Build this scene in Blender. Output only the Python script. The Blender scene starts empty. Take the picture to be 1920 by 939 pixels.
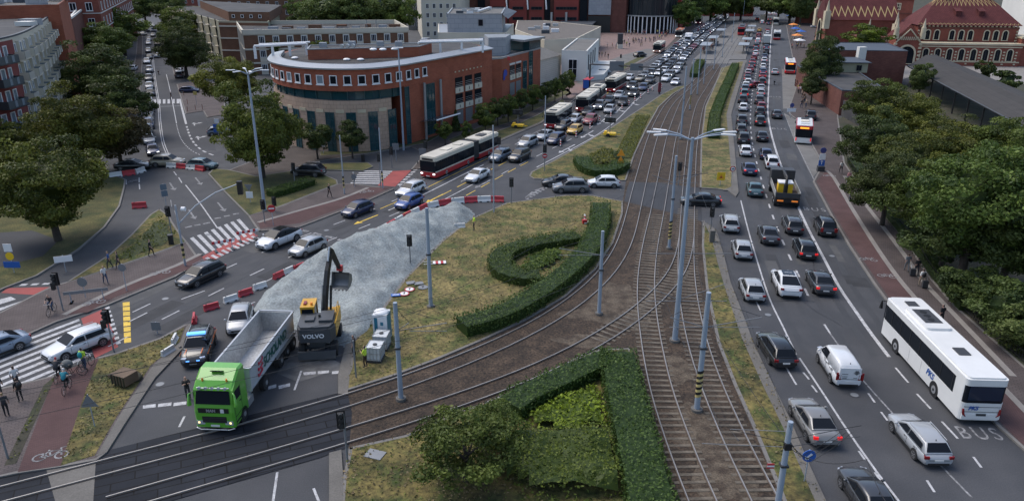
import bpy, bmesh, math, random
from mathutils import Vector, Matrix, noise as mnoise
R = math.radians
rnd = random.Random(11)
sc = bpy.context.scene
COL = sc.collection
# ---------------------------------------------------------------- camera, sky, sun, exposure
FOC, PITCH, CAMH = 1400.0, R(21.1), 27.0
cd = bpy.data.cameras.new("camera"); cam = bpy.data.objects.new("camera", cd); COL.objects.link(cam)
cam.location = (0, 0, CAMH); cam.rotation_euler = (R(90) - PITCH, 0, 0)
cd.sensor_width = 36; cd.lens = 36 * FOC / 1920; cd.clip_start = .5; cd.clip_end = 6000
sc.camera = cam
wd = bpy.data.worlds.new("World"); sc.world = wd; wd.use_nodes = True
nt = wd.node_tree; bg = nt.nodes["Background"]
sky = nt.nodes.new("ShaderNodeTexSky"); sky.sky_type = 'NISHITA'; sky.sun_disc = False
SUN_EL, SUN_AZ = R(58), R(-60)          # azimuth clockwise from +Y
sky.sun_elevation = SUN_EL; sky.sun_rotation = SUN_AZ
sky.air_density = 1.0; sky.dust_density = 2.2; sky.ozone_density = 1.0
nt.links.new(sky.outputs[0], bg.inputs[0]); bg.inputs[1].default_value = .11
sl = bpy.data.lights.new("sun", 'SUN'); sl.energy = 1.05; sl.angle = R(38); sl.color = (1, .95, .89)
so = bpy.data.objects.new("sun", sl); COL.objects.link(so)
so.rotation_euler = (R(90) - SUN_EL, 0, -SUN_AZ + R(180))
sc.view_settings.view_transform = 'Standard'; sc.view_settings.look = 'None'
sc.view_settings.exposure = 1.0; sc.view_settings.gamma = 1; sc.view_settings.use_curve_mapping = False
sc.cycles.max_bounces = 5; sc.cycles.diffuse_bounces = 2; sc.cycles.glossy_bounces = 2
sc.cycles.transmission_bounces = 2; sc.cycles.transparent_max_bounces = 4
sc.cycles.use_denoising = True
_c, _s = math.cos(PITCH), math.sin(PITCH)
def G(px, py, z=0.0):
 """ground point (metres) seen at a pixel of the 1920x939 photograph, on the level z"""
 x, y = px - 960, py - 469.5
 k = (z - CAMH) / (-FOC * _s - y * _c)
 return Vector((x * k, (FOC * _c - y * _s) * k, z))
def GL(pts, z=0.0): return [G(p[0], p[1], z) for p in pts]
# ---------------------------------------------------------------- materials
def hexc(h):
 v = [int(h[i:i + 2], 16) / 255 for i in (0, 2, 4)]
 return tuple(((x + .055) / 1.055) ** 2.4 if x > .04 else x / 12.92 for x in v)
MATS = {}
def mat(name, col, rough=.6, metal=0., var=.0, scale=3., col2=None, fine=0., fscale=40., bump=0., bscale=60., emit=0., objcol=False, prop=None, spec=.5, contrast=(.35, .65), coat=0.):
 if name in MATS: return MATS[name]
 m = bpy.data.materials.new(name); m.use_nodes = True; t = m.node_tree; N = t.nodes; L = t.links
 b = N["Principled BSDF"]; b.inputs["Roughness"].default_value = rough; b.inputs["Metallic"].default_value = metal
 b.inputs["Specular IOR Level"].default_value = spec; b.inputs["Coat Weight"].default_value = coat
 b.inputs["Coat Roughness"].default_value = .08
 tc = N.new("ShaderNodeTexCoord"); out = None
 if objcol:
  oi = N.new("ShaderNodeObjectInfo"); out = oi.outputs["Color"]
 elif prop:
  at = N.new("ShaderNodeAttribute"); at.attribute_type = 'OBJECT'; at.attribute_name = prop; out = at.outputs["Color"]
 else:
  rgb = N.new("ShaderNodeRGB"); rgb.outputs[0].default_value = (*col, 1); out = rgb.outputs[0]
 def noise(sc_, det=4):
  n = N.new("ShaderNodeTexNoise"); n.inputs["Scale"].default_value = sc_; n.inputs["Detail"].default_value = det
  L.new(tc.outputs["Object"], n.inputs["Vector"]); return n.outputs["Fac"]
 def mixf(a, b2, fac, lo, hi, amt=1.):
  r = N.new("ShaderNodeMapRange"); r.inputs[1].default_value = lo; r.inputs[2].default_value = hi; r.inputs[4].default_value = amt
  L.new(fac, r.inputs[0])
  x = N.new("ShaderNodeMix"); x.data_type = 'RGBA'; L.new(r.outputs[0], x.inputs[0]); L.new(a, x.inputs[6])
  if isinstance(b2, tuple): x.inputs[7].default_value = (*b2, 1)
  else: L.new(b2, x.inputs[7])
  return x.outputs[2]
 if col2 is not None: out = mixf(out, col2, noise(scale, 6), *contrast)
 def scaleby(a, fac, amt):
  r = N.new("ShaderNodeMapRange"); r.inputs[1].default_value = .25; r.inputs[2].default_value = .75
  r.inputs[3].default_value = 1 - amt; r.inputs[4].default_value = 1 + amt; L.new(fac, r.inputs[0])
  x = N.new("ShaderNodeMix"); x.data_type = 'RGBA'; x.blend_type = 'MULTIPLY'; x.inputs[0].default_value = 1
  L.new(a, x.inputs[6]); L.new(r.outputs[0], x.inputs[7]); return x.outputs[2]
 if var: out = scaleby(out, noise(scale * .37, 5), var)
 if fine: out = scaleby(out, noise(fscale, 2), fine)
 L.new(out, b.inputs["Base Color"])
 if emit:
  L.new(out, b.inputs["Emission Color"]); b.inputs["Emission Strength"].default_value = emit
 if bump:
  bp = N.new("ShaderNodeBump"); bp.inputs["Strength"].default_value = bump; bp.inputs["Distance"].default_value = .05
  L.new(noise(bscale, 3), bp.inputs["Height"]); L.new(bp.outputs[0], b.inputs["Normal"])
 MATS[name] = m; return m
def brick_mat(name, c1, c2, mortar, bw=.5, bh=.12, ms=.012, rough=.85, rot=0., msmooth=.2, var=.15, vert=True):
 """brick or slab pattern; vert: laid on walls (along the wall, up), else on the ground"""
 if name in MATS: return MATS[name]
 m = bpy.data.materials.new(name); m.use_nodes = True; t = m.node_tree; N = t.nodes; L = t.links
 b = N["Principled BSDF"]; b.inputs["Roughness"].default_value = rough; b.inputs["Specular IOR Level"].default_value = .2
 tc = N.new("ShaderNodeTexCoord"); br = N.new("ShaderNodeTexBrick")
 br.inputs["Color1"].default_value = (*c1, 1); br.inputs["Color2"].default_value = (*c2, 1); br.inputs["Mortar"].default_value = (*mortar, 1)
 br.inputs["Scale"].default_value = 1; br.inputs["Mortar Size"].default_value = ms; br.inputs["Mortar Smooth"].default_value = msmooth
 br.inputs["Brick Width"].default_value = bw; br.inputs["Row Height"].default_value = bh
 if vert:
  sep = N.new("ShaderNodeSeparateXYZ"); L.new(tc.outputs["Object"], sep.inputs[0])
  nz = N.new("ShaderNodeNewGeometry"); sn = N.new("ShaderNodeSeparateXYZ"); L.new(nz.outputs["True Normal"], sn.inputs[0])
  a = N.new("ShaderNodeMath"); a.operation = 'MULTIPLY'; L.new(sep.outputs[0], a.inputs[0]); L.new(sn.outputs[1], a.inputs[1])
  c = N.new("ShaderNodeMath"); c.operation = 'MULTIPLY'; L.new(sep.outputs[1], c.inputs[0]); L.new(sn.outputs[0], c.inputs[1])
  d = N.new("ShaderNodeMath"); d.operation = 'SUBTRACT'; L.new(c.outputs[0], d.inputs[0]); L.new(a.outputs[0], d.inputs[1])
  cb = N.new("ShaderNodeCombineXYZ"); L.new(d.outputs[0], cb.inputs[0]); L.new(sep.outputs[2], cb.inputs[1])
  L.new(cb.outputs[0], br.inputs["Vector"])
 else:
  mp = N.new("ShaderNodeMapping"); mp.inputs["Rotation"].default_value = (0, 0, rot)
  L.new(tc.outputs["Object"], mp.inputs[0]); L.new(mp.outputs[0], br.inputs["Vector"])
 n = N.new("ShaderNodeTexNoise"); n.inputs["Scale"].default_value = .5; n.inputs["Detail"].default_value = 6
 L.new(tc.outputs["Object"], n.inputs["Vector"])
 r = N.new("ShaderNodeMapRange"); r.inputs[1].default_value = .25; r.inputs[2].default_value = .75
 r.inputs[3].default_value = 1 - var; r.inputs[4].default_value = 1 + var; L.new(n.outputs["Fac"], r.inputs[0])
 x = N.new("ShaderNodeMix"); x.data_type = 'RGBA'; x.blend_type = 'MULTIPLY'; x.inputs[0].default_value = 1
 L.new(br.outputs[0], x.inputs[6]); L.new(r.outputs[0], x.inputs[7]); L.new(x.outputs[2], b.inputs["Base Color"])
 MATS[name] = m; return m
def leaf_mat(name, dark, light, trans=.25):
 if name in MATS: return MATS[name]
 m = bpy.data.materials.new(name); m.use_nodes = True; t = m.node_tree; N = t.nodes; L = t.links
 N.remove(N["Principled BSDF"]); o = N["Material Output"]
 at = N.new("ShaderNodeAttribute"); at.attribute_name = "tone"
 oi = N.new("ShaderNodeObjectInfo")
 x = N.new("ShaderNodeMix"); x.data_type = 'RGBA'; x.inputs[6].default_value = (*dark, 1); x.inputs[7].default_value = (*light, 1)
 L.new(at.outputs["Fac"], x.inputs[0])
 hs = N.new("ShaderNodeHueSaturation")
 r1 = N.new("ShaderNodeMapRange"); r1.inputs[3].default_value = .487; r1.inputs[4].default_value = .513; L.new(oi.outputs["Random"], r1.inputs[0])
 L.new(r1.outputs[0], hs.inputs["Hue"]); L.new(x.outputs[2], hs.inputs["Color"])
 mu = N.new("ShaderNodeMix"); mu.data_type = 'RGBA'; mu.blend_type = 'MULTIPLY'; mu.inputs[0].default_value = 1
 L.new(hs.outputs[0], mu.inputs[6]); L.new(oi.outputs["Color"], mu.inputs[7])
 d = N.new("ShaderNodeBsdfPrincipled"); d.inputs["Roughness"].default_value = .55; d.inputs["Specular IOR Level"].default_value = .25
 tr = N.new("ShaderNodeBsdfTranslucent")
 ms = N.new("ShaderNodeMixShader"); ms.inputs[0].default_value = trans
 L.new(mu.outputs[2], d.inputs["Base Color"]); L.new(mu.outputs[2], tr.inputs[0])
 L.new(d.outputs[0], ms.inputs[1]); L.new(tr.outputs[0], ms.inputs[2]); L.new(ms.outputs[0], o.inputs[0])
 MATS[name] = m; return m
asphalt = mat("asphalt", (.041, .0432, .0485), .85, var=.22, scale=.35, fine=.22, fscale=14, col2=(.055, .0565, .061), bump=.15, bscale=40)
asphalt_dark = mat("asphalt_dark", (.028, .03, .035), .8, var=.25, scale=.8, fine=.2, fscale=14)
asphalt_far = mat("street_asphalt", (.036, .038, .043), .85, var=.2, scale=.35, fine=.2, fscale=14)
slab = brick_mat("rubber_slab", (.012, .0145, .02), (.02, .023, .03), (.004, .004, .005), 2.4, .74, .04, .8, R(-23), var=.3, vert=False)
kerbstone = mat("kerbstone", (.16, .15, .138), .9, var=.15, scale=2, fine=.15, fscale=20)
conc_edge = mat("concrete_strip", (.125, .117, .105), .9, var=.2, scale=1.2, fine=.18, fscale=12)
bay_concrete = brick_mat("bay_concrete", (.15, .147, .14), (.165, .16, .152), (.09, .088, .085), 3, 3, .02, .9, R(-20), vert=False)
paving = brick_mat("paving", (.1, .083, .08), (.12, .1, .096), (.075, .064, .061), .4, .2, .03, .9, R(-28), vert=False, var=.2)
paving_dark = brick_mat("paving_dark", (.08, .068, .062), (.095, .08, .072), (.06, .052, .048), .4, .2, .03, .9, R(20), vert=False, var=.25)
paving_right = brick_mat("paving_right", (.08, .066, .064), (.095, .078, .075), (.058, .05, .048), .4, .2, .03, .9, R(25), vert=False, var=.2)
bike_paver = brick_mat("bike_paver", (.094, .054, .053), (.11, .063, .06), (.07, .044, .043), .2, .1, .02, .9, R(-28), vert=False, var=.2)
light_paver = mat("light_paver", (.21, .195, .18), .9, var=.15, scale=2, fine=.15, fscale=15)
plaza_pave = brick_mat("plaza_paving", (.2, .145, .13), (.23, .165, .15), (.16, .12, .11), .8, .8, .03, .9, R(-20), vert=False, var=.15)
redpaint = mat("red_paint", (.27, .055, .05), .8, var=.2, scale=1.5, fine=.15, fscale=15)
whitepaint = mat("road_white", (.42, .42, .425), .8, col2=(.12, .12, .125), contrast=(.52, .78), var=.2, scale=4, fine=.25, fscale=10)
wornpaint = mat("worn_white", (.24, .24, .245), .85, col2=(.075, .076, .08), contrast=(.45, .7), var=.3, scale=4, fine=.3, fscale=9)
yellowpaint = mat("yellow_paint", (.62, .42, .06), .8, var=.2, scale=3, fine=.2, fscale=10)
drygrass = mat("dry_grass", (.125, .1, .031), .95, scale=.7, col2=(.042, .056, .012), var=.45, fine=.6, fscale=4, bump=.6, bscale=9, contrast=(.42, .62))
drygrass_pale = mat("pale_grass", (.155, .122, .045), .95, scale=.6, col2=(.056, .068, .015), var=.4, fine=.6, fscale=4, bump=.6, bscale=9, contrast=(.42, .64))
lawn = mat("lawn", (.09, .08, .024), .95, scale=.5, col2=(.036, .045, .011), var=.4, fine=.5, fscale=6, bump=.6, bscale=9)
soil = mat("soil", (.05, .043, .03), .95, scale=.4, col2=(.03, .036, .015), var=.4, fine=.4, fscale=6)
ballast = mat("ballast", (.058, .039, .025), .95, scale=.9, col2=(.03, .02, .013), var=.35, fine=.8, fscale=5.5, bump=1., bscale=14)
ballast_pale = mat("ballast_pale", (.11, .086, .06), .95, scale=1.2, col2=(.045, .031, .021), fine=.5, fscale=9, bump=1., bscale=14)
railsteel = mat("rail_steel", (.3, .285, .27), .5, .5, var=.2, scale=1)
railrust = mat("rail_rust", (.075, .05, .036), .8, var=.2)
sleeper_c = mat("sleeper_concrete", (.1, .084, .064), .9, var=.5, scale=2.5, fine=.35, fscale=12)
galv = mat("galvanised", (.34, .38, .43), .5, .25, var=.12, scale=.6)
polegrey = mat("pole_grey", (.2, .21, .22), .6, .2, var=.1)
bluepole = mat("blue_pole", (.29, .345, .41), .5, .1, var=.1, scale=.5)
black = mat("black", (.012, .012, .013), .5)
darkgrey = mat("dark_grey", (.04, .042, .046), .55)
white = mat("white", (.72, .72, .72), .5, var=.06, scale=2)
cream = mat("cream", (.62, .58, .49), .55, var=.08, scale=1)
red = mat("red", (.42, .025, .03), .5, var=.1, scale=3)
yellow = mat("yellow", (.75, .48, .02), .5)
blue = mat("blue", (.02, .1, .38), .4)
orange = mat("orange", (.75, .25, .03), .5)
glass = mat("glass", (.012, .015, .02), .1, 0, spec=.1)
glass_teal = mat("glass_teal", (.014, .055, .066), .08, 0, spec=.6)
glass_sky = mat("glass_pale", (.2, .24, .27), .15)
metal = mat("metal", (.45, .46, .47), .35, .6)
rubber = mat("tyre_rubber", (.018, .018, .019), .8)
# ---------------------------------------------------------------- mesh builder and scene helpers
class MB:
 def __init__(s): s.v = []; s.f = []; s.m = []; s.mats = []; s.sm = []
 def mi(s, m):
  if m not in s.mats: s.mats.append(m)
  return s.mats.index(m)
 def add(s, vs, fs, m, smooth=False):
  o = len(s.v); s.v += [tuple(v) for v in vs]; k = s.mi(m)
  for f in fs: s.f.append(tuple(o + i for i in f)); s.m.append(k); s.sm.append(smooth)
  return s
 def box(s, c, d, m, rz=0., M=None):
  x, y, z = d[0] / 2, d[1] / 2, d[2] / 2; cs, sn = math.cos(rz), math.sin(rz)
  vs = []
  for a in (-x, x):
   for b in (-y, y):
    for e in (-z, z): vs.append((c[0] + a * cs - b * sn, c[1] + a * sn + b * cs, c[2] + e))
  if M is not None: vs = [M @ Vector(v) for v in vs]
  return s.add(vs, [(0, 1, 3, 2), (4, 6, 7, 5), (0, 4, 5, 1), (2, 3, 7, 6), (0, 2, 6, 4), (1, 5, 7, 3)], m)
 def prism(s, poly, z0, z1, m, side=None, bottom=False):
  a = sum(poly[i - 1][0] * poly[i][1] - poly[i][0] * poly[i - 1][1] for i in range(len(poly)))
  if a < 0: poly = poly[::-1]
  n = len(poly); vs = [(p[0], p[1], z0) for p in poly] + [(p[0], p[1], z1) for p in poly]
  s.add(vs, [(i, (i + 1) % n, n + (i + 1) % n, n + i) for i in range(n)], side or m)
  s.add(vs[n:], [tuple(range(n))], m)
  if bottom: s.add(vs[:n], [tuple(range(n))[::-1]], m)
  return s
 def sheet(s, poly, z, m):
  a = sum(poly[i - 1][0] * poly[i][1] - poly[i][0] * poly[i - 1][1] for i in range(len(poly)))
  if a < 0: poly = poly[::-1]
  return s.add([(p[0], p[1], z) for p in poly], [tuple(range(len(poly)))], m)
 def loft(s, rings, m, close=True, caps=True, smooth=True, capmat=None):
  n = len(rings[0]); vs = [v for r in rings for v in r]; fs = []
  for i in range(len(rings) - 1):
   for j in range(n if close else n - 1):
    k = (j + 1) % n
    fs.append((i * n + j, i * n + k, (i + 1) * n + k, (i + 1) * n + j))
  s.add(vs, fs, m, smooth)
  if caps:
   s.add(rings[0], [tuple(range(n))[::-1]], capmat or m); s.add(rings[-1], [tuple(range(n))], capmat or m)
  return s
 def tube(s, pts, r, m, n=8, caps=True):
  pts = [Vector(p) for p in pts]; rr = r if isinstance(r, (list, tuple)) else [r] * len(pts); rings = []
  for i, p in enumerate(pts):
   d = (pts[min(i + 1, len(pts) - 1)] - pts[max(i - 1, 0)]).normalized()
   u = d.orthogonal().normalized() if i == 0 else (u - d * u.dot(d)).normalized()
   w = d.cross(u)
   rings.append([p + (u * math.cos(2 * math.pi * k / n) + w * math.sin(2 * math.pi * k / n)) * rr[i] for k in range(n)])
  return s.loft(rings, m, caps=caps)
 def cyl(s, c, r, h, m, axis='z', n=16, r2=None):
  c = Vector(c); a = {'x': Vector((1, 0, 0)), 'y': Vector((0, 1, 0)), 'z': Vector((0, 0, 1))}[axis]
  return s.tube([c - a * h / 2, c + a * h / 2], [r, r if r2 is None else r2], m, n)
 def ball(s, c, r, m, nu=10, nv=6):
  rx, ry, rz = r if isinstance(r, (tuple, list)) else (r, r, r); rings = []
  for i in range(nv + 1):
   t = math.pi * (i / nv) ; t = max(.02, min(math.pi - .02, t))
   rings.append([(c[0] + rx * math.sin(t) * math.cos(2 * math.pi * k / nu), c[1] + ry * math.sin(t) * math.sin(2 * math.pi * k / nu), c[2] - rz * math.cos(t)) for k in range(nu)])
  return s.loft(rings, m)
 def ribbon(s, pts, w, z0, z1, m, off=0.):
  """a strip of width w along a ground path, its top at z1 and its foot at z0"""
  L, Rr = offset(pts, off + w / 2), offset(pts, off - w / 2); n = len(pts)
  vs = [(p[0], p[1], z1) for p in L] + [(p[0], p[1], z1) for p in Rr]
  fs = [(i, n + i, n + i + 1, i + 1) for i in range(n - 1)]
  if z0 < z1 - .001:
   vs += [(p[0], p[1], z0) for p in L] + [(p[0], p[1], z0) for p in Rr]
   fs += [(2 * n + i, i, i + 1, 2 * n + i + 1) for i in range(n - 1)] + [(n + i, 3 * n + i, 3 * n + i + 1, n + i + 1) for i in range(n - 1)]
   fs += [(0, 2 * n, 3 * n, n), (n - 1, 2 * n - 1, 4 * n - 1, 3 * n - 1)]
  return s.add(vs, fs, m)
 def mesh(s, name):
  me = bpy.data.meshes.new(name); me.from_pydata(s.v, [], s.f)
  for m in s.mats: me.materials.append(m)
  me.polygons.foreach_set("material_index", s.m); me.polygons.foreach_set("use_smooth", s.sm)
  me.update(); return me
 def build(s, name, parent=None, loc=(0, 0, 0), rz=0., **kw):
  return link(name, s.mesh(name), parent, loc, rz, **kw)
def offset(pts, d):
 """parallel path, d metres to the left of travel"""
 out = []; n = len(pts)
 for i in range(n):
  a = Vector(pts[max(i - 1, 0)][:2]); b = Vector(pts[min(i + 1, n - 1)][:2]); t = (b - a)
  t = t.normalized() if t.length > 1e-6 else Vector((0, 1))
  out.append(Vector((pts[i][0] - t.y * d, pts[i][1] + t.x * d, 0)))
 return out
def smooth(pts, step=1.5):
 """Catmull-Rom through ground points, resampled about every step metres"""
 P = [Vector((p[0], p[1], 0)) for p in pts]; P = [P[0] * 2 - P[1]] + P + [P[-1] * 2 - P[-2]]; out = []
 for i in range(1, len(P) - 2):
  n = max(1, int((P[i + 1] - P[i]).length / step))
  for k in range(n):
   t = k / n; a, b, c, d = P[i - 1:i + 3]
   out.append(.5 * ((2 * b) + (c - a) * t + (2 * a - 5 * b + 4 * c - d) * t * t + (3 * b - a - 3 * c + d) * t ** 3))
 out.append(P[-2]); return out
def relax(pts, n=20):
 P = [Vector(p) for p in pts]
 for _ in range(n): P = [P[0]] + [(P[i - 1] + P[i] * 2 + P[i + 1]) / 4 for i in range(1, len(P) - 1)] + [P[-1]]
 return P
def length(pts): return sum((pts[i + 1] - pts[i]).length for i in range(len(pts) - 1))
def along(pts, s):
 """point and heading (radians from +X) at s metres along a path"""
 for i in range(len(pts) - 1):
  d = pts[i + 1] - pts[i]; l = d.length
  if s <= l or i == len(pts) - 2: return pts[i] + d * (s / max(l, 1e-6)), math.atan2(d.y, d.x)
  s -= l
def nearest_heading(pts, p):
 b = min(range(len(pts) - 1), key=lambda i: ((pts[i] + pts[i + 1]) / 2 - Vector((p[0], p[1], 0))).length)
 d = pts[b + 1] - pts[b]; return math.atan2(d.y, d.x)
def link(name, me, parent=None, loc=(0, 0, 0), rz=0., label=None, cat=None, group=None, kind=None, rot=None, scale=None, color=None):
 o = bpy.data.objects.new(name, me); COL.objects.link(o); o.location = loc; o.rotation_euler = rot or (0, 0, rz)
 if scale is not None: o.scale = scale if isinstance(scale, (tuple, list)) else (scale,) * 3
 if parent: o.parent = parent
 if color: o.color = (*color, 1)
 tag(o, label, cat, group, kind); return o
ALL_LABELS = {}
def tag(o, label=None, cat=None, group=None, kind=None):
 if label:
  o["label"] = label; ALL_LABELS.setdefault(label, []).append(o)
 if cat: o["category"] = cat
 if group: o["group"] = group
 if kind: o["kind"] = kind
 return o
def thing(name, label, cat, loc=(0, 0, 0), rz=0., group=None):
 return link(name, None, None, loc, rz, label, cat, group)
def struct(mb, name): return mb.build(name, kind="structure")
def text_mesh(body, size, m, depth=.01, align='CENTER', shear=0., bold=0., gap=1.):
 c = bpy.data.curves.new("lettering", 'FONT'); c.body = body; c.size = size; c.extrude = depth; c.align_x = align; c.align_y = 'CENTER'
 c.shear = shear; c.offset = bold; c.resolution_u = 3; c.space_character = gap
 o = bpy.data.objects.new("lettering", c); me = bpy.data.meshes.new_from_object(o)
 bpy.data.objects.remove(o); bpy.data.curves.remove(c); me.materials.clear(); me.materials.append(m); return me
ORD = "first second third fourth fifth sixth seventh eighth ninth tenth eleventh twelfth thirteenth fourteenth fifteenth sixteenth seventeenth eighteenth nineteenth".split()
TENS = {20: "twent", 30: "thirt", 40: "fort", 50: "fift", 60: "sixt", 70: "sevent", 80: "eight", 90: "ninet"}
def ordinal(i):
 if i < 20: return ORD[i - 1]
 t = TENS[i // 10 * 10]
 return t + "ieth" if i % 10 == 0 else t + "y-" + ORD[i % 10 - 1]
# ---------------------------------------------------------------- the ground, roads and tracks
struct(MB().sheet([(-900, -60), (900, -60), (900, 2500), (-900, 2500)], -.12, soil), "ground")
struct(MB().sheet([(-140, 15), (110, 15), (200, 420), (330, 900), (60, 900), (-40, 330), (-240, 700), (-330, 700), (-150, 200)], 0, asphalt), "road")
KZ = .12
def island(name, px, top, z=KZ, kerb=.22, world=False, inner=0, kmat=None):
 P = px if world else GL(px, z)
 mb = MB().prism(P, -.1, z, top, kmat or kerbstone)
 if kerb:
  a = sum(P[i - 1][0] * P[i][1] - P[i][0] * P[i - 1][1] for i in range(len(P)))
  ring = P + [P[0]]
  mb.ribbon(ring, kerb, z, z + .006, kmat or kerbstone, off=(kerb / 2 if a > 0 else -kerb / 2))
 return struct(mb, name)
def sheetpx(name, px, m, z, zz=None):
 return struct(MB().sheet(GL(px, z if zz is None else zz), z, m), name)
WK = relax(smooth(GL([(-30, 672), (16, 641), (105, 603), (200, 572), (267, 546), (330, 520), (376, 490), (430, 459), (486, 433), (563, 424), (637, 397), (690, 375), (739, 354), (785, 328), (860, 295), (932, 267), (975, 248), (1015, 231), (1050, 205), (1081, 184), (1114, 162), (1160, 140), (1210, 117), (1250, 93), (1300, 53)]), 2), 30)
P1 = [(-60, 660), (-60, 610), (0, 585), (56, 556), (95, 537), (126, 528), (232, 495), (274, 481), (313, 467), (351, 453), (376, 488), (330, 518), (267, 544), (200, 572), (105, 603), (16, 643), (-20, 655)]
island("pavement_west", P1, paving)
P2 = [(486, 433), (478, 424), (465, 404), (528, 386), (599, 358), (634, 345), (660, 344), (739, 354), (690, 376), (637, 397), (563, 425)]
island("pavement_corner", P2, paving)
P3 = [(785, 316), (770, 318), (785, 300), (800, 288), (770, 275), (600, 302), (470, 360), (420, 350), (400, 330), (560, 268), (640, 276), (740, 268), (785, 258), (850, 228), (920, 190), (1010, 150), (1030, 110), (900, 90), (1000, 60), (1260, 38), (1300, 45), (1305, 52), (1250, 93), (1210, 117), (1160, 140), (1114, 162), (1081, 184), (1015, 231), (975, 248), (932, 267), (860, 295)]
island("pavement_along_the_bank", P3, paving_dark)
sheetpx("plaza", [(1068, 186), (1040, 160), (1050, 120), (1090, 85), (1120, 62), (1180, 62), (1255, 42), (1290, 48), (1250, 88), (1210, 112), (1160, 135), (1114, 157)], plaza_pave, KZ + .012)
sheetpx("bay_road", [(1110, 165), (1080, 155), (1120, 122), (1170, 103), (1212, 92), (1240, 93), (1205, 114), (1165, 130)], bay_concrete, KZ + .02)
sheetpx("bike_path_west", [(385, 494), (330, 513), (267, 538), (215, 557), (165, 585), (120, 590), (180, 560), (262, 524), (330, 498), (376, 476)], bike_paver, KZ + .012)
sheetpx("bike_path_corner", [(488, 428), (484, 417), (560, 395), (640, 372), (690, 352), (736, 350), (690, 371), (637, 391), (563, 418)], bike_paver, KZ + .012)
sheetpx("bike_path_bank", [(800, 290), (785, 297), (850, 258), (930, 222), (1010, 186), (1065, 166), (1072, 176), (1010, 205), (935, 240), (860, 273)], paving, KZ + .012)
for px in ([(120, 590), (180, 560), (262, 524), (330, 498), (376, 476)], [(484, 417), (560, 395), (640, 372), (690, 352)]):
 struct(MB().ribbon(smooth(GL(px, KZ)), .5, 0, KZ + .02, light_paver), "paving_line")
def lawn_isl(name, px, m, kerb=.2): return island(name, px, m, z=KZ + .032, kerb=kerb)
lawn_isl("lawn_west", [(-260, 640), (-40, 565), (7, 540), (70, 516), (148, 467), (197, 425), (225, 386), (234, 351), (236, 336), (215, 328), (190, 300), (232, 240), (248, 190), (255, 130), (210, 100), (60, 150), (-260, 260)], lawn)
sheetpx("path_west", [(-60, 440), (60, 432), (110, 450), (80, 480), (0, 500), (-60, 520)], asphalt_dark, KZ + .05)
lawn_isl("lawn_triangle", [(299, 391), (316, 403), (327, 421), (340, 440), (351, 453), (313, 467), (274, 481), (232, 495), (126, 528), (204, 477), (246, 439), (281, 402)], drygrass)
lawn_isl("lawn_corner", [(390, 326), (422, 361), (465, 404), (528, 386), (599, 358), (634, 345), (632, 337), (605, 326), (560, 318), (480, 330), (430, 318), (400, 316)], lawn)
lawn_isl("lawn_bank", [(560, 310), (640, 305), (690, 305), (700, 312), (680, 320), (605, 318), (560, 322)], lawn, .1)
lawn_isl("lawn_bank_edge", [(600, 292), (690, 287), (800, 268), (850, 240), (842, 234), (785, 262), (740, 274), (690, 282), (600, 284)], lawn, .1)
lawn_isl("lawn_verge", [(845, 300), (932, 265), (975, 246), (1015, 229), (1050, 204), (1060, 190), (1052, 186), (1010, 214), (965, 234), (928, 247), (850, 285)], lawn)
lawn_isl("lawn_tree_strip", [(850, 268), (908, 245), (960, 228), (1010, 203), (1068, 174), (1060, 170), (1000, 195), (950, 218), (895, 240), (840, 262)], lawn, .08)
lawn_isl("lawn_bay", [(1165, 133), (1210, 108), (1206, 103), (1158, 126)], lawn, .1)
P4 = [(-60, 760), (0, 727), (60, 713), (102, 703), (185, 669), (220, 660), (299, 633), (346, 608), (359, 607), (346, 649), (291, 707), (236, 790), (200, 847), (180, 862), (114, 874), (33, 886), (-60, 905)]
island("pavement_south", P4, paving)
sheetpx("lawn_cyclists", [(185, 673), (220, 663), (299, 636), (346, 613), (336, 641), (283, 684), (220, 778), (177, 853), (114, 872), (157, 743)], drygrass, KZ + .014)
sheetpx("bike_path_south", [(33, 884), (114, 872), (157, 743), (185, 670), (106, 700), (94, 727)], bike_paver, KZ + .014)
sheetpx("grass_strip_south", [(8, 872), (30, 868), (94, 727), (106, 702), (82, 722)], soil, KZ + .014)
sheetpx("kerb_strip_south", [(350, 611), (359, 607), (346, 649), (291, 707), (236, 790), (200, 847), (180, 855), (224, 778), (287, 684), (338, 641)], conc_edge, KZ + .018)
P5 = [(648, 706), (655, 690), (660, 640), (700, 600), (760, 520), (830, 450), (882, 410), (950, 380), (1060, 366), (1110, 366), (1168, 377), (1168, 400), (1150, 455), (1117, 505), (1060, 556), (985, 600), (905, 637), (820, 673), (740, 703), (648, 732)]
island("grass_island", P5, drygrass_pale)
sheetpx("kerb_strip_island", [(634, 738), (634, 700), (648, 645), (662, 640), (656, 700), (652, 738)], conc_edge, KZ + .012)
P6 = [(655, 838), (760, 815), (860, 772), (960, 733), (1060, 683), (1120, 655), (1180, 652), (1192, 680), (1205, 750), (1228, 830), (1256, 939), (1262, 990), (640, 990), (642, 900)]
island("grass_island_south", P6, drygrass)
sheetpx("kerb_strip_island_south", [(617, 990), (617, 848), (640, 842), (644, 900), (642, 990)], conc_edge, KZ + .012)
P7 = [(992, 330), (996, 322), (1008, 316), (1030, 305), (1081, 277), (1147, 238), (1200, 204), (1240, 177), (1268, 163), (1290, 160), (1262, 176), (1236, 200), (1212, 243), (1190, 290), (1174, 338), (1092, 337), (1001, 335)]
island("grass_island_north", P7, drygrass)
P8 = [(1312, 352), (1345, 354), (1365, 357), (1380, 368), (1385, 360), (1381, 320), (1377, 273), (1371, 215), (1378, 190), (1387, 159), (1399, 115), (1386, 116), (1352, 128), (1340, 160), (1322, 200), (1314, 264)]
island("grass_strip_centre", P8, drygrass_pale)
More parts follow.
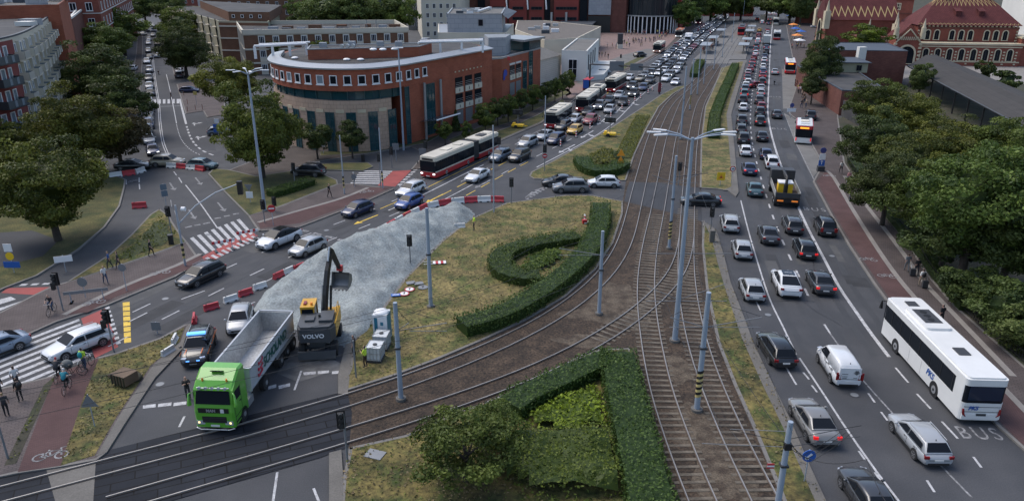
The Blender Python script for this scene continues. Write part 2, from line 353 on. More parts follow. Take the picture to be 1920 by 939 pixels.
sheetpx("kerb_strip_centre", [(1355, 356), (1365, 357), (1380, 368), (1385, 360), (1381, 320), (1377, 273), (1371, 215), (1378, 190), (1399, 115), (1394, 115), (1370, 185), (1362, 215), (1367, 273), (1372, 330), (1371, 350)], conc_edge, KZ + .012)
P9 = [(1318, 414), (1341, 429), (1347, 442), (1358, 480), (1370, 529), (1390, 580), (1412, 640), (1440, 700), (1482, 786), (1520, 875), (1550, 940), (1575, 990), (1490, 990), (1455, 905), (1412, 800), (1376, 720), (1345, 640), (1324, 540), (1316, 460)]
island("grass_strip_south", P9, drygrass)
sheetpx("kerb_strip_right", [(1318, 414), (1341, 429), (1347, 442), (1358, 480), (1370, 529), (1390, 580), (1412, 640), (1440, 700), (1482, 786), (1520, 875), (1550, 940), (1575, 990), (1551, 990), (1525, 930), (1496, 865), (1468, 800), (1425, 710), (1391, 633), (1361, 545), (1345, 490), (1334, 445)], conc_edge, KZ + .012)
P10 = [(1990, 990), (1930, 850), (1871, 798), (1790, 712), (1668, 572), (1637, 530), (1591, 460), (1556, 400), (1524, 340), (1536, 318), (1539, 303), (1522, 271), (1502, 230), (1480, 214), (1478, 204), (1490, 170), (1496, 150), (1490, 128), (1484, 100), (1478, 70), (1474, 48), (1520, 40), (1560, 60), (1570, 150), (1572, 222), (1584, 305), (1616, 354), (1658, 400), (1707, 460), (1742, 516), (1791, 572), (1920, 685), (2060, 800)]
island("pavement_east", P10, paving_right)
sheetpx("bike_path_east", [(1925, 840), (1880, 795), (1795, 706), (1674, 568), (1597, 456), (1562, 397), (1531, 340), (1549, 320), (1563, 333), (1605, 403), (1665, 495), (1728, 572), (1850, 695), (1990, 840)], bike_paver, KZ + .012)
for px in ([(1549, 320), (1563, 333), (1605, 403), (1665, 495), (1728, 572), (1850, 695), (1990, 840)], [(1583, 330), (1600, 354), (1650, 418), (1690, 470), (1734, 530), (1790, 590), (1900, 705)]):
 struct(MB().ribbon(smooth(GL(px, KZ)), .45, 0, KZ + .02, light_paver), "paving_line")
sheetpx("bus_bay", [(1470, 212), (1502, 230), (1522, 271), (1539, 303), (1536, 318), (1524, 333), (1515, 318), (1490, 265)], bay_concrete, .006)
sheetpx("bus_bay_north", [(1466, 130), (1495, 130), (1494, 160), (1478, 204), (1468, 204)], bay_concrete, .006)
island("garden_ground", [(1572, 222), (1584, 305), (1616, 354), (1658, 400), (1707, 460), (1742, 516), (1791, 572), (1920, 685), (2060, 800), (2300, 800), (2300, 210), (1720, 130), (1700, 160), (1600, 215)], soil, kerb=0)
sheetpx("station_forecourt", [(1560, 60), (1720, 45), (2150, 90), (2250, 170), (1900, 170), (1720, 140), (1690, 150), (1575, 105)], light_paver, .02)
island("tram_platform_west", GL([(1300, 112), (1340, 112), (1352, 93), (1376, 60), (1392, 40), (1380, 40), (1358, 58), (1334, 80)], .2), bay_concrete, z=.2, world=True)
island("tram_platform_east", GL([(1368, 112), (1398, 112), (1405, 85), (1418, 45), (1408, 45), (1398, 62), (1380, 90)], .2), bay_concrete, z=.2, world=True)
sheetpx("street", [(270, 140), (330, 140), (345, 205), (381, 209), (397, 253), (405, 283), (340, 275), (278, 290), (256, 250), (268, 170)], asphalt_far, .006)
island("street_corner", [(331, 158), (336, 175), (345, 205), (348, 213), (381, 208), (388, 220), (420, 215), (425, 160), (372, 150)], paving, z=.1)
island("street_pavement_west", GL([(252, 250), (262, 180), (266, 140), (268, 95), (268, 60), (258, 60), (255, 100), (246, 150), (232, 240)], .1), paving_dark, z=.1, world=True)
island("street_pavement_east", GL([(326, 140), (336, 140), (318, 60), (306, 60), (312, 90)], .1), paving_dark, z=.1, world=True)
T1 = relax(smooth(GL([(1362, 88), (1339, 117), (1326, 134), (1308, 151), (1287, 167), (1267, 183), (1250, 203), (1232, 238), (1220, 270), (1200, 345), (1187, 400), (1173, 453), (1146, 505), (1104, 549), (1032, 600), (957, 640), (906, 664), (778, 713), (677, 746), (500, 797), (350, 837), (185, 880), (52, 916), (-60, 945)]), 1.5), 12)
T2 = relax(smooth(GL([(1308, 151), (1292, 174), (1279, 200), (1260, 254), (1247, 320), (1232, 400), (1219, 460), (1211, 520), (1211, 570), (1223, 656), (1241, 740), (1270, 825), (1314, 939), (1336, 985)]), 1.5), 6)
T3 = relax(smooth(GL([(1420, 20), (1402, 40), (1390, 66), (1376, 88), (1361, 115), (1349, 134), (1329, 168), (1312, 200), (1299, 264), (1293, 330), (1290, 385), (1288, 433), (1286, 483), (1287, 529), (1293, 580), (1306, 640), (1324, 700), (1339, 740), (1379, 829), (1433, 939), (1458, 985)]), 1.5), 6)
T4 = relax(smooth(GL([(1288, 440), (1282, 486), (1267, 520), (1247, 545), (1211, 579), (1145, 627), (1054, 677), (952, 721), (894, 742), (803, 771), (708, 801), (615, 829), (442, 880), (320, 915), (200, 950)]), 1.5), 10)
bed = MB()
bed.sheet(GL([(1352, 128), (1345, 120), (1318, 128), (1290, 160), (1262, 176), (1236, 200), (1212, 243), (1190, 290), (1174, 338), (1168, 377), (1168, 400), (1150, 455), (1117, 505), (1060, 556), (985, 600), (905, 637), (820, 673), (740, 703), (646, 734), (655, 840), (760, 815), (860, 772), (960, 733), (1060, 683), (1120, 655), (1180, 652), (1192, 680), (1205, 750), (1228, 830), (1256, 939), (1262, 990), (1492, 990), (1455, 905), (1412, 800), (1376, 720), (1345, 640), (1324, 540), (1316, 460), (1314, 352), (1314, 264), (1322, 200), (1340, 160)]), .03, ballast)
struct(bed, "track_bed_ground")
pale = MB()
for k, (px, py, rx, ry) in enumerate([(1330, 830, 2.0, 1), (1300, 790, 1.3, 2), (1272, 690, .9, 2.2), (1350, 890, 1.6, 2.5), (1160, 570, 2.2, 5.0), (1130, 590, 3, 1.6), (1090, 640, 2, 1)]):
 c = G(px, py); n = 18
 pale.sheet([(c.x + rx * math.cos(a) * (1 + .3 * math.sin(3 * a + k)), c.y + ry * math.sin(a) * (1 + .2 * math.cos(4 * a + k))) for a in [2 * math.pi * i / n for i in range(n)]], .035 + .001 * k, ballast_pale)
struct(pale, "gravel_patch_ground")
struct(MB().sheet(GL([(-80, 925), (0, 893), (130, 858), (196, 846), (469, 778), (651, 733), (660, 775), (655, 838), (600, 858), (300, 945), (180, 990), (-80, 990)]), .036, slab), "crossing_slabs_road")
struct(MB().sheet(GL([(85, 873), (114, 876), (180, 864), (172, 990), (118, 990)]), .042, conc_edge), "crossing_path")
struct(MB().sheet(GL([(1180, 341), (1240, 344), (1312, 353), (1316, 416), (1270, 402), (1170, 378)]), .036, asphalt_dark), "crossing_plate_road")
struct(MB().sheet(GL([(1300, 112), (1400, 112), (1400, 120), (1296, 120)]), .04, bay_concrete), "stop_crossing_path")
struct(MB().sheet(GL([(1340, 112), (1368, 112), (1380, 90), (1398, 62), (1392, 40), (1376, 60), (1352, 93)]), .036, bay_concrete), "stop_track_road")
def cut(path, y0, y1): return [p for p in path if y0 <= p.y <= y1]
def rails(t, path, z):
 for s in (-.7525, .7525):
  mb = MB(); mb.ribbon(path, .065, z - .02, z + .11, railsteel, off=s); mb.ribbon(path, .15, z - .03, z + .03, railrust, off=s)
  mb.build("rail", t)
def sleepers(t, path, n, L=2.3):
 me = MB().box((0, 0, .0), (.24, L, .08), sleeper_c).mesh("sleeper")
 s = 0; tot = length(path)
 for i in range(n):
  if s > tot: break
  p, h = along(path, s); link("sleeper", me, t, (p.x, p.y, rnd.uniform(-.034, .004) + .03), h); s += .68
tw = thing("tram_track", "curved tram track running from the rubber slab crossing up beside the round hedge", "tram track", group="tram tracks"); rails(tw, T1, .03)
tw = thing("tram_track", "tram track between the hedge triangle and the striped poles, pale sleepers showing", "tram track", group="tram tracks"); rails(tw, T2, .034)
sleepers(tw, cut(T2, 30, 82)[::-1], 78)
tw = thing("tram_track", "straight tram track nearest the dry grass beside the outbound road", "tram track", group="tram tracks"); rails(tw, T3, .038)
sleepers(tw, cut(T3, 30, 84)[::-1], 84)
tw = thing("tram_track", "branch tram track curving through the switch below the grass island to the slabs", "tram track", group="tram tracks"); rails(tw, T4, .042)
sleepers(tw, cut(T4, 50, 66)[:34], 26)
# ---------------------------------------------------------------- painted markings
mk = MB()
def line(path, w=.14, off=0., m=whitepaint, z=.012): mk.ribbon(path, w, z, z, m, off)
def dashes(path, on, gap, w=.14, off=0., m=whitepaint, z=.012, s0=0., s1=1e9):
 P = offset(path, off); s = s0; tot = min(length(P), s1)
 while s + on < tot:
  a, h = along(P, s); b, h2 = along(P, s + on); mk.ribbon([a, b], w, z, z, m); s += on + gap
def dashpx(L, w=.14, m=whitepaint, z=.013):
 for a, b in L: mk.ribbon([G(*a), G(*b)], w, z, z, m)
def zebra(a0, a1, b0, b1, n, fill=.5, m=whitepaint, z=.013):
 """stripes from the line a0-a1 to the line b0-b1 (pixels)"""
 A0, A1, B0, B1 = G(*a0), G(*a1), G(*b0), G(*b1)
 for i in range(n):
  t0, t1 = i / n, (i + fill) / n
  mk.sheet([A0.lerp(A1, t0), A0.lerp(A1, t1), B0.lerp(B1, t1), B0.lerp(B1, t0)], z, m)
wk_long = [p for p in WK if p.y > 40]
south = [p for p in WK if p.y < 95]; north = [p for p in WK if p.y > 96]
for o in (-3.4, -6.7): dashes(south, 1.8, 3.2, .14, o, m=whitepaint)
dashes([p for p in WK if 58 < p.y < 80], 1.2, 2.2, .12, -9.0)
for o in (-3.4, -6.6, -9.8): dashes(north, 2.2, 3.4, .13, o)
line([p for p in WK if 108 < p.y < 190], .16, -12.6); line([p for p in WK if 84 < p.y < 108], .2, -5.2)
line([p for p in WK if 84 < p.y < 112], .12, -4.0, yellowpaint, .016); dashes([p for p in WK if 84 < p.y < 118], 2.5, 1.5, .12, -7.4, yellowpaint, .016); dashes([p for p in WK if 82 < p.y < 112], 2.5, 1.5, .12, -10.2, yellowpaint, .016)
dashes([p for p in WK if 112 < p.y < 190], 3, 2, .13, -5.0, yellowpaint, .016)
line([p for p in WK if 80 < p.y < 100], .14, -8.6)
line([p for p in WK if p.y > 140], .13, -.5, wornpaint)
dashpx([((563, 431), (578, 434)), ((588, 437), (602, 441)), ((610, 443), (625, 446)), ((634, 449), (650, 452))], .45, wornpaint)
dashpx([((986, 371), (999, 360)), ((1003, 357), (1026, 350)), ((986, 372), (1010, 356))], .3, wornpaint)
zebra((985, 373), (1025, 349), (990, 374), (1030, 351), 7, .55, wornpaint)
zebra((374, 489), (478, 440), (384, 495), (492, 445), 11, .5)
struct(MB().sheet(GL([(374, 484), (468, 432), (484, 442), (387, 496)]), .010, redpaint), "bike_crossing_road")
zebra((356, 447), (455, 408), (385, 476), (480, 436), 8, .5)
dashpx([((347, 427), (360, 424)), ((364, 423), (376, 421)), ((381, 420), (394, 417))], .35, wornpaint)
dashpx([((402, 410), (414, 408)), ((420, 406), (431, 404)), ((437, 402), (448, 400))], .35, wornpaint)
mk.ribbon(GL([(408, 428), (378, 385), (348, 347)]), .14, .013, .013, whitepaint)
dashpx([((341, 343), (335, 333)), ((331, 329), (326, 322))], .14)
dashpx([((320, 375), (322, 388)), ((327, 395), (335, 415))], .1, wornpaint)
A0, A1, B0, B1 = G(148, 597), G(172, 672), G(-60, 676), G(-60, 770)
for i in range(8):
 t0, t1 = i / 8 + .01, (i + .52) / 8
 mk.sheet([A0.lerp(A1, t0), A0.lerp(A1, t1), B0.lerp(B1, t1), B0.lerp(B1, t0)], .013, whitepaint)
struct(MB().sheet(GL([(152, 597), (197, 578), (222, 650), (178, 671)]), .010, redpaint), "bike_crossing_road")
zebra((205, 574), (228, 648), (197, 577), (220, 651), 9, .5)
zebra((230, 567), (233, 645), (243, 566), (246, 643), 8, .82, yellowpaint)
for a, b, c, d in (((-40, 572), (20, 556), (30, 561), (-40, 583)), ((-40, 590), (38, 565), (52, 560), (-40, 600)), ((-40, 605), (55, 563), (62, 563), (-40, 613))):
 mk.sheet(GL([a, b, c, d]), .013, whitepaint)
struct(MB().sheet(GL([(2, 549), (14, 540), (96, 538), (68, 553)]), .010, redpaint), "bike_crossing_road")
zebra((14, 537), (98, 533), (20, 533), (104, 530), 4, .6)
dashpx([((236, 337), (237, 346)), ((261, 333), (261, 342)), ((261, 345), (262, 355))], .14)
zebra((676, 320), (655, 346), (736, 321), (708, 347), 7, .5)
struct(MB().sheet(GL([(736, 321), (772, 319), (741, 350), (708, 348)]), .010, redpaint), "bike_crossing_road")
zebra((776, 318), (742, 350), (784, 317), (750, 350), 7, .5)
def arrow(px, h, L=4., turn=1, m=whitepaint, k=1.):
 p = G(*px); M = Matrix.Translation((p.x, p.y, .014)) @ Matrix.Rotation(h, 4, 'Z') @ Matrix.Scale(k, 4)
 def q(pts): mk.add([M @ Vector((a, b, 0)) for a, b in pts], [tuple(range(len(pts)))], m)
 q([(-L / 2, -.1), (L / 2 - 1, -.1), (L / 2 - 1, .1), (-L / 2, .1)]); q([(L / 2 - 1.1, -.4), (L / 2, 0), (L / 2 - 1.1, .4)])
 if turn:
  t = turn
  q([(-.5, 0), (-.1, 0), (.8, t * .8), (.4, t * .8)][::t]); q([(.1, t * .75), (1.1, t * .75), (.9, t * 1.6)][::t])
for px in ((1063, 279), (1101, 252), (1128, 228), (1159, 207), (1185, 195)): arrow(px, nearest_heading(WK, G(*px)) + math.pi, 5.5, 1, whitepaint, 1.15)
for px in ((1003, 249), (860, 312), (790, 338), (905, 345)): arrow(px, nearest_heading(WK, G(*px)) + math.pi, 4.5, 0, wornpaint)
for px in ((686, 412), (815, 372)): arrow(px, nearest_heading(WK, G(*px)) + math.pi, 4, 0, yellowpaint)
for px in ((323, 350), (360, 402), (415, 388), (372, 340)): arrow(px, nearest_heading([G(348, 347), G(408, 428)], G(*px)), 4.2, 0, wornpaint)
ls = smooth(GL([(285, 100), (290, 150), (296, 190), (299, 230), (304, 265), (313, 290)]))
line(ls, .12, .25); line(ls, .12, -.05)
line(smooth(GL([(312, 140), (319, 170), (325, 200), (331, 232)])), .15); dashes(smooth(GL([(331, 234), (337, 255), (346, 270), (360, 283), (378, 292)])), .6, .6, .14)
line(smooth(GL([(337, 186), (343, 210), (349, 233)])), .35); dashes(smooth(GL([(350, 237), (356, 255), (366, 271), (382, 284), (402, 292)])), 1.4, 1.2, .3)
mk.ribbon(GL([(346, 214), (360, 209), (380, 208)]), .2, .013, .013, whitepaint)
zebra((288, 187), (340, 186), (288, 195), (340, 194), 6, .55); zebra((258, 189), (270, 189), (258, 199), (270, 199), 1, .5)
dashpx([((296, 200), (338, 199))], .2)
arrow((364, 233), nearest_heading(ls, G(364, 233)) + math.pi, 3, -1); arrow((371, 259), nearest_heading(ls, G(371, 259)) + math.pi, 3, -1)
bus_line = smooth(GL([(1449, 40), (1445, 80), (1443, 120), (1442, 150), (1440, 190), (1440, 215), (1446, 250), (1460, 298), (1478, 343), (1495, 384), (1515, 428), (1544, 483), (1573, 537), (1602, 580), (1635, 627), (1667, 669)]))
line(bus_line, .28)
dashpx([((1679, 689), (1703, 717)), ((1719, 738), (1745, 766)), ((1766, 790), (1796, 822)), ((1738, 900), (1752, 922)), ((1825, 856), (1840, 876))], .14)
mid_line = smooth(GL([(1432, 60), (1422, 110), (1417, 140), (1411, 171), (1408, 200), (1407, 229), (1410, 264), (1417, 298), (1430, 345), (1450, 408), (1470, 458), (1497, 516), (1519, 562)]))
dashes(mid_line, 1.6, 2.6, .2)
line(smooth(GL([(1389, 376), (1402, 428), (1420, 490), (1443, 560), (1468, 612), (1493, 665)])), .14)
line(smooth(GL([(1499, 671), (1540, 732), (1586, 802), (1643, 883), (1700, 958)])), .14); line(smooth(GL([(1544, 608), (1590, 672), (1613, 707), (1665, 765), (1735, 842), (1822, 932)])), .12, m=wornpaint)
dashpx([((1473, 687), (1493, 721)), ((1506, 698), (1517, 711)), ((1522, 722), (1532, 735)), ((1546, 608), (1556, 624)), ((1628, 737), (1640, 754)), ((1652, 772), (1664, 788)), ((1417, 563), (1426, 582)), ((1610, 845), (1622, 862)), ((1640, 885), (1652, 902)), ((1448, 655), (1458, 675))], .13)
line(smooth(GL([(1341, 429), (1371, 540), (1420, 652), (1484, 786), (1560, 950)])), .1, -.35, wornpaint)
line(smooth(GL([(1471, 214), (1490, 262), (1514, 312), (1545, 375), (1584, 445)])), .12, m=wornpaint)
for px, rot in (((1527, 393), -28), ((1461, 242), -24), ((1453, 182), -22), ((1836, 813), -40)):
 me = text_mesh("BUS", 1.25, wornpaint, 0, bold=.004, gap=1.3); p = G(*px); h = nearest_heading(bus_line[::-1], p) - math.pi / 2
 for v in me.vertices: v.co.y *= 1.5
 M = Matrix.Translation((p.x, p.y, .016)) @ Matrix.Rotation(h, 4, 'Z'); me.transform(M)
 mk.add([v.co for v in me.vertices], [tuple(f.vertices) for f in me.polygons], wornpaint); bpy.data.meshes.remove(me)
for P in ([(268, 760), (292, 757), (292, 763), (268, 766)], [(297, 757), (322, 754), (321, 760), (296, 763)], [(326, 755), (350, 752), (349, 758), (325, 761)], [(503, 724), (518, 720), (518, 726), (503, 730)], [(522, 723), (544, 718), (544, 724), (523, 729)], [(568, 698), (592, 696), (592, 701), (570, 703)], [(596, 696), (617, 694), (616, 699), (596, 701)], [(623, 696), (641, 694), (640, 700), (622, 701)]):
 mk.sheet(GL(P), .013, whitepaint)
dashpx([((552, 731), (565, 695)), ((512, 939), (520, 885)), ((336, 800), (346, 780)), ((588, 915), (598, 940))], .14)
dashpx([((333, 535), (386, 512)), ((340, 561), (384, 545)), ((240, 604), (276, 586)), ((432, 585), (478, 566))], .13)
dashpx([((1055, 353), (1140, 350)), ((1150, 352), (1165, 356))], .13, wornpaint)
def bike_sign(px, h, k=1., m=wornpaint):
 p = G(px[0], px[1], KZ); M = Matrix.Translation((p.x, p.y, KZ + .026)) @ Matrix.Rotation(h, 4, 'Z') @ Matrix.Scale(k, 4)
 def pl(pts): mk.add([M @ v.to_3d() for r in (offset(pts, .05), offset(pts, -.05)) for v in r], [(i, len(pts) + i, len(pts) + i + 1, i + 1) for i in range(len(pts) - 1)], m)
 for cx in (-.55, .55): pl([Vector((cx + .33 * math.cos(a), .33 * math.sin(a), 0)) for a in [2 * math.pi * i / 14 for i in range(15)]])
 V = lambda *q: [Vector((a, b, 0)) for a, b in q]
 pl(V((-.55, 0), (-.2, .5), (.4, .5), (0, 0), (-.55, 0))); pl(V((0, 0), (-.25, .65))); pl(V((.55, 0), (.35, .72), (.6, .78)))
for px, h, k in (((95, 855), R(15), 1.05), ((1628, 487), R(-20), .9), ((1663, 518), R(-20), .9), ((1555, 330), R(-10), .9), ((176, 568), R(28), 1.), ((300, 512), R(28), 1.), ((688, 360), R(28), 1.), ((250, 340), R(60), .8)): bike_sign(px, h, k)
struct(mk, "road_markings")
bus_away = bus_line[::-1]
# --- road wear: repair patches, cracks, manholes
tar = mat("tar_patch", (.03, .031, .034), .85, var=.3, scale=2, fine=.2, fscale=14); palep = mat("pale_patch", (.072, .072, .072), .88, var=.25, scale=2, fine=.2, fscale=14)
m = MB(); r3 = random.Random(4); trk = mat("tyre_track", (.037, .039, .0435), .75, col2=(.045, .047, .051), scale=.6, fine=.2, fscale=12)
for path, offs in ((south, (-1.1, -2.5, -4.4, -5.8, -7.6)), (north, (-1.1, -2.6, -4.3, -5.8, -7.5, -9, -10.8)), (bus_away, (1.0, 2.6, 4.3, 5.9, -1.2, -2.8))):
 for i, o_ in enumerate(offs): m.ribbon([p for p in path if p.y < 260], .55, .0042, .0042, trk, off=o_)
def patch(p, h, L, w, mt, z): m.sheet([(p.x + math.cos(h) * a * L - math.sin(h) * b * w, p.y + math.sin(h) * a * L + math.cos(h) * b * w) for a, b in ((-.5, -.5), (.1, -.53), (.5, -.47), (.5, .5), (-.2, .48), (-.5, .52))], z, mt)
for path, offs, n in ((south, (-1.8, -5, -8), 16), (north, (-1.8, -5, -8, -11), 22), (bus_away, (1.8, 5, -2), 40)):
 for i in range(n):
  s_ = r3.uniform(0, min(length(path), 190)); p, h = along(path, s_); o_ = r3.choice(offs) + r3.uniform(-.6, .6); p = p + Vector((-math.sin(h), math.cos(h), 0)) * o_
  patch(p, h, r3.uniform(1, 7), r3.uniform(.5, 1.6), tar if i % 3 else palep, .0045 + .0002 * i)
def crack(p, h, L):
 pts = [p + Vector((math.cos(h) * t * L - math.sin(h) * .5 * mnoise.noise(Vector((p.x, t * 3, p.y))), math.sin(h) * t * L + math.cos(h) * .5 * mnoise.noise(Vector((p.x, t * 3, p.y))), 0)) for t in [k / 10 for k in range(11)]]; m.ribbon(pts, .05, .0118, .0118, black)
for i in range(34):
 path = (south, north, bus_away)[i % 3]; p, h = along(path, r3.uniform(0, min(length(path), 110))); p = p + Vector((-math.sin(h), math.cos(h), 0)) * r3.uniform(-9, -1) * (1 if i % 3 < 2 else -.4); crack(p, h + r3.choice((0, 1.57, .4)), r3.uniform(2, 9))
struct(m, "road_patches")
mh = MB().cyl((0, 0, .012), .34, .012, darkgrey, 'z', 16).cyl((0, 0, .014), .26, .012, polegrey, 'z', 16).mesh("manhole_cover")
for px, lb in (((310, 560), "round manhole cover in the road below the black estate"), ((612, 432), "round manhole cover in the road near the silver hatchback"), ((800, 352), "round manhole cover between yellow lines"), ((1440, 590), "round manhole cover in the outbound lane near the white coupe"), ((1602, 740), "round manhole cover below the white panel van"), ((1560, 480), "round manhole cover in the bus lane"), ((300, 720), "round manhole cover left of the green cab"), ((390, 440), "round manhole cover before the side street zebra")): link("manhole_cover", mh, None, tuple(G(*px)), 0, lb, "manhole cover")
# ---------------------------------------------------------------- vehicles
paint = mat("car_paint", (.5, .5, .5), .28, .0, objcol=True, coat=.6, spec=.5)
lamp_on = mat("headlight_lit", (.95, .96, 1), .2, emit=1.6); lamp_off = mat("headlight_glass", (.5, .52, .55), .1, .3)
tail_off = mat("tail_light", (.2, .008, .01), .25); tail_on = mat("tail_light_lit", (.7, .012, .012), .3, emit=.3)
amber = mat("amber_light", (.8, .3, .02), .3)
plate = mat("number_plate", (.62, .62, .6), .5)
alloy = mat("alloy_rim", (.3, .3, .31), .35, .6)
trim = mat("black_trim", (.016, .016, .017), .6)
roofglass = mat("roof_glass", (.014, .015, .018), .08)
PAL = dict(white=(.62, .63, .64), silver=(.33, .345, .36), grey=(.13, .135, .145), black=(.013, .014, .016), navy=(.015, .024, .07), blue=(.025, .07, .24), red=(.2, .012, .018), darkgrey=(.04, .042, .047), yellow=(.55, .33, .05), beige=(.3, .26, .19), teal=(.05, .1, .115), bluegrey=(.1, .13, .17), lightblue=(.22, .27, .34), gold=(.185, .183, .18))
CARS = dict(
 hatch=dict(L=4.1, W=1.76, H=1.48, hood=.92, belt=.93, cab=(1.15, .35, -1.35, -1.9), tail=.93, r=.31, wb=2.55),
 estate=dict(L=4.7, W=1.82, H=1.49, hood=.9, belt=.94, cab=(1.15, .3, -1.75, -2.2), tail=.94, r=.32, wb=2.72, rails=1),
 sedan=dict(L=4.7, W=1.82, H=1.45, hood=.9, belt=.93, cab=(1.1, .2, -1.0, -1.75), tail=1.0, r=.32, wb=2.75),
 suv=dict(L=4.6, W=1.88, H=1.66, hood=1.05, belt=1.06, cab=(1.2, .4, -1.6, -2.1), tail=1.06, r=.36, wb=2.7, rails=1),
 coupe=dict(L=4.95, W=1.98, H=1.66, hood=1.02, belt=1.06, cab=(1.35, .35, -.9, -2.2), tail=1.12, r=.37, wb=2.9),
 mpv=dict(L=4.5, W=1.82, H=1.68, hood=1.02, belt=1.02, cab=(1.45, .5, -1.7, -2.1), tail=1.02, r=.32, wb=2.7),
 van=dict(L=4.55, W=1.84, H=1.84, hood=1.08, belt=1.12, cab=(1.45, .75, -2.1, -2.23), tail=1.12, r=.32, wb=2.75, panel=1))
def car_parts(kind, brake=False, lit=False, merged=False, roof=None):
 p = CARS[kind]; L, W, H = p["L"], p["W"] / 2, p["H"]; h = L / 2; x1, x2, x3, x4 = p["cab"]; belt = p["belt"]; out = {}
 def part(n): return out.setdefault(n if not merged else "car", MB() if not merged else out.get("car") or MB())
 b = part("body")
 st = [(h, .74, .58, .32), (h - .1, .86, .7, .25), (h - .45, .95, p["hood"] - .12, .22), (h - .8, .985, p["hood"] - .05, .2), (x1 - .05, 1, belt, .2), (0, 1, belt, .2), (x4 + .5, 1, belt + .01, .2), (-h + .4, .97, p["tail"] - .02, .22), (-h + .1, .92, p["tail"] - .06, .25), (-h, .84, .66, .33)]
 rings = []
 for x, w, zt, zb in st:
  w *= W; half = [(w * .8, zb), (w * .96, zb + .1), (w, zb + (zt - zb) * .5), (w * .985, zt - .1), (w * .88, zt - .01), (w * .5, zt + .025)]
  rings.append([(x, y, z) for y, z in half] + [(x, -y, z) for y, z in half[::-1]])
 b.loft(rings, paint)
 zr = H - .03; wb, wt = W * .93, W * .72
 cs = [(x1, belt + .02, wb * .96, wb * .93), (x2, zr - .03, wb, wt), ((x2 + x3) / 2, zr + .02, wb, wt), (x3, zr - .04, wb, wt * .97), (x4, p["tail"] + .03, wb * .94, wb * .9)]
 rr = []
 for x, z, a, t in cs:
  lo = min(belt - .05, z - .03)
  half = [(a, lo), (t + (a - t) * .12, lo + (z - lo) * .82), (t, lo + (z - lo) * .93), (t - .12, z), (t * .4, z + .015)]
  rr.append([(x, y, q) for y, q in half] + [(x, -y, q) for y, q in half[::-1]])
 b.loft(rr, roof or paint)
 if p.get("rails") and not merged:
  for s in (1, -1): b.tube([(x2 - .1, s * (wt - .03), zr + .05), ((x2 + x3) / 2, s * (wt - .03), zr + .07), (x3 + .1, s * (wt - .03), zr + .04)], .022, metal, 5)
 for s in (1, -1):
  b.box((0, s * W * .96, .26), (p["wb"] - .7, .08, .14), trim)
  for wx in (p["wb"] / 2, -p["wb"] / 2):
   n = 12; rad = p["r"] + .07
   vs = [(wx + rad * math.cos(math.pi * i / n), s * (W + .004), p["r"] + rad * math.sin(math.pi * i / n)) for i in range(n + 1)]
   vs = [(wx + rad, s * (W + .004), .2)] + vs + [(wx - rad, s * (W + .004), .2)]
   b.add(vs, [tuple(range(len(vs)))] if s < 0 else [tuple(range(len(vs)))[::-1]], trim)
 b.box((h - .05, 0, .5), (.16, W * 1.0, .13), trim); b.box((h - .03, 0, .31), (.14, W * 1.3, .1), trim); b.box((-h + .05, 0, .36), (.14, W * 1.35, .13), trim)
 if not merged:
  for s in (1, -1):
   for x in (x1 - .28, (x1 + x4) / 2 + .2, x4 + .75): b.box((x, s * (W + .001), (.34 + belt) / 2), (.014, .012, belt - .5), trim)
   for x in ((x1 + x4) / 2 + .42, x4 + .95): b.box((x, s * (W + .006), belt - .16), (.17, .03, .03), trim)
  b.box((-h + .012, 0, p["tail"] - .33), (.05, W * 1.3, .014), trim); b.box((x3 + .1, 0, zr + .05), (.05, .03, .1), trim)
 def pane(n, vs, m=glass): part(n).add(vs, [tuple(range(len(vs)))], m)
 e = .014
 def front(t, u, x0, z0, w0, xx, z1, w1): return (x0 + (xx - x0) * t, (w0 + (w1 - w0) * t) * u, z0 + (z1 - z0) * t)
 for n, (xa, za, wa), (xb, zb2, wB), sg in (("windscreen", (x1, belt + .035, wb * .9), (x2, zr - .015, wt - .12), 1), ("rear_window", (x4, p["tail"] + .045, wb * .86), (x3, zr - .025, wt - .14), -1)):
  if p.get("panel") and sg < 0:
   b.box((-h + .0, 0, 1.25), (.04, W * 1.5, .8), paint); continue
  q = [front(.1, -1, xa, za, wa, xb, zb2, wB), front(.1, 1, xa, za, wa, xb, zb2, wB), front(.95, 1, xa, za, wa, xb, zb2, wB), front(.95, -1, xa, za, wa, xb, zb2, wB)]
  q = [(a + sg * e, y, z + e) for a, y, z in q]
  pane(n, q if sg > 0 else q[::-1])
 def side(x, z, s):
  u = max(0, min(1, (z - belt) / (zr - belt))); return (x, s * (wb + (wt - wb) * u * .93 + e + .012), z)
 bx = (x1 + x4) / 2 + .25; zl, zh = belt + .04, zr - .13
 for s in (1, -1):
  f = [side(x1 - .28, zl, s), side(bx + .05, zl, s), side(bx + .05, zh, s), side(x2 - .03, zh, s)]
  pane("side_window" + "*" * (s < 0), f if s < 0 else f[::-1])
  if not p.get("panel"):
   r_ = [side(bx - .05, zl, s), side(x4 + .42, zl + .03, s), side(x3 + .08, zh - .02, s), side(bx - .05, zh, s)]
   pane("side_window" + "**" + "*" * (s < 0), r_ if s < 0 else r_[::-1])
 if kind in ("coupe",): pane("roof_window", [(x2 - .1, -wt + .2, zr + .035), (x3 + .1, -wt + .2, zr + .03), (x3 + .1, wt - .2, zr + .03), (x2 - .1, wt - .2, zr + .035)][::-1], roofglass)
 hl, tl = (lamp_on if lit else lamp_off), (tail_on if brake else tail_off)
 out2 = {}
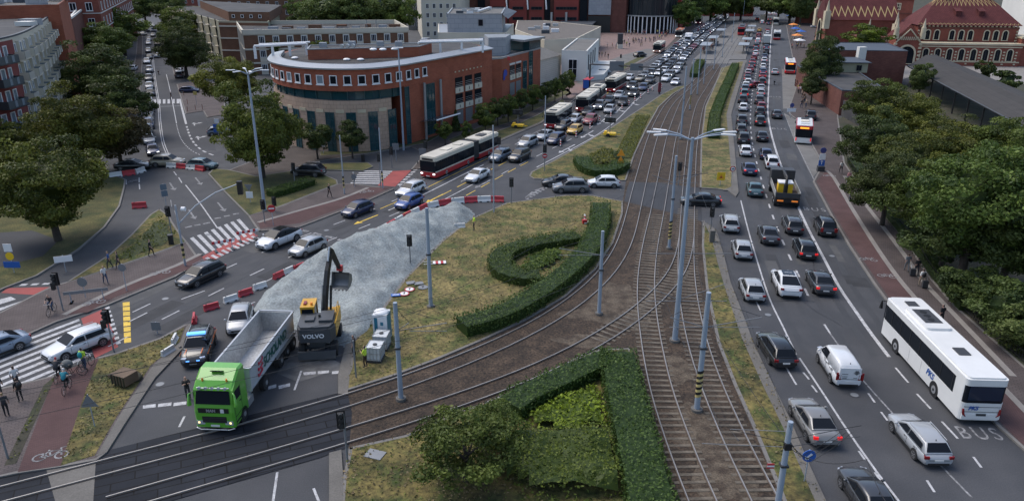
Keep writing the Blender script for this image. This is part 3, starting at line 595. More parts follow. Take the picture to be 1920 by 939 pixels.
 for s in (1, -1):
  part("headlight" + "*" * (s < 0)).box((h - .2, s * W * .66, p["hood"] - .27), (.26, .34, .12), hl, rz=s * .45)
  part("tail_light" + "*" * (s < 0)).box((-h + .1, s * W * .76, p["tail"] - .17), (.2, .28, .17 if kind not in ("van", "mpv") else .4), tl, rz=-s * .2)
  part("mirror" + "*" * (s < 0)).ball((x1 - .35, s * (W + .1), belt + .06), (.09, .12, .075), paint, 8, 5)
 part("number_plate").box((h + .015, 0, .46), (.03, .5, .11), plate); part("number_plate*").box((-h - .012, 0, .6 if kind != "sedan" else .62), (.03, .5, .11), plate)
 if kind in ("sedan", "hatch", "estate", "suv"): pass
 def wheel(mb, c, s):
  mb.cyl(c, p["r"], .2, rubber, 'y', 16 if not merged else 10)
 wl = []
 for wx in (p["wb"] / 2, -p["wb"] / 2):
  for s in (1, -1):
   c = (wx, s * (W - .075), p["r"])
   if merged: wheel(out["car"], c, s); out["car"].cyl((wx, s * (W + .028), p["r"]), p["r"] * .62, .012, alloy, 'y', 10)
   else: wl.append((c, s))
 return out, wl, p
_car_cache = {}
def rim_mesh(r, s):
 mb = MB(); y = s * .105
 mb.cyl((0, y * .9, 0), r * .68, .02, trim, 'y', 16)
 for k in range(5):
  a = 2 * math.pi * k / 5; mb.box((math.cos(a) * r * .36, y + s * .006, math.sin(a) * r * .36), (r * .62, .02, r * .16), alloy, M=None) if False else mb.add([(r * .1 * math.cos(a + 1.57) * d + e * math.cos(a), y + s * .01, r * .1 * math.sin(a + 1.57) * d + e * math.sin(a)) for d, e in ((-1, .05 * r), (-.8, .68 * r), (.8, .68 * r), (1, .05 * r))], [(0, 1, 2, 3) if s < 0 else (3, 2, 1, 0)], alloy)
 rings = [[(q * math.cos(2 * math.pi * i / 16), y + s * .008, q * math.sin(2 * math.pi * i / 16)) for i in range(16)] for q in ((r * .6, r * .7) if s < 0 else (r * .7, r * .6))]
 mb.loft(rings, alloy, caps=False); return mb.mesh("rim")
def car(kind, color, pos, rz, label, group=None, near=True, lit=False, brake=False, roof=None, name=None, cat="car"):
 colr = PAL[color] if isinstance(color, str) else color
 key = (kind, near, lit, brake, roof.name if roof else "")
 if key not in _car_cache:
  parts, wl, p = car_parts(kind, brake, lit, not near, roof)
  _car_cache[key] = ({n: mb.mesh(n.strip("*")) for n, mb in parts.items()}, wl, p, (MB().cyl((0, 0, 0), p["r"], .21, rubber, 'y', 18).mesh("wheel"), rim_mesh(p["r"], 1), rim_mesh(p["r"], -1)))
 meshes, wl, p, (wm, r1, r2) = _car_cache[key]
 name = name or {"hatch": "hatchback_car", "estate": "estate_car", "sedan": "sedan_car", "suv": "suv_car", "coupe": "coupe_car", "mpv": "family_car", "van": "delivery_van"}[kind]
 if not near:
  o = link(name, meshes["car"], None, pos, rz, label, cat, group, color=colr); return o
 t = thing(name, label, cat, pos, rz, group)
 for n, me in meshes.items(): link(n.strip("*"), me, t, color=colr)
 for c, s in wl:
  w = link("wheel", wm, t, c); link("rim", r1 if s > 0 else r2, w)
 return t
CARGROUPS = {}
# ---- the cars one can look into: photo position of the body's middle, kind, colour, label
bus_away = bus_line[::-1]
mainG, crossG, outG, streetG = "cars on the carriageway towards the camera", "cars on the crossing lane", "cars on the outbound road", "cars in the left street"
def place(px, z=.7): p = G(px[0], px[1], z); return Vector((p.x, p.y, 0))
def towards(px): return nearest_heading(WK, place(px)) + math.pi
NEAR = [
 ((145, 640), "estate", "white", "white estate car rolling over the big zebra crossing at the lower left", 0, {}, mainG, None),
 ((-14, 648), "sedan", "lightblue", "pale blue sedan cut off by the photo's left edge on the zebra crossing", 0, {}, mainG, None),
 ((376, 512), "estate", "black", "long black estate car driving past the red and white hand barriers", 0, {}, mainG, None),
 ((523, 445), "coupe", "white", "white crossover coupe with black glass roof beside the silver hatchback", 0, {"roof": roofglass}, mainG, None),
 ((577, 460), "hatch", "silver", "silver hatchback right behind the gravel heap beside the white crossover", 0, {}, mainG, None),
 ((670, 390), "hatch", "navy", "dark navy hatchback alone in front of the pavement with bike path", 0, {}, mainG, None),
 ((770, 353), "estate", "white", "white estate car just ahead of the articulated bus, beside the blue hatchback", 0, {"lit": 1}, mainG, None),
 ((767, 376), "hatch", "blue", "bright blue hatchback beside the white estate near the gravel heap", 0, {}, mainG, None),
 ((895, 327), "sedan", "white", "white sedan alone in the lane right of the articulated bus", 0, {}, mainG, None),
 ((938, 291), "suv", "bluegrey", "dark blue grey SUV beside the rear of the articulated bus", 0, {}, mainG, None),
 ((974, 291), "suv", "black", "black SUV at the front of the queue next to the blue grey SUV", 0, {}, mainG, None),
 ((989, 266), "suv", "silver", "silver SUV second in the queue behind the blue grey SUV", 0, {}, mainG, None),
 ((1022, 252), "sedan", "silver", "low silver sedan queueing behind the silver SUV", 0, {}, mainG, None),
 ((1043, 260), "mpv", "navy", "navy family car queueing beside the low silver sedan and a beacon post", 0, {}, mainG, None),
 ((1056, 235), "suv", "darkgrey", "dark grey SUV beside the first city bus of the three", 0, {}, mainG, None),
 ((1078, 242), "hatch", "yellow", "yellow hatchback, the only yellow car in the queue", 0, {}, mainG, None),
 ((1077, 222), "hatch", "white", "small white hatchback tucked beside the first city bus", 0, {}, mainG, None),
 ((1107, 224), "suv", "red", "dark red SUV behind the yellow hatchback", 0, {}, mainG, None),
 ((1103, 207), "sedan", "darkgrey", "dark grey sedan beside the front of the solo articulated bus in the queue", 0, {}, mainG, None),
 ((1124, 197), "suv", "grey", "grey SUV beside the articulated queue bus, behind the dark grey sedan", 0, {"lit": 1}, mainG, None),
 ((1143, 204), "hatch", "silver", "pale silver hatchback behind the dark red SUV", 0, {}, mainG, None),
 ((1142, 187), "sedan", "black", "black sedan behind the grey SUV alongside the articulated queue bus", 0, {}, mainG, None),
 ((1161, 177), "sedan", "silver", "silver sedan beside the last of the three queue buses", 0, {}, mainG, None),
 ((1169, 190), "mpv", "black", "black family car next to the last striped beacon posts", 0, {}, mainG, None),
 ((1188, 174), "suv", "black", "black SUV with lit lamps behind the black family car", 0, {"lit": 1}, mainG, None),
 ((1186, 161), "suv", "black", "black SUV with lit lamps behind the last queue bus", 0, {"lit": 1}, mainG, None),
 ((1207, 163), "estate", "navy", "navy estate car under the end of the sign gantry", 0, {}, mainG, None),
 ((450, 595), "hatch", "silver", "silver hatchback standing between the patrol car and the red barriers", R(-78), {}, None, None),
 ((1050, 338), "sedan", "black", "black sedan furthest left of three cars on the crossing lane", R(183), {}, crossG, None),
 ((1070, 349), "suv", "grey", "grey SUV in front of the white hatchback on the crossing lane", R(183), {}, crossG, None),
 ((1132, 340), "hatch", "white", "white hatchback waiting by the tram tracks on the crossing lane", R(178), {}, crossG, None),
 ((1314, 373), "sedan", "black", "black sedan driving over the tram rails beside the grass strip", R(172), {"brake": 1}, crossG, None),
 ((1525, 783), "sedan", "gold", "silver grey sedan driving past the wires of the lowest pole", 1, {"brake": 1}, outG, None),
 ((1723, 815), "estate", "silver", "silver estate car beside the rear of the white coach", 1, {}, outG, None),
 ((1630, 925), "sedan", "darkgrey", "dark grey sedan cut off by the photo's bottom edge", 1, {}, outG, None),
 ((1455, 649), "estate", "black", "black estate car left of the white delivery van", 1, {}, outG, None),
 ((1410, 538), "hatch", "silver", "silver blue hatchback left of the white coupe in the row of three", 1, {}, outG, None),
 ((1474, 527), "coupe", "white", "white coupe SUV between the silver hatchback and the dark grey sedan", 1, {}, outG, None),
 ((1538, 524), "sedan", "darkgrey", "dark grey sedan right of the white coupe SUV", 1, {"brake": 1}, outG, None),
 ((1509, 462), "estate", "black", "black estate with red brake lamps behind the dark wagon by the bus lane", 1, {"brake": 1}, outG, None),
 ((1392, 464), "hatch", "silver", "silver hatchback second from the kerb corner behind the silver estate", 1, {}, outG, None),
 ((1441, 436), "sedan", "darkgrey", "dark grey sedan right of the silver estate behind the crossing", 1, {}, outG, None),
 ((1486, 418), "estate", "darkgrey", "dark wagon right behind the crane lorry", 1, {}, outG, None),
 ((1547, 422), "mpv", "black", "black family car alone in the bus lane below the BUS lettering", 1, {}, outG, None),
 ((1369, 415), "estate", "silver", "silver estate waiting at the traffic signal corner", 1, {}, outG, None),
 ((1415, 352), "sedan", "teal", "blue green sedan left of the crane lorry", 1, {}, outG, None),
 ((1405, 314), "sedan", "navy", "navy sedan behind the white hatchback with its brake lamps lit", 1, {"brake": 1}, outG, None),
 ((1447, 303), "mpv", "white", "white family car right in front of the crane lorry", 1, {}, outG, None),
 ((1436, 287), "hatch", "navy", "navy hatchback in front of the white family car", 1, {}, outG, None),
 ((1398, 281), "hatch", "white", "white hatchback between the navy sedan and a black car", 1, {}, outG, None),
 ((1394, 258), "suv", "black", "black SUV in front of the white hatchback on the outbound road", 1, {}, outG, None),
 ((1429, 254), "sedan", "black", "black sedan right of the black SUV by the bus lane line", 1, {}, outG, None),
 ((1390, 240), "estate", "darkgrey", "dark estate in front of the black SUV", 1, {}, outG, None),
 ((1391, 224), "suv", "darkgrey", "dark SUV behind the white hatchback with tailgate window", 1, {}, outG, None),
 ((1457, 213), "sedan", "darkgrey", "dark grey sedan alone in the bus lane between two BUS letterings", 1, {}, outG, None),
 ((286, 280), "hatch", "navy", "navy hatchback with lit lamps at the head of the left street queue", 2, {"lit": 1}, streetG, None),
 ((314, 302), "suv", "beige", "beige SUV turning across the end of the left street", R(2), {}, streetG, None),
 ((380, 307), "hatch", "teal", "grey green hatchback turning behind the red and white barriers", R(-12), {}, streetG, None),
 ((249, 308), "sedan", "black", "black sedan half under the tree behind the barriers", R(5), {}, streetG, None),
 ((578, 321), "suv", "black", "black SUV parked behind the short hedge by the bank", R(170), {}, None, None),
]
_ls = smooth(GL([(285, 60), (279, 100), (279, 150), (280, 190), (278, 240), (280, 262), (290, 292)]))
for px, kind, colr, label, hd, kw, grp, _ in NEAR:
 p = place(px); p.z = .15 if px[0] == 578 else 0
 h = towards(px) if hd == 0 else (nearest_heading(bus_away, p) if hd == 1 else (nearest_heading(_ls, p) if hd == 2 else hd))
 if px[1] > 560 and hd == 0: h = math.atan2(*(G(60, 672) - G(160, 634)).yx)
 if px in ((1525, 783), (1723, 815), (1630, 925), (1455, 649)): h = math.atan2(*(G(1586, 802) - G(1643, 883)).yx)
 car(kind, colr, p, h, label, grp, True, **kw)
# ---- the queues further off: each car one mesh
def queue(L, lane, grp, hpath, rev, seen="counted from the near end", brake=0.):
 for i, q in enumerate(L):
  px, kind, colr = q[:3]; p = place(px, .6); h = nearest_heading(hpath, p) + (math.pi if rev else 0)
  if len(q) > 3: h += q[3]
  kn = {"hatch": "hatchback", "mpv": "family car", "suv": "SUV", "van": "van"}.get(kind, kind)
  car(kind, colr, p, h, f"{colr if colr != 'darkgrey' else 'dark grey'} {kn}, {ordinal(i + 1)} from near end of the {lane}", grp, False, lit=(rev and rnd.random() < .6), brake=(not rev and rnd.random() < brake))
def far(lane_px, start, end, spacing, pal, lane, n0=0):
 """procedural tail of a lane as (pixel, kind, colour) taken from the world path"""
 pth = smooth(GL(lane_px)); s = start; out = []
 while s < min(length(pth), end):
  p, h = along(pth, s); out.append((p + Vector((rnd.uniform(-.25, .25), 0, 0)), h, rnd.choice(["hatch", "estate", "sedan", "suv", "hatch", "mpv"]), rnd.choice(pal))); s += spacing * rnd.uniform(.88, 1.2)
 return out
def far_queue(L, lane, grp, rev, i0=0, brake=0.):
 for i, (p, h, kind, colr) in enumerate(L):
  kn = {"hatch": "hatchback", "mpv": "family car", "suv": "SUV", "van": "van"}.get(kind, kind)
  car(kind, colr, p, h + (math.pi if rev else 0), f"{colr if colr != 'darkgrey' else 'dark grey'} {kn}, {ordinal(i + 1 + i0)} from near end of the {lane}", grp, False, lit=(rev and rnd.random() < .6), brake=(not rev and rnd.random() < brake))
inL = [((1180, 146), "hatch", "white"), ((1210, 140), "sedan", "grey"), ((1221, 137), "suv", "darkgrey"), ((1226, 126), "hatch", "silver"), ((1233, 121), "hatch", "white"), ((1239, 116), "sedan", "darkgrey"), ((1246, 112), "hatch", "white")]
inM = [((1201, 147), "sedan", "beige"), ((1219, 151), "suv", "darkgrey"), ((1235, 137), "hatch", "white"), ((1245, 133), "suv", "white"), ((1251, 127), "suv", "darkgrey"), ((1257, 121), "sedan", "darkgrey"), ((1262, 116), "suv", "black"), ((1266, 111), "sedan", "white")]
inR = [((1249, 148), "suv", "white"), ((1257, 140), "suv", "grey"), ((1267, 133), "sedan", "white"), ((1272, 126), "suv", "silver"), ((1278, 118), "sedan", "darkgrey")]
queue(inL, "kerb side jam lane", mainG, WK, True)
queue(inM, "middle jam lane past the gantry", mainG, WK, True)
queue(inR, "jam lane beside the tram stop", mainG, WK, True)
car("hatch", "white", place((1267, 154), .6), towards((1267, 154)), "white hatchback alone beside the tip of the grass verge by the tracks", mainG, False, lit=True)
pale_pal = ["white", "white", "white", "silver", "silver", "grey", "darkgrey", "black", "bluegrey", "silver", "red"]
LA = [(1246, 112), (1255, 103), (1265, 93), (1275, 84), (1284, 77), (1300, 64), (1318, 51), (1334, 41), (1346, 30), (1351, 18)]
LB = [(1266, 111), (1276, 99), (1286, 88), (1297, 78), (1311, 66), (1326, 54), (1342, 42), (1354, 30), (1360, 17)]
LC = [(1278, 118), (1288, 104), (1299, 94), (1310, 83), (1322, 72), (1336, 58), (1350, 45), (1363, 33), (1369, 20)]
far_queue(far(LA, 7, 225, 6.6, pale_pal, ""), "kerb side jam lane", mainG, True, len(inL))
far_queue(far(LB, 6, 215, 6.5, pale_pal, ""), "middle jam lane past the gantry", mainG, True, len(inM))
far_queue(far(LC, 7, 210, 6.6, pale_pal, ""), "jam lane beside the tram stop", mainG, True, len(inR))
outL = [((1394, 201), "hatch", "white"), ((1393, 187), "suv", "black"), ((1396, 176), "mpv", "teal"), ((1397, 167), "suv", "bluegrey"), ((1399, 160), "hatch", "white"), ((1403, 154), "hatch", "white"), ((1402, 147), "sedan", "darkgrey"), ((1402, 142), "hatch", "red"), ((1403, 136), "hatch", "silver"), ((1407, 130), "sedan", "red"), ((1410, 122), "sedan", "darkgrey"), ((1411, 116), "sedan", "red"), ((1414, 108), "hatch", "red"), ((1417, 100), "hatch", "white"), ((1417, 93), "hatch", "bluegrey"), ((1418, 87), "suv", "darkgrey"), ((1421, 78), "van", "white"), ((1422, 72), "sedan", "red"), ((1423, 65), "sedan", "red"), ((1424, 57), "hatch", "yellow")]
outR = [((1425, 227), "suv", "black"), ((1425, 210), "suv", "black"), ((1428, 199), "hatch", "red"), ((1424, 188), "suv", "darkgrey"), ((1427, 174), "hatch", "silver"), ((1427, 165), "sedan", "silver"), ((1429, 154), "suv", "black"), ((1430, 142), "sedan", "red"), ((1431, 134), "sedan", "navy"), ((1431, 125), "hatch", "white"), ((1432, 119), "sedan", "darkgrey"), ((1433, 113), "hatch", "white"), ((1434, 106), "sedan", "navy"), ((1437, 97), "suv", "black"), ((1437, 89), "sedan", "navy"), ((1439, 62), "hatch", "white"), ((1439, 57), "sedan", "red"), ((1441, 44), "sedan", "navy"), ((1443, 37), "mpv", "white")]
queue(outL, "inner lane of the outbound road", outG, bus_away, False, brake=.55)
queue(outR, "outbound lane along the bus lane line", outG, bus_away, False, brake=.55)
for px, kind, colr, hd, lb in (((1416, 159), "sedan", "red", R(-40), "dark red sedan squeezing across between the two outbound lanes"), ((1453, 135), "sedan", "silver", 0, "silver sedan with red lamps in the bus lane ahead of the motorcycle"), ((1429, 43), "van", "white", 0, "white van beyond the tram stop behind a beige lorry"), ((1420, 36), "hatch", "red", 0, "red hatchback turning beyond the tram stop"), ((1439, 27), "hatch", "white", R(60), "white hatchback crossing the far junction, left one of a pair"), ((1449, 27), "hatch", "white", R(60), "white hatchback crossing the far junction, right one of a pair")):
 p = place(px, .6); car(kind, colr, p, nearest_heading(bus_away, p) + hd, lb, outG, False, brake=True)
stL = [((275, 245), "suv", "darkgrey"), ((279, 261), "hatch", "silver"), ((278, 233), "mpv", "navy"), ((278, 223), "sedan", "grey"), ((278, 213), "suv", "darkgrey"), ((280, 203), "sedan", "lightblue"), ((279, 191), "hatch", "white"), ((282, 174), "hatch", "black"), ((280, 161), "hatch", "silver"), ((279, 147), "suv", "darkgrey"), ((280, 131), "suv", "silver"), ((275, 115), "estate", "white"), ((280, 107), "sedan", "darkgrey"), ((278, 95), "hatch", "silver"), ((278, 81), "hatch", "white"), ((279, 74), "hatch", "silver"), ((287, 66), "hatch", "grey"), ((288, 57), "suv", "silver"), ((286, 48), "hatch", "white")]
stL.sort(key=lambda q: -q[0][1])
queue(stL, "queue of the left street", streetG, [p for p in _ls], False)
for px, kind, colr, hd, lb in (((298, 104), "hatch", "white", R(90), "white hatchback driving away behind the brown lorry in the left street"), ((269, 64), "sedan", "silver", R(100), "silver sedan parked under the trees far up the left street"), ((275, 57), "hatch", "grey", R(100), "grey hatchback parked far up the left street"), ((301, 67), "suv", "bluegrey", R(100), "blue grey SUV parked at the far right kerb of the left street"), ((252, 150), "hatch", "silver", R(105), "silver hatchback parked in shade left of the street queue"), ((250, 128), "hatch", "white", R(105), "white hatchback parked in shade under the dark street trees"), ((337, 133), "hatch", "white", R(100), "white hatchback parked in shade at the right kerb of the left street"), ((355, 169), "hatch", "navy", R(5), "dark blue hatchback parked behind the bollards at the street corner"), ((412, 246), "hatch", "bluegrey", R(20), "pale blue car parked behind blue signs under the tree"), ((338, 141), "suv", "darkgrey", R(100), "dark SUV parked in shade at the right kerb of the left street")):
 p = place(px, .6); car(kind, colr, p, hd, lb, streetG, False)
for px, kind, colr, hd, lb in (((1131, 137), "sedan", "bluegrey", R(45), "blue grey sedan in the bay beside the plaza under the gantry sign"), ((1200, 104), "suv", "black", R(40), "black SUV stopped in the bay behind the city bus"), ((1530, 50), "estate", "silver", R(5), "silver estate parked before the ornate brick tower building"), ((1541, 51), "van", "white", R(5), "white van parked before the ornate brick tower building"), ((1567, 55), "hatch", "white", R(5), "white hatchback parked at the right end by the brick tower"), ((800, 60), "sedan", "black", R(120), "black sedan parked in the alley behind the bank"), ((806, 67), "sedan", "grey", R(120), "grey sedan parked in the alley behind the bank"), ((802, 78), "van", "white", R(10), "white van parked in the alley behind the bank"), ((1765, 262), "van", "white", R(40), "white van half hidden behind the garden trees"), ((1520, 218), "suv", "black", R(70), "black SUV parked under the tree beside the bus stop")):
 p = place(px, .6); p.z = .14 if px[0] in (1131, 1200, 1520) else 0; car(kind, colr, p, hd, lb, None, False)
# ---- white delivery van with printed sides
p = place((1572, 677), .9); h = math.atan2(*(G(1544, 608) - G(1613, 707)).yx)
dv = car("van", "white", p, h, "white panel van with black printed marks on side and rear doors", outG, True, cat="van")
mb = MB()
for k, (y, z) in enumerate(((.35, 1.2), (.35, 1.02), (.35, .9), (-.35, .92))): mb.box((-2.305, y, z), (.01, .4 - .05 * k, .035), darkgrey)
for k in range(4):
 for s in (1, -1): mb.box((-2.306, -.4 + s * .1, 1.18 + .07 * k), (.01, .26, .03), black, M=Matrix.Translation((0, -.4, 1.2)) @ Matrix.Rotation(s * .6, 4, 'X') @ Matrix.Translation((0, .4, -1.2)))
mb.build("rear_print", dv)
mb = MB()
for s in (1, -1):
 for k in range(5): mb.box((.1 - .38 * k, s * .925, 1.08 - .1 * (k % 2)), (.26, .01, .05 + .03 * (k % 3)), darkgrey)
mb.build("side_print", dv)
mb = MB()
for s in (1, -1): mb.box((-2.29, s * .83, 1.02), (.06, .13, .55), tail_off)
mb.build("tail_lamp_column", dv)
# ---- buses
busred = mat("bus_red", (.42, .018, .025), .35, var=.05, coat=.4); buscream = mat("bus_cream", (.6, .56, .46), .4, var=.06, coat=.3); buswhite = mat("bus_white", (.66, .66, .64), .35, var=.05, coat=.4)
busroof = mat("bus_roof", (.5, .47, .4), .6, var=.15, scale=1)
def rrect(x0, x1, w, r=.25, n=4):
 out = []
 for cx, cy, a0 in ((x1 - r, w - r, 0), (x0 + r, w - r, 90), (x0 + r, -w + r, 180), (x1 - r, -w + r, 270)):
  for i in range(n + 1):
   a = R(a0 + 90 * i / n); out.append((cx + r * math.cos(a), cy + r * math.sin(a)))
 return out
def bus_section(t, x0, x1, bands, front=True, rear=True, roofm=busroof, name="body", pillars=True):
 W = 1.275; mb = MB(); H = bands[-1][1]
 for z0, z1, m, inset in bands: mb.prism(rrect(x0 + inset, x1 - inset, W - inset, .28), z0, z1, m, bottom=True)
 mb.prism(rrect(x0 + .12, x1 - .12, W - .14, .25), H, H + .1, roofm)
 b = mb.build(name, t)
 gz0, gz1 = [(z0, z1) for z0, z1, m, i in bands if m is glass][0]
 if pillars:
  q = MB(); n = max(2, int((x1 - x0) / 1.5))
  for i in range(1, n):
   x = x0 + (x1 - x0) * i / n
   for s in (1, -1): q.box((x, s * (W - .005), (gz0 + gz1) / 2), (.06, .02, gz1 - gz0 - .02), trim)
  q.build("window_pillar", t)
 return b
def wheels(t, xs, r=.48, w=1.13, big=.28):
 wm = MB().cyl((0, 0, 0), r, big, rubber, 'y', 20).mesh("wheel")
 for x in xs:
  for s in (1, -1):
   o = link("wheel", wm, t, (x, s * w, r)); MB().cyl((0, s * big / 2, 0), r * .55, .05, metal, 'y', 14).cyl((0, s * (big / 2 + .03), 0), r * .2, .05, darkgrey, 'y', 10).build("rim", o)
def bus(pos, rz, label, L=12, artic=False, low=busred, mid=buscream, up=buscream, near=True, roofm=busroof, rearlamp=False, group="city buses"):
 t = thing("city_bus", label, "bus", pos, rz, group)
 bands = [(.28, .95, low, 0), (.95, 1.12, mid, .002), (1.12, 2.45, glass, .02), (2.45, 2.95, up, 0)]
 secs = [(-L / 2, L / 2)] if not artic else [(L / 2 - 10.5, L / 2), (-L / 2, L / 2 - 11.9)]
 for k, (a, b) in enumerate(secs):
  bus_section(t, a, b, bands, roofm=roofm, name="body" if k == 0 else "rear_section", pillars=near)
  m = MB()
  for i in range(2 if artic else 3):
   x = a + (b - a) * (.25 + .3 * i); m.box((x, 0, 3.11), (1.5 if i % 2 else .9, 1.2, .12), [roofm, cream, darkgrey][(i + k) % 3])
  m.build("roof_hatch", t)
  m = MB()
  for i in range(3):
   x = a + (b - a) * (.12 + .36 * i)
   m.box((x, -1.272, 1.35), (1.15, .02, 1.95), glass); m.box((x, -1.28, 1.35), (.05, .03, 1.9), trim)
  m.build("door", t)
 if artic:
  m = MB(); x0, x1 = secs[1][1], secs[0][0]
  for i in range(9): m.prism(rrect(x0 + (x1 - x0) * i / 9, x0 + (x1 - x0) * (i + 1) / 9, 1.2 - .06 * (i % 2), .05), .5, 2.95 - .05 * (i % 2), darkgrey, bottom=True)
  m.build("bellows", t)
 h = L / 2
 m = MB(); m.box((h - .01, 0, 1.72), (.06, 2.36, 1.45), glass); m.build("windscreen", t)
 MB().box((h, 0, 2.66), (.05, 1.7, .28), black).build("destination_display", t)
 m = MB(); m.box((h - .01, 0, .55), (.08, 2.3, .3), low); m.box((h + .02, 0, .42), (.06, .52, .12), plate); m.build("bumper", t)
 for s in (1, -1):
  MB().box((h + .005, s * .95, .72), (.06, .32, .16), lamp_on).build("headlight", t)
  MB().box((-h - .005, s * 1.1, .85), (.05, .16, .5), tail_on if rearlamp else tail_off).build("tail_light", t)
  MB().tube([(h - .1, s * 1.2, 2.5), (h + .25, s * 1.35, 2.45), (h + .27, s * 1.37, 2.0)], [.03, .03, .1], black, 6).build("mirror", t)
 m = MB(); m.box((-h, 0, 1.75), (.06, 2.0, 1.2), glass); m.box((-h - .01, 0, 2.65), (.05, 1.3, .22), mat("display_amber", (.8, .25, .02), .4, emit=1.2) if rearlamp else black); m.build("rear_window", t)
 MB().box((-h - .02, 0, .6), (.05, 1.5, .5), low).build("engine_cover", t)
 wheels(t, [h - 2.7, -h + 3.2] if not artic else [h - 2.7, h - 8.6, -h + 3.2]); return t
def busat(px, label, L=12, z=1.5, h=None, **kw):
 p = G(px[0], px[1], z); p.z = .14 if px[0] == 1236 else 0; return bus(p, towards(px) if h is None else h, label, L, **kw)
busat((866, 288), "red and cream articulated city bus with black bellows leaving the crossing by the bank", 18, artic=True)
busat((1047, 217), "red and cream solo bus, first of the three buses in the queue", 9.5)
busat((1109, 183), "red and cream articulated bus in the middle of the three queueing buses", 17, artic=True)
busat((1155, 155), "red and cream solo bus, last of the three, below the gantry sign", 10.5)
busat((1236, 89), "pale bus with salmon front standing in the bay by the plaza", 10, low=mat("bus_salmon", (.5, .24, .16), .4), near=False)
busat((1275, 62), "bus with orange roof standing before the glass corner of the brick mall", 10, roofm=mat("bus_roof_orange", (.45, .13, .06), .5), low=buscream, near=False)
busat((1311, 38), "far white bus standing under the trees beyond the mall", 10, near=False)
for px, lb, L, low, up, rl in (((1507, 246), "white bus with red roof edge in the concrete bus bay", 6.8, buswhite, busred, True), ((1481, 124), "red bus with dark rear window stopped at the shelter under the tree", 11, busred, busred, True), ((1457, 66), "white and red bus driving in the bus lane near the tram stop", 10, busred, buswhite, False), ((1455, 40), "beige bus turning at the far junction", 10, buscream, buscream, False)):
 p = G(px[0], px[1], 1.5); p.z = 0
 bus(p, R(70) if px[0] == 1507 else nearest_heading(bus_away, p), lb, L, low=low, mid=buswhite, up=up, near=px[1] > 200, roofm=buswhite if px[0] != 1481 else buswhite, rearlamp=rl)
A, B = G(1656, 640), G(1786, 790); hd = math.atan2((A - B).y, (A - B).x)
rear = G(1834, 797); ctr = rear + Vector((math.cos(hd), math.sin(hd), 0)) * 6.05
ct = thing("coach", "long white coach with dark side windows and blue lettering beside the right pavement", "coach", (ctr.x, ctr.y, 0), hd)
cw = mat("coach_white", (.68, .68, .66), .35, var=.05, coat=.4)
bands = [(.35, 1.5, cw, 0), (1.5, 1.56, cw, -.004), (1.56, 2.75, glass, .015), (2.75, 3.2, cw, 0)]
bus_section(ct, -6.0, 6.0, bands, roofm=cw, name="body")
m = MB(); m.prism(rrect(-5.93, -4.6, 1.282, .25), 1.4, 3.1, cw); m.build("rear_corner", ct)
m = MB(); m.box((-5.98, 0, 2.25), (.12, 2.0, .95), glass_sky if False else mat("coach_rear_glass", (.012, .022, .045), .1)); m.build("rear_window", ct)
m = MB(); m.box((-6.0, 0, .62), (.1, 2.3, .35), cw); m.box((-6.03, 0, .75), (.05, .6, .14), darkgrey); m.box((-6.0, 0, 1.3), (.05, 2.2, .02), trim); m.box((-6.0, 0, .95), (.05, 2.2, .02), trim); m.build("rear_panel", ct)
for s in (1, -1):
 m = MB(); m.tube([(-6.0, s * 1.12, 1.15), (-6.04, s * 1.08, .8), (-6.04, s * .92, .62)], [.06, .08, .03], tail_off); m.build("tail_light", ct)
 MB().tube([(5.8, s * 1.2, 3.0), (6.3, s * 1.4, 2.8), (6.3, s * 1.42, 2.2)], [.04, .05, .14], black, 8).build("mirror", ct)
 MB().box((5.98, s * .95, .8), (.1, .4, .2), lamp_off).build("headlight", ct)
MB().box((5.99, 0, 2.1), (.08, 2.4, 1.7), glass).build("windscreen", ct)
m = MB(); m.prism(rrect(.4, 3.9, .85, .25), 3.3, 3.48, cw); m.box((2.3, 0, 3.49), (2.2, 1.2, .02), darkgrey)
for i in range(3): m.cyl((1.7 + .62 * i, 0, 3.5), .24, .04, black, 'z', 14)
m.build("air_conditioner", ct)
for x in (4.6, -2.6): MB().box((x, 0, 3.33), (.95, .75, .07), darkgrey).build("roof_hatch", ct)
wheels(ct, [3.3, -2.7], .5)
m = MB()
for s in (1, -1):
 for x in (3.3, -2.7): m.cyl((x, s * 1.276, .5), .58, .01, trim, 'y', 20)
 for x in (1.2, -.6): m.box((x, s * 1.277, .95), (.02, .01, 1.0), mat("panel_gap", (.3, .3, .3), .6))
m.build("wheel_arch", ct)
coachblue = mat("lettering_blue", (.02, .08, .3), .5)
for txt, sz, M in (("PKS", .62, Matrix.Translation((-1.9, 1.295, 1.2)) @ Matrix.Rotation(R(180), 4, 'Z') @ Matrix.Rotation(R(90), 4, 'X')), ("PKS", .36, Matrix.Translation((-6.03, .55, 1.2)) @ Matrix.Rotation(R(-90), 4, 'Z') @ Matrix.Rotation(R(90), 4, 'X'))):
 me = text_mesh(txt, sz, coachblue, .005, shear=.25, bold=.015); me.transform(M); link("lettering", me, ct)
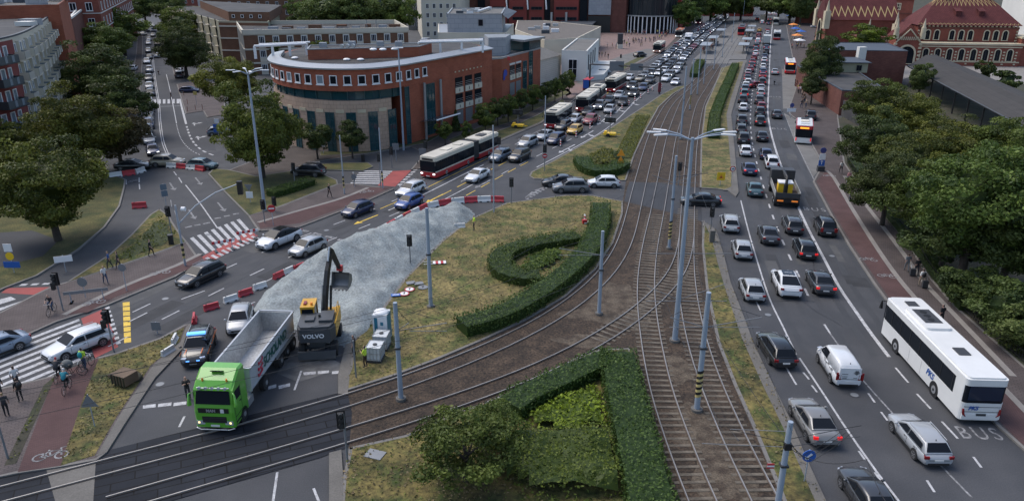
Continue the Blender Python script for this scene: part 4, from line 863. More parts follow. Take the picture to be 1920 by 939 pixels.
# ---- green articulated tipper lorry
green = mat("lorry_green", (.11, .36, .035), .3, coat=.5, var=.05)
fA, fB = G(362, 805), G(455, 812)                        # front of the cab, seen from the camera
hd = math.atan2(*(G(420, 818) - G(524, 640)).yx); hd = math.atan2((G(395, 815) - G(520, 645)).y, (G(395, 815) - G(520, 645)).x)
fm = G(407, 812); fwd = Vector((math.cos(hd), math.sin(hd), 0))
tk = thing("tipper_lorry", "green tractor cab with grey tipping trailer lettered along its side, crossing the slabs", "lorry", tuple(fm), hd)
W = 1.23
m = MB(); prof = [(0, .45), (.0, 1.5), (-.12, 2.0), (-.32, 2.85), (-.75, 3.3), (-1.5, 3.75), (-2.15, 3.75), (-2.15, .6), (-1.9, .6), (-.3, .45)]
ring = lambda y, k=1.: [(x, y, z) for x, z in prof]
def shaped(y, t): return [(x - (.1 * t if x > -.3 else 0), y, z - (.12 * t if z > 3.2 else 0)) for x, z in prof]
m.loft([shaped(-W, 1), shaped(-W + .12, 0), shaped(W - .12, 0), shaped(W, 1)], green, smooth=False)
m.build("cab", tk)
m = MB(); m.add([(-.10, -1.08, 2.02), (-.10, 1.08, 2.02), (-.3, 1.02, 2.84), (-.3, -1.02, 2.84)], [(0, 1, 2, 3)], glass)
for v in range(4): m.v[v] = (m.v[v][0] + .03, m.v[v][1], m.v[v][2])
m.build("windscreen", tk)
for s in (1, -1):
 MB().add([(-.35, s * (W + .006), 2.05), (-1.25, s * (W + .006), 2.05), (-1.25, s * (W + .006), 2.7), (-.5, s * (W + .006), 2.7)], [(0, 1, 2, 3)[::s]], glass).build("side_window", tk)
 MB().tube([(-.25, s * 1.25, 2.75), (-.05, s * 1.42, 2.7), (-.05, s * 1.45, 1.95)], [.03, .05, .13], green, 8).build("mirror", tk)
 MB().box((-.03, s * .88, .78), (.12, .5, .26), lamp_on if False else lamp_off, rz=-s * .1).box((.0, s * .98, .8), (.1, .12, .12), mat("driving_lamp", (.95, .7, .3), .3, emit=1.)).build("headlight", tk)
 MB().box((-1.75, s * .95, 1.05), (.9, .5, .25), green).box((-2.6, s * .95, .75), (.9, .5, .5), metal).build("side_fairing", tk)
 MB().box((-.28, s * (W + .004), 1.6), (.03, .012, 2.2), trim).box((-1.3, s * (W + .004), 1.75), (.03, .012, 2.0), trim).box((-.8, s * (W + .004), .68), (1.1, .012, .12), trim).box((-.8, s * (W + .004), 1.05), (1.0, .012, .04), trim).box((-1.12, s * (W + .012), 1.75), (.2, .03, .05), trim).build("door_seam", tk)
 m = MB(); m.cyl((-.72, s * .75, 3.35), .06, .18, orange, 'z', 8); m.build("beacon", tk)
m = MB(); m.box((.005, 0, 1.62), (.03, 1.9, .32), black); m.box((.01, 0, 1.0), (.04, 1.5, .42), black)
for k in range(3): m.box((.03, 0, .86 + .13 * k), (.02, 1.4, .03), darkgrey)
m.box((.03, 0, .58), (.03, .55, .13), plate); m.box((.02, .55, 1.62), (.03, .22, .26), plate); m.build("grille", tk)
m = MB(); m.tube([(0.02, -1.2, .42), (.12, -.9, .36), (.12, .9, .36), (.02, 1.2, .42)], .04, metal, 6); m.tube([(-.36, -1.0, 2.98), (-.3, -.6, 3.0), (-.3, .6, 3.0), (-.36, 1.0, 2.98)], .045, metal, 6)
for k in range(5): m.cyl((-.26, -.8 + .4 * k, 3.02), .1, .08, lamp_off, 'x', 10)
m.build("lamp_bar", tk)
MB().box((-1.35, 0, 3.6), (.6, .75, .06), glass, M=Matrix.Translation((-1.3, 0, 3.63)) @ Matrix.Rotation(R(-28), 4, 'Y') @ Matrix.Translation((1.3, 0, -3.6))).build("roof_hatch", tk)
me = text_mesh("MAN", .26, metal, .01, bold=.01); me.transform(Matrix.Translation((.035, -.15, 1.62)) @ Matrix.Rotation(R(90), 4, 'Z') @ Matrix.Rotation(R(90), 4, 'X')); link("emblem", me, tk)
m = MB(); m.box((-3.6, 0, .85), (4.6, .9, .25), darkgrey); m.box((-5.2, 0, 1.1), (.9, .8, .12), darkgrey)
for k in range(3): m.tube([(-2.25, -.3 + .3 * k, 1.9), (-2.6, -.3 + .3 * k, 1.2), (-3.1, -.2 + .2 * k, 1.3)], .04, black, 5)
m.build("chassis", tk)
def lorry_wheels(t, xs, r=.52):
 wm = MB().cyl((0, 0, 0), r, .34, rubber, 'y', 20).mesh("wheel"); 
 for x in xs:
  for s in (1, -1):
   o = link("wheel", wm, t, (x, s * 1.06, r)); MB().cyl((0, s * .17, 0), r * .56, .03, darkgrey, 'y', 14).cyl((0, s * .19, 0), r * .3, .06, metal, 'y', 10).build("rim", o)
lorry_wheels(tk, [-1.45, -5.2])
trail = mat("trailer_grey", (.45, .48, .5), .5, .2, var=.15, scale=1.2); inner_m = mat("trailer_inside", (.4, .4, .39), .6, .2, var=.35, scale=1, fine=.2, fscale=6)
x0, x1, zb, zt = -2.95, -11.3, 1.25, 2.85; hw = 1.27
m = MB(); pl = [(x0, 1.0), (x1, 1.0)]
for s in (1, -1):
 m.add([(x0, s * hw, zt), (x1, s * hw, zt), (x1 + .2, s * hw * .93, zb), (x0, s * hw * .93, zb), (x0, s * (hw - .07), zt), (x1, s * (hw - .07), zt), (x1 + .2, s * (hw * .93 - .12), zb + .1), (x0, s * (hw * .93 - .12), zb + .1)], [(0, 1, 2, 3)[::-s], (0, 4, 5, 1)[::-s]], trail)
 m.add([(x0, s * (hw - .07), zt), (x1, s * (hw - .07), zt), (x1 + .2, s * (hw * .93 - .12), zb + .1), (x0, s * (hw * .93 - .12), zb + .1)], [(3, 2, 1, 0)[::-s]], inner_m)
m.add([(x0, -hw, zb + .1), (x0, hw, zb + .1), (x1 + .2, hw, zb + .1), (x1 + .2, -hw, zb + .1)], [(0, 1, 2, 3)[::-1]], inner_m)
m.box((x0 + .03, 0, 2.05), (.08, 2.5, 1.6), trail); m.box((x1 + .1, 0, 2.05), (.08, 2.44, 1.6), inner_m)
m.box(((x0 + x1) / 2, 0, zb - .05), (8.2, 2.1, .16), trail)
m.build("tipper_body", tk)
m = MB()
for s in (1, -1): m.box(((x0 + x1) / 2, s * hw, zt + .03), (8.4, .12, .1), metal)
m.box((x0 + .02, 0, zt + .03), (.14, 2.6, .1), metal); m.box((x1, 0, zt + .03), (.14, 2.6, .1), metal)
for k in (-.9, -.45, 0, .45, .9): m.box((x0 + .09, k, 1.95), (.06, .07, 1.5), metal)
m.build("rim_rail", tk)
m = MB(); m.box((-7.9, 0, .95), (6.4, .9, .25), darkgrey); m.box((x0 - .1, 0, 1.1), (.5, 2.0, .35), metal)
for s in (1, -1): m.box((-9.4, s * 1.2, 1.1), (4.0, .06, .22), metal)
m.build("trailer_chassis", tk)
lorry_wheels(tk, [-8.2, -9.5, -10.8])
scol = mat("lettering_dark_green", (.01, .09, .07), .5); sred = mat("emblem_red", (.5, .03, .06), .5)
me = text_mesh("SCHOLAND", 1.02, scol, .006, bold=.02)
for v in me.vertices: v.co.x *= .8
SM = Matrix.Translation((-7.35, hw * .965 + .045, 2.02)) @ Matrix.Rotation(R(180), 4, 'Z') @ Matrix.Rotation(R(90 + 3), 4, 'X')
me.transform(SM); link("lettering", me, tk)
m = MB()
for k in range(3):
 z = 1.62 + .38 * k
 for pts in ([(-4.1 - .1 * k, z), (-4.75 - .1 * k, z + .12)], [(-4.1 - .1 * k, z), (-4.1 - .1 * k, z + .2)], [(-4.75 - .1 * k, z + .12), (-4.75 - .1 * k, z + .32)]):
  (xa, za), (xb, zb_) = pts; m.tube([(xa, hw * .97 + .04, za), (xb, hw * .97 + .04, zb_)], .05, sred, 6)
m.build("emblem", tk)
# ---- wheeled excavator with raised boom
exyel = mat("excavator_yellow", (.55, .3, .025), .45, var=.12, scale=2); exgrey = mat("excavator_grey", (.05, .055, .062), .5, var=.2, scale=2)
ep = G(600, 655); eh = math.atan2(*(G(632, 520) - G(592, 655)).yx)       # facing away, to the heap
ex = thing("wheeled_excavator", "yellow and black wheeled excavator with raised boom digging into the gravel heap", "excavator", (ep.x, ep.y + .6, 0), eh)
m = MB(); m.box((0, 0, 1.0), (3.4, 1.0, .4), exgrey); m.box((1.3, 0, .65), (.3, 2.0, .25), exgrey); m.box((-1.3, 0, .65), (.3, 2.0, .25), exgrey); m.cyl((0, 0, 1.3), .7, .25, exgrey, 'z', 20); m.build("undercarriage", ex)
wm = MB().cyl((0, 0, 0), .55, .42, rubber, 'y', 20).mesh("wheel")
for x in (1.35, -1.35):
 for s in (1, -1):
  o = link("wheel", wm, ex, (x, s * 1.05, .55)); MB().cyl((0, s * .2, 0), .3, .06, exyel if False else darkgrey, 'y', 14).build("rim", o)
m = MB(); m.add([(-2.35, -1.25, .15), (-2.35, 1.25, .15), (-2.25, 1.25, .75), (-2.25, -1.25, .75), (-2.2, -1.25, .15), (-2.2, 1.25, .15), (-2.12, 1.25, .75), (-2.12, -1.25, .75)], [(3, 2, 1, 0), (4, 5, 6, 7), (0, 1, 5, 4), (2, 3, 7, 6), (1, 2, 6, 5), (0, 4, 7, 3)], exgrey); m.box((-1.9, .5, .6), (.6, .15, .15), exgrey); m.box((-1.9, -.5, .6), (.6, .15, .15), exgrey); m.build("dozer_blade", ex)
m = MB(); pts = [(-2.22, -1.0), (-2.26, 0), (-2.22, 1.0), (-1.6, 1.25), (.2, 1.25), (.2, -1.25), (-1.6, -1.25)]
m.prism(pts, 1.45, 2.45, exgrey, bottom=True); m.prism([(p[0] * .96, p[1] * .94) for p in pts], 2.45, 2.62, exgrey); m.build("counterweight", ex)
m = MB(); m.box((-.7, -.65, 2.72), (1.6, .9, .18), exgrey); m.cyl((-.9, -.2, 2.8), .08, .4, black); m.box((-.9, .45, 2.7), (.8, .6, .14), exgrey); m.build("engine_hood", ex)
m = MB(); m.box((.75, -.75, 1.95), (1.4, 1.05, 1.0), exyel); m.box((.1, -1.15, 2.0), (2.9, .28, 1.0), exyel); m.box((.1, 1.2, 1.75), (2.4, .2, .5), exyel)
for z in (2.5, 3.0): m.tube([(1.3, -1.2, z), (-.6, -1.2, z)], .025, exyel, 5)
for x in (1.3, .3, -.6): m.tube([(x, -1.2, 2.4), (x, -1.2, 3.0)], .025, exyel, 5)
m.build("platform_railing", ex)
m = MB(); m.prism([(.15, .3), (1.75, .3), (1.75, 1.22), (.15, 1.22)], 1.5, 1.95, exgrey); m.prism([(.2, .34), (1.65, .34), (1.65, 1.2), (.2, 1.2)], 1.95, 2.95, glass); m.prism([(.12, .28), (1.7, .28), (1.7, 1.25), (.12, 1.25)], 2.95, 3.12, exyel)
for x, y in ((.2, .34), (1.65, .34), (1.65, 1.2), (.2, 1.2), (.9, 1.2)): m.box((x, y, 2.45), (.09, .09, 1.0), exyel)
m.build("cab", ex)
m = MB(); m.cyl((.5, .5, 3.22), .09, .2, orange); m.box((.75, .95, 3.18), (.5, .2, .1), tail_off); m.build("beacon", ex)
def beam(mb, pts, wds, m, y=0, th=.32):
 L_ = []; R_ = []
 for i, (x, z) in enumerate(pts):
  a = pts[max(i - 1, 0)]; b = pts[min(i + 1, len(pts) - 1)]; d = Vector((b[0] - a[0], b[1] - a[1])).normalized()
  L_.append((x - d.y * wds[i], z + d.x * wds[i])); R_.append((x + d.y * wds[i], z - d.x * wds[i]))
 mb.loft([[(l[0], y - th / 2, l[1]), (l[0], y + th / 2, l[1]), (r[0], y + th / 2, r[1]), (r[0], y - th / 2, r[1])] for l, r in zip(L_, R_)], m, smooth=False)
m = MB(); beam(m, [(.7, 1.9), (1.1, 3.6), (1.8, 5.2), (2.7, 6.5)], [.17, .25, .23, .12], black, -.05, .25); m.tube([(1.0, .28, 2.1), (1.5, .28, 4.2)], .09, metal, 8); m.tube([(1.0, -.35, 2.1), (1.5, -.35, 4.2)], .09, black, 8); m.build("boom", ex, (.1, -.05, 0), R(-16))
m = MB(); beam(m, [(2.4, 6.75), (2.75, 6.4), (3.3, 5.5), (4.1, 4.2)], [.1, .19, .16, .1], black, -.05, .22); m.tube([(2.0, -.05, 5.9), (2.5, -.05, 6.85)], .08, metal, 8); m.tube([(2.9, -.05, 6.5), (3.8, -.05, 4.8)], .08, metal, 8); m.box((3.9, -.05, 4.6), (.3, .4, .4), red); m.build("arm", ex, (.1, -.05, 0), R(-16))
bk = mat("bucket_steel", (.2, .21, .215), .45, .5, var=.25, scale=3)
m = MB(); pr = [(4.0, 4.2), (4.45, 3.9), (4.5, 3.4), (4.1, 3.05), (3.55, 2.95)]
m.loft([[(x, y, z) for x, z in pr] for y in (-.7, .62)], bk, close=False, caps=True, smooth=False); m.loft([[(x - .05, y, z) for x, z in pr][::-1] for y in (-.68, .6)], bk, close=False, caps=False, smooth=False)
for k in range(5): m.box((3.5, -.6 + .28 * k, 2.93), (.18, .1, .05), exgrey)
m.build("bucket", ex, (.1, -.05, 0), R(-16))
me = text_mesh("VOLVO", .42, white, .01, bold=.012); me.transform(Matrix.Translation((-2.29, .1, 1.95)) @ Matrix.Rotation(R(-90), 4, 'Z') @ Matrix.Rotation(R(90), 4, 'X')); link("lettering", me, ex)
m = MB()
for s in (1, -1): m.box((-1.98, s * 1.0, 2.1), (.05, .2, .22), tail_on, rz=-s * .6)
m.build("tail_light", ex)
ex.scale = (1.02, 1.08, 1.02)
# ---- black patrol car with lit light bar and open door
pp = place((372, 645), .8); ph = math.atan2(*(G(358, 682) - G(384, 615)).yx)
pc = car("suv", (.016, .017, .02), pp, ph, "black patrol SUV with blue light bar, orange stripes and its door open", None, True, lit=False, name="patrol_car")
pc["category"] = "patrol car"
bl = mat("blue_beacon", (.1, .32, .9), .2, emit=1.)
MB().box((.1, 0, 1.76), (.3, 1.25, .13), bl).build("light_bar", pc)
m = MB(); m.box((2.31, .35, .68), (.04, .22, .07), bl); m.box((2.31, -.35, .68), (.04, .22, .07), bl); m.build("grille_beacon", pc)
m = MB(); stripe_o = mat("stripe_orange", (.65, .16, .03), .5)
for s in (1, -1): m.box((-.2, s * .952, .85), (3.9, .012, .07), stripe_o); m.box((-1.1, s * .95, 1.0), (1.2, .012, .05), stripe_o)
m.box((1.5, .55, 1.075), (1.0, .05, .012), stripe_o); m.box((1.5, -.55, 1.075), (1.0, .05, .012), stripe_o); m.build("stripe", pc)
m = MB(); dM = Matrix.Translation((.85, .95, 0)) @ Matrix.Rotation(R(-115), 4, 'Z')
def q(pts, mt): m.add([dM @ Vector(p_) for p_ in pts], [(0, 1, 2, 3), (7, 6, 5, 4), (0, 4, 5, 1), (2, 6, 7, 3), (1, 5, 6, 2), (0, 3, 7, 4)], mt)
for a0, a1, z0, z1, mt in ((0, 1.05, .35, 1.02, trim), (.12, 1.0, 1.02, 1.5, glass), (0, 1.05, .85, .92, stripe_o)):
 t_ = .05 if mt is not stripe_o else .062
 q([(-.0 + a0, -t_, z0), (a1, -t_, z0), (a1, -t_, z1), (a0, -t_, z1), (a0, t_, z0), (a1, t_, z0), (a1, t_, z1), (a0, t_, z1)], mt)
m.build("door", pc)
# ---- flatbed lorry with crane on the outbound road
lp = G(1470, 352, 1.3); lp.z = 0; lh = nearest_heading(bus_away, lp)
fl = thing("crane_lorry", "white drop side lorry carrying a yellow tank, crane folded over its bed", "lorry", tuple(lp), lh)
m = MB(); m.prism(rrect(2.1, 3.9, 1.22, .15), .6, 2.5, darkgrey, bottom=True); m.build("cab", fl)
MB().box((3.9, 0, 2.0), (.06, 2.1, .8), glass).build("windscreen", fl)
m = MB(); m.box((-.9, 0, 1.05), (5.8, 2.4, .14), mat("load_bed_brown", (.07, .05, .04), .9, var=.3))
for s in (1, -1): m.box((-.9, s * 1.2, 1.4), (5.8, .06, .6), mat("drop_side", (.28, .28, .27), .6, var=.2))
m.box((-3.8, 0, 1.35), (.06, 2.4, .5), darkgrey); m.box((1.95, 0, 1.9), (.1, 2.4, 1.5), darkgrey); m.build("flatbed", fl)
m = MB(); m.box((-.3, 0, .8), (6.6, .8, .3), darkgrey); m.box((-3.85, 0, .75), (.1, 2.3, .35), black); m.build("chassis", fl)
for s in (1, -1): MB().box((-3.92, s * .7, .78), (.06, .6, .14), mat("reflector_orange", (.7, .2, .03), .4, emit=.3)).build("tail_light", fl)
m = MB(); m.cyl((-2.9, .2, 1.7), .22, 1.2, black); m.tube([(-2.9, .2, 2.3), (-2.7, .15, 3.0), (1.6, .1, 2.75)], .15, black, 8); m.tube([(-2.6, .1, 2.7), (1.2, .05, 2.45)], .1, darkgrey, 8); m.build("crane", fl)
lorry_wheels(fl, [2.7, -1.9, -3.1], .48)
ytank = thing("yellow_tank", "yellow tank with white lid riding on the crane lorry's bed", "tank", (lp + Vector((math.cos(lh), math.sin(lh), 0)) * -1.4).to_tuple(), lh)
m = MB(); m.box((0, .1, 1.65), (1.3, 1.5, 1.05), yellow); m.build("shell", ytank); MB().box((0, .1, 2.2), (1.35, 1.55, .12), white).build("lid", ytank); ytank.scale = (1.1, 1.1, 1.1)
ytank.location.z = .0
fl.scale = (1.08, 1.15, 1.12)
# ---- box lorries further off
def box_lorry(px, h, label, c1, c2, L=7.5, top=None):
 p = G(px[0], px[1], 1.5); p.z = 0
 t = thing("box_lorry", label, "lorry", tuple(p), h, "box lorries")
 m = MB(); m.prism(rrect(L / 2 - 1.9, L / 2, 1.15, .15), .5, 2.4, c1, bottom=True); m.build("cab", t); MB().box((L / 2, 0, 1.8), (.06, 2.0, .7), glass).build("windscreen", t)
 m = MB(); m.box((-.95, 0, 2.0), (L - 2, 2.45, 2.3), c2); m.box((-L / 2 + .03, 0, 2.0), (.08, 2.2, 2.0), top or c2); m.build("cargo_box", t); wheels(t, [L / 2 - 1.1, -L / 2 + 1.6], .45, 1.05); return t
box_lorry((1438, 75), nearest_heading(bus_away, G(1438, 75)), "white box lorry in the lane beside the bus lane line", white, mat("box_grey", (.45, .47, .45), .5))
box_lorry((1430, 35), nearest_heading(bus_away, G(1430, 35)), "beige lorry beyond the tram stop", cream, mat("box_beige", (.4, .36, .28), .6))
box_lorry((1291, 72), towards((1291, 72)), "white box lorry facing the camera in the far jam", white, white, 6)
box_lorry((298, 90), nearest_heading(_ls, G(298, 90)) + math.pi, "brown lorry seen from behind in the left street", mat("lorry_brown", (.12, .09, .07), .6), mat("box_brown", (.16, .13, .1), .7), 8, black)
tp, th = along(T3[::-1], 0); trams = [p for p in T3 if p.y > 285]
tpos = G(1391, 56, 1.6); th = nearest_heading(T3, tpos) + math.pi
tr = thing("tram", "red tram with dark windows standing between the stop shelters", "tram", (tpos.x, tpos.y, .1), th)
bus_section(tr, -9, 9, [(.3, 1.2, busred, 0), (1.2, 2.5, glass, .02), (2.5, 3.1, busred, 0)], roofm=darkgrey, name="body")
MB().box((-9.0, 0, 1.9), (.06, 2.0, 1.2), glass).build("windscreen", tr); MB().box((0, 0, 3.3), (6, 1.4, .3), darkgrey).build("roof_unit", tr)
m = MB()
for s in (1, -1): m.box((-9.02, s * .8, .8), (.06, .25, .15), tail_on)
m.build("tail_light", tr)
def motorbike(px, h, label, c):
 p = G(px[0], px[1], .5); p.z = 0; t = thing("motorcycle", label, "motorcycle", tuple(p), h, "motorcycles")
 wm = MB().tube([(.3 * math.cos(a), 0, .3 * math.sin(a)) for a in [2 * math.pi * i / 14 for i in range(15)]], .06, rubber, 6).mesh("wheel")
 for x in (.7, -.7): link("wheel", wm, t, (x, 0, .34))
 m = MB(); m.ball((0, 0, .65), (.55, .2, .25), c); m.ball((-.5, 0, .85), (.35, .16, .1), black); m.tube([(.7, 0, .34), (.45, 0, .95)], .04, metal, 6); m.tube([(.45, -.35, 1.0), (.45, .35, 1.0)], .025, black, 6); m.box((-.85, 0, .85), (.3, .4, .3), black); m.build("frame", t); return t
motorbike((1452, 155), nearest_heading(bus_away, G(1452, 155)), "black motorcycle with rider in the bus lane", darkgrey)
motorbike((297, 136), nearest_heading(_ls, G(297, 136)) + math.pi, "red motorcycle driving up the left street", red)
# ---------------------------------------------------------------- buildings
brick_red = brick_mat("brick_red", (.29, .082, .046), (.34, .1, .055), (.23, .1, .07), .6, .2, .02, .85, var=.18)
brick_brown = brick_mat("brick_brown", (.17, .085, .05), (.2, .1, .06), (.12, .08, .06), .5, .2, .025, .9, var=.15)
brick_dark = brick_mat("brick_dark", (.13, .05, .04), (.16, .065, .05), (.11, .06, .05), .6, .2, .02, .9, var=.2)
brick_station = brick_mat("brick_station", (.21, .062, .042), (.25, .075, .05), (.16, .07, .06), .6, .2, .02, .85, var=.2)
stone_tan = brick_mat("stone_tan", (.42, .3, .22), (.46, .33, .245), (.25, .185, .14), .9, .6, .025, .8, var=.12)
stone_cream = mat("stone_cream", (.5, .43, .3), .85, var=.15, scale=1)
plaster_cream = mat("plaster_cream", (.55, .5, .4), .85, var=.12, scale=.4)
plaster_white = mat("plaster_white", (.6, .59, .55), .85, var=.1, scale=.4)
plaster_yellow = mat("plaster_yellow", (.36, .34, .24), .9, var=.15, scale=.3)
plaster_red = mat("plaster_red", (.2, .045, .04), .85, var=.15, scale=.5)
roof_dark = mat("roof_felt", (.033, .033, .035), .9, scale=.3, col2=(.06, .057, .054), var=.3)
roof_grey = mat("roof_gravel", (.13, .125, .115), .95, var=.2, scale=.5, fine=.2, fscale=6)
roof_metal = mat("roof_metal", (.3, .31, .32), .4, .4, var=.15, scale=.4)
roof_bluegrey = mat("roof_bluegrey", (.055, .065, .08), .6, .1, var=.15, scale=.4)
roof_tile = brick_mat("roof_tile", (.1, .03, .03), (.12, .037, .035), (.07, .022, .022), .4, .3, .03, .8, var=.2)
panel_grey = brick_mat("panel_grey", (.3, .31, .33), (.33, .34, .36), (.2, .21, .22), 2, 1.2, .03, .5, var=.08)
panel_white = brick_mat("panel_white", (.52, .49, .42), (.54, .51, .44), (.38, .36, .31), 4, .45, .03, .8, var=.08)
lattice = mat("lattice_panel", (.16, .17, .18), .5)
def window_mesh(w, h, frame=white, pane=glass, bars=1, hbars=0, t=.1, sill=None, d=.1):
 m = MB(); m.box((0, -.015, 0), (w - t * 1.2, .03, h - t * 1.2), pane)
 for s in (1, -1): m.box((s * (w / 2 - t / 2), -d / 2, 0), (t, d, h), frame); m.box((0, -d / 2 - .002, s * (h / 2 - t / 2)), (w - .004, d, t), frame)
 for k in range(bars): m.box((-w / 2 + w * (k + 1) / (bars + 1), -d / 2 + .01, 0), (t * .7, d * .8, h - t), frame)
 for k in range(hbars): m.box((0, -d / 2 + .013, -h / 2 + h * (k + 1) / (hbars + 1)), (w - t, d * .7, t * .6), frame)
 if sill: m.box((0, -d * .9, -h / 2 - .08), (w + .2, d * 1.6, .14), sill)
 return m.mesh("window")
def arched_mesh(w, h, frame=stone_cream, pane=glass, t=.28):
 m = MB(); n = 10; r = w / 2
 def outline(k): return [(-r - k, -h / 2)] + [((r + k) * -math.cos(math.pi * i / n), h / 2 - r + (r + k) * math.sin(math.pi * i / n)) for i in range(n + 1)] + [(r + k, -h / 2)]
 A, B = outline(0), outline(t); nn = len(A)
 m.add([(x, -.02, z) for x, z in A], [tuple(range(nn))[::-1]], pane)
 vs = [(x, -.12, z) for x, z in A] + [(x, -.12, z) for x, z in B] + [(x, 0, z) for x, z in B] + [(x, 0, z) for x, z in A]
 for i in range(nn - 1):
  pass
 m.add(vs, [(i, i + 1, nn + i + 1, nn + i)[::1] for i in range(nn - 1)] + [(nn + i, nn + i + 1, 2 * nn + i + 1, 2 * nn + i) for i in range(nn - 1)] + [(3 * nn + i, 3 * nn + i + 1, i + 1, i) for i in range(nn - 1)], frame)
 m.box((0, -.05, -.1), (.07, .05, h * .85), darkgrey); m.box((0, -.12, -h / 2 - .08), (w + 2 * t, .24, .16), frame)
 return m.mesh("window")
class Bld:
 def __init__(s, name, label, base, group=None):
  s.c = Vector((base[0], base[1], 0)); s.t = thing(name, label, "building", tuple(s.c), 0, group)
 def part(s, name, mb, parent=None, **kw): return mb.build(name, parent or s.t, -s.c, **kw)
 def win(s, me, p, rz, name="window"): return link(name, me, s.t, Vector(p) - s.c, rz)
 def row(s, me, A, B, z, n, m0=.5, m1=.5, out=.0, skip=()):
  """n windows spread over the wall from A to B, outside on the right of travel"""
  A = Vector((A[0], A[1], 0)); B = Vector((B[0], B[1], 0)); d = (B - A).normalized(); L = (B - A).length; h = math.atan2(d.y, d.x)
  for i in range(n):
   if i in skip: continue
   x = m0 + (L - m0 - m1) * (i + .5) / n; p = A + d * x + Vector((d.y, -d.x, 0)) * out; s.win(me, (p.x, p.y, z), h)
 def path_row(s, me, path, z, s0, s1, n, out=0.):
  for i in range(n):
   p, h = along(path, s0 + (s1 - s0) * (i + .5) / n); p = p + Vector((math.sin(h), -math.cos(h), 0)) * out
   s.win(me, (p.x, p.y, z), h)
 def block(s, poly, z0, z1, wall, roof, parapet=.5, cap=None, tag_=("wall", "roof")):
  s.part(tag_[0], MB().prism(poly, z0, z1, wall))
  m = MB(); a = sum(poly[i - 1][0] * poly[i][1] - poly[i][0] * poly[i - 1][1] for i in range(len(poly)))
  m.sheet(poly, z1 + .02, roof)
  if parapet:
   P = [Vector((p[0], p[1], 0)) for p in poly]; m.ribbon(P + [P[0]], .35, z1 - .01, z1 + parapet, cap or wall, off=(.15 if a > 0 else -.15))
  s.part(tag_[1], m)
def wallstrip(mb, path, z0, z1, m, off=0., th=.3):
 mb.ribbon(path, th, z0, z1, m, off=off)
V3 = lambda x, y: Vector((x, y, 0))
# --- the curved brick bank
arc = relax(smooth([(-40.5, 131), (-38.6, 122), (-35.6, 116.8), (-30.8, 112.6), (-24.8, 111.0), (-20.3, 112.0), (-16.4, 116.2)], 1.2), 3)
str_ = [arc[-1], V3(-3.6, 138.3)]
full = arc + [V3(-3.6, 138.3)]
bank = Bld("brick_bank", "curved red brick bank with tan stone base, dark glass band and flat roof", (-22, 122))
back = [V3(-8, 150), V3(-38, 143)]
inner = offset(arc, .9)
bank.part("stone_base", MB().prism([(p.x, p.y) for p in arc[:-2]] + [(-20, 122), (-34, 132)], 0, 7.8, stone_tan))
bank.part("glass_band", MB().prism([(p.x, p.y) for p in offset(arc, .7)] + [(-18, 124), (-34, 134)], 7.78, 9.22, glass_teal))
m = MB(); m.prism([(p.x, p.y) for p in full] + [(p.x, p.y) for p in back], 9.2, 12.35, brick_red, bottom=True)
m.prism([(-16.6, 115.9), (-3.62, 138.25), (-8.2, 141), (-19.4, 119.5)], 0, 9.19, brick_red)
bank.part("brick_wall", m)
for k in range(14):
 fr = MB(); p, h = along(arc, 2 + k * (length(arc) - 4) / 13); p = p + Vector((-math.sin(h), math.cos(h), 0)) * .62; fr.box((p.x, p.y, 8.5), (.1, .18, 1.4), mat("teal_frame", (.02, .07, .08), .5), rz=h); bank.part("glazing_bar", fr)
m = MB(); m.ribbon(full, .5, 12.35, 12.55, roof_metal, off=-.15)
Lr = offset(full, -.45); Rr = offset(full, 1.5); n = len(full)
m.add([(p.x, p.y, 12.56) for p in Lr] + [(p.x, p.y, 12.95) for p in Rr], [(i, i + 1, n + i + 1, n + i)[::-1] for i in range(n - 1)], roof_metal)
m.sheet([(p.x, p.y) for p in offset(full, 1.45)] + [(p.x, p.y) for p in back], 12.42, roof_dark)
m.ribbon(offset(full, 1.6), .12, 12.4, 12.97, roof_metal); bank.part("roof", m)
m = MB(); q = [G(578, 112, 12.5), G(786, 106, 12.5)]
pb = [q[0], q[1], q[1] + V3(1.5, 6), q[0] + V3(-1, 6)]
m.prism(pb, 12.42, 14.0, brick_red); m.sheet(pb, 14.02, roof_dark); m.ribbon(pb + [pb[0]], .25, 14.0, 14.15, roof_metal); bank.part("penthouse", m)
m = MB()
for x in (.55, .6, .65): 
 p = q[0].lerp(q[1], x - .25) + V3(0, .4); m.cyl((p.x, p.y, 14.4), .3, .5, metal, 'y', 10)
for x, y in ((.1, 3), (.35, 4), (.62, 3), (.8, 2)): p = q[0].lerp(q[1], x) + V3(0, y); m.box((p.x, p.y, 14.4), (1.1, .8, .8), panel_grey)
bank.part("roof_unit", m)
dome = MB().ball((0, 0, 0), (.6, .6, .22), white, 12, 6).mesh("skylight")
for px in ((553, 109), (650, 112), (676, 112), (700, 93), (718, 93), (740, 92)): p = G(px[0], px[1], 12.6 if px[1] > 100 else 14.1); link("skylight", dome, bank.t, p - bank.c)
pa, pb2 = G(478, 99, 13.3), G(575, 94, 13.3); pc2, pd = G(785, 88, 13.6), G(905, 88, 13.3)
for a, b in ((pa, pb2), (pc2, pd)):
 m = MB(); m.tube([(a.x, a.y, 14.3), (b.x, b.y, 14.3)], .22, white, 6); m.tube([(a.x, a.y + 2.5, 14.3), (b.x, b.y + 2.5, 14.3)], .18, white, 6)
 for k in range(4): p = a.lerp(b, k / 3); m.box((p.x, p.y + .1, 13.3), (.35, .35, 2), white)
 bank.part("roof_pergola", m)
sw = window_mesh(1.15, 1.35, white, glass, 0, 0, .12, white); sw2 = window_mesh(1.15, 1.35, white, glass_sky, 0, 0, .12, white)
La = length(arc)
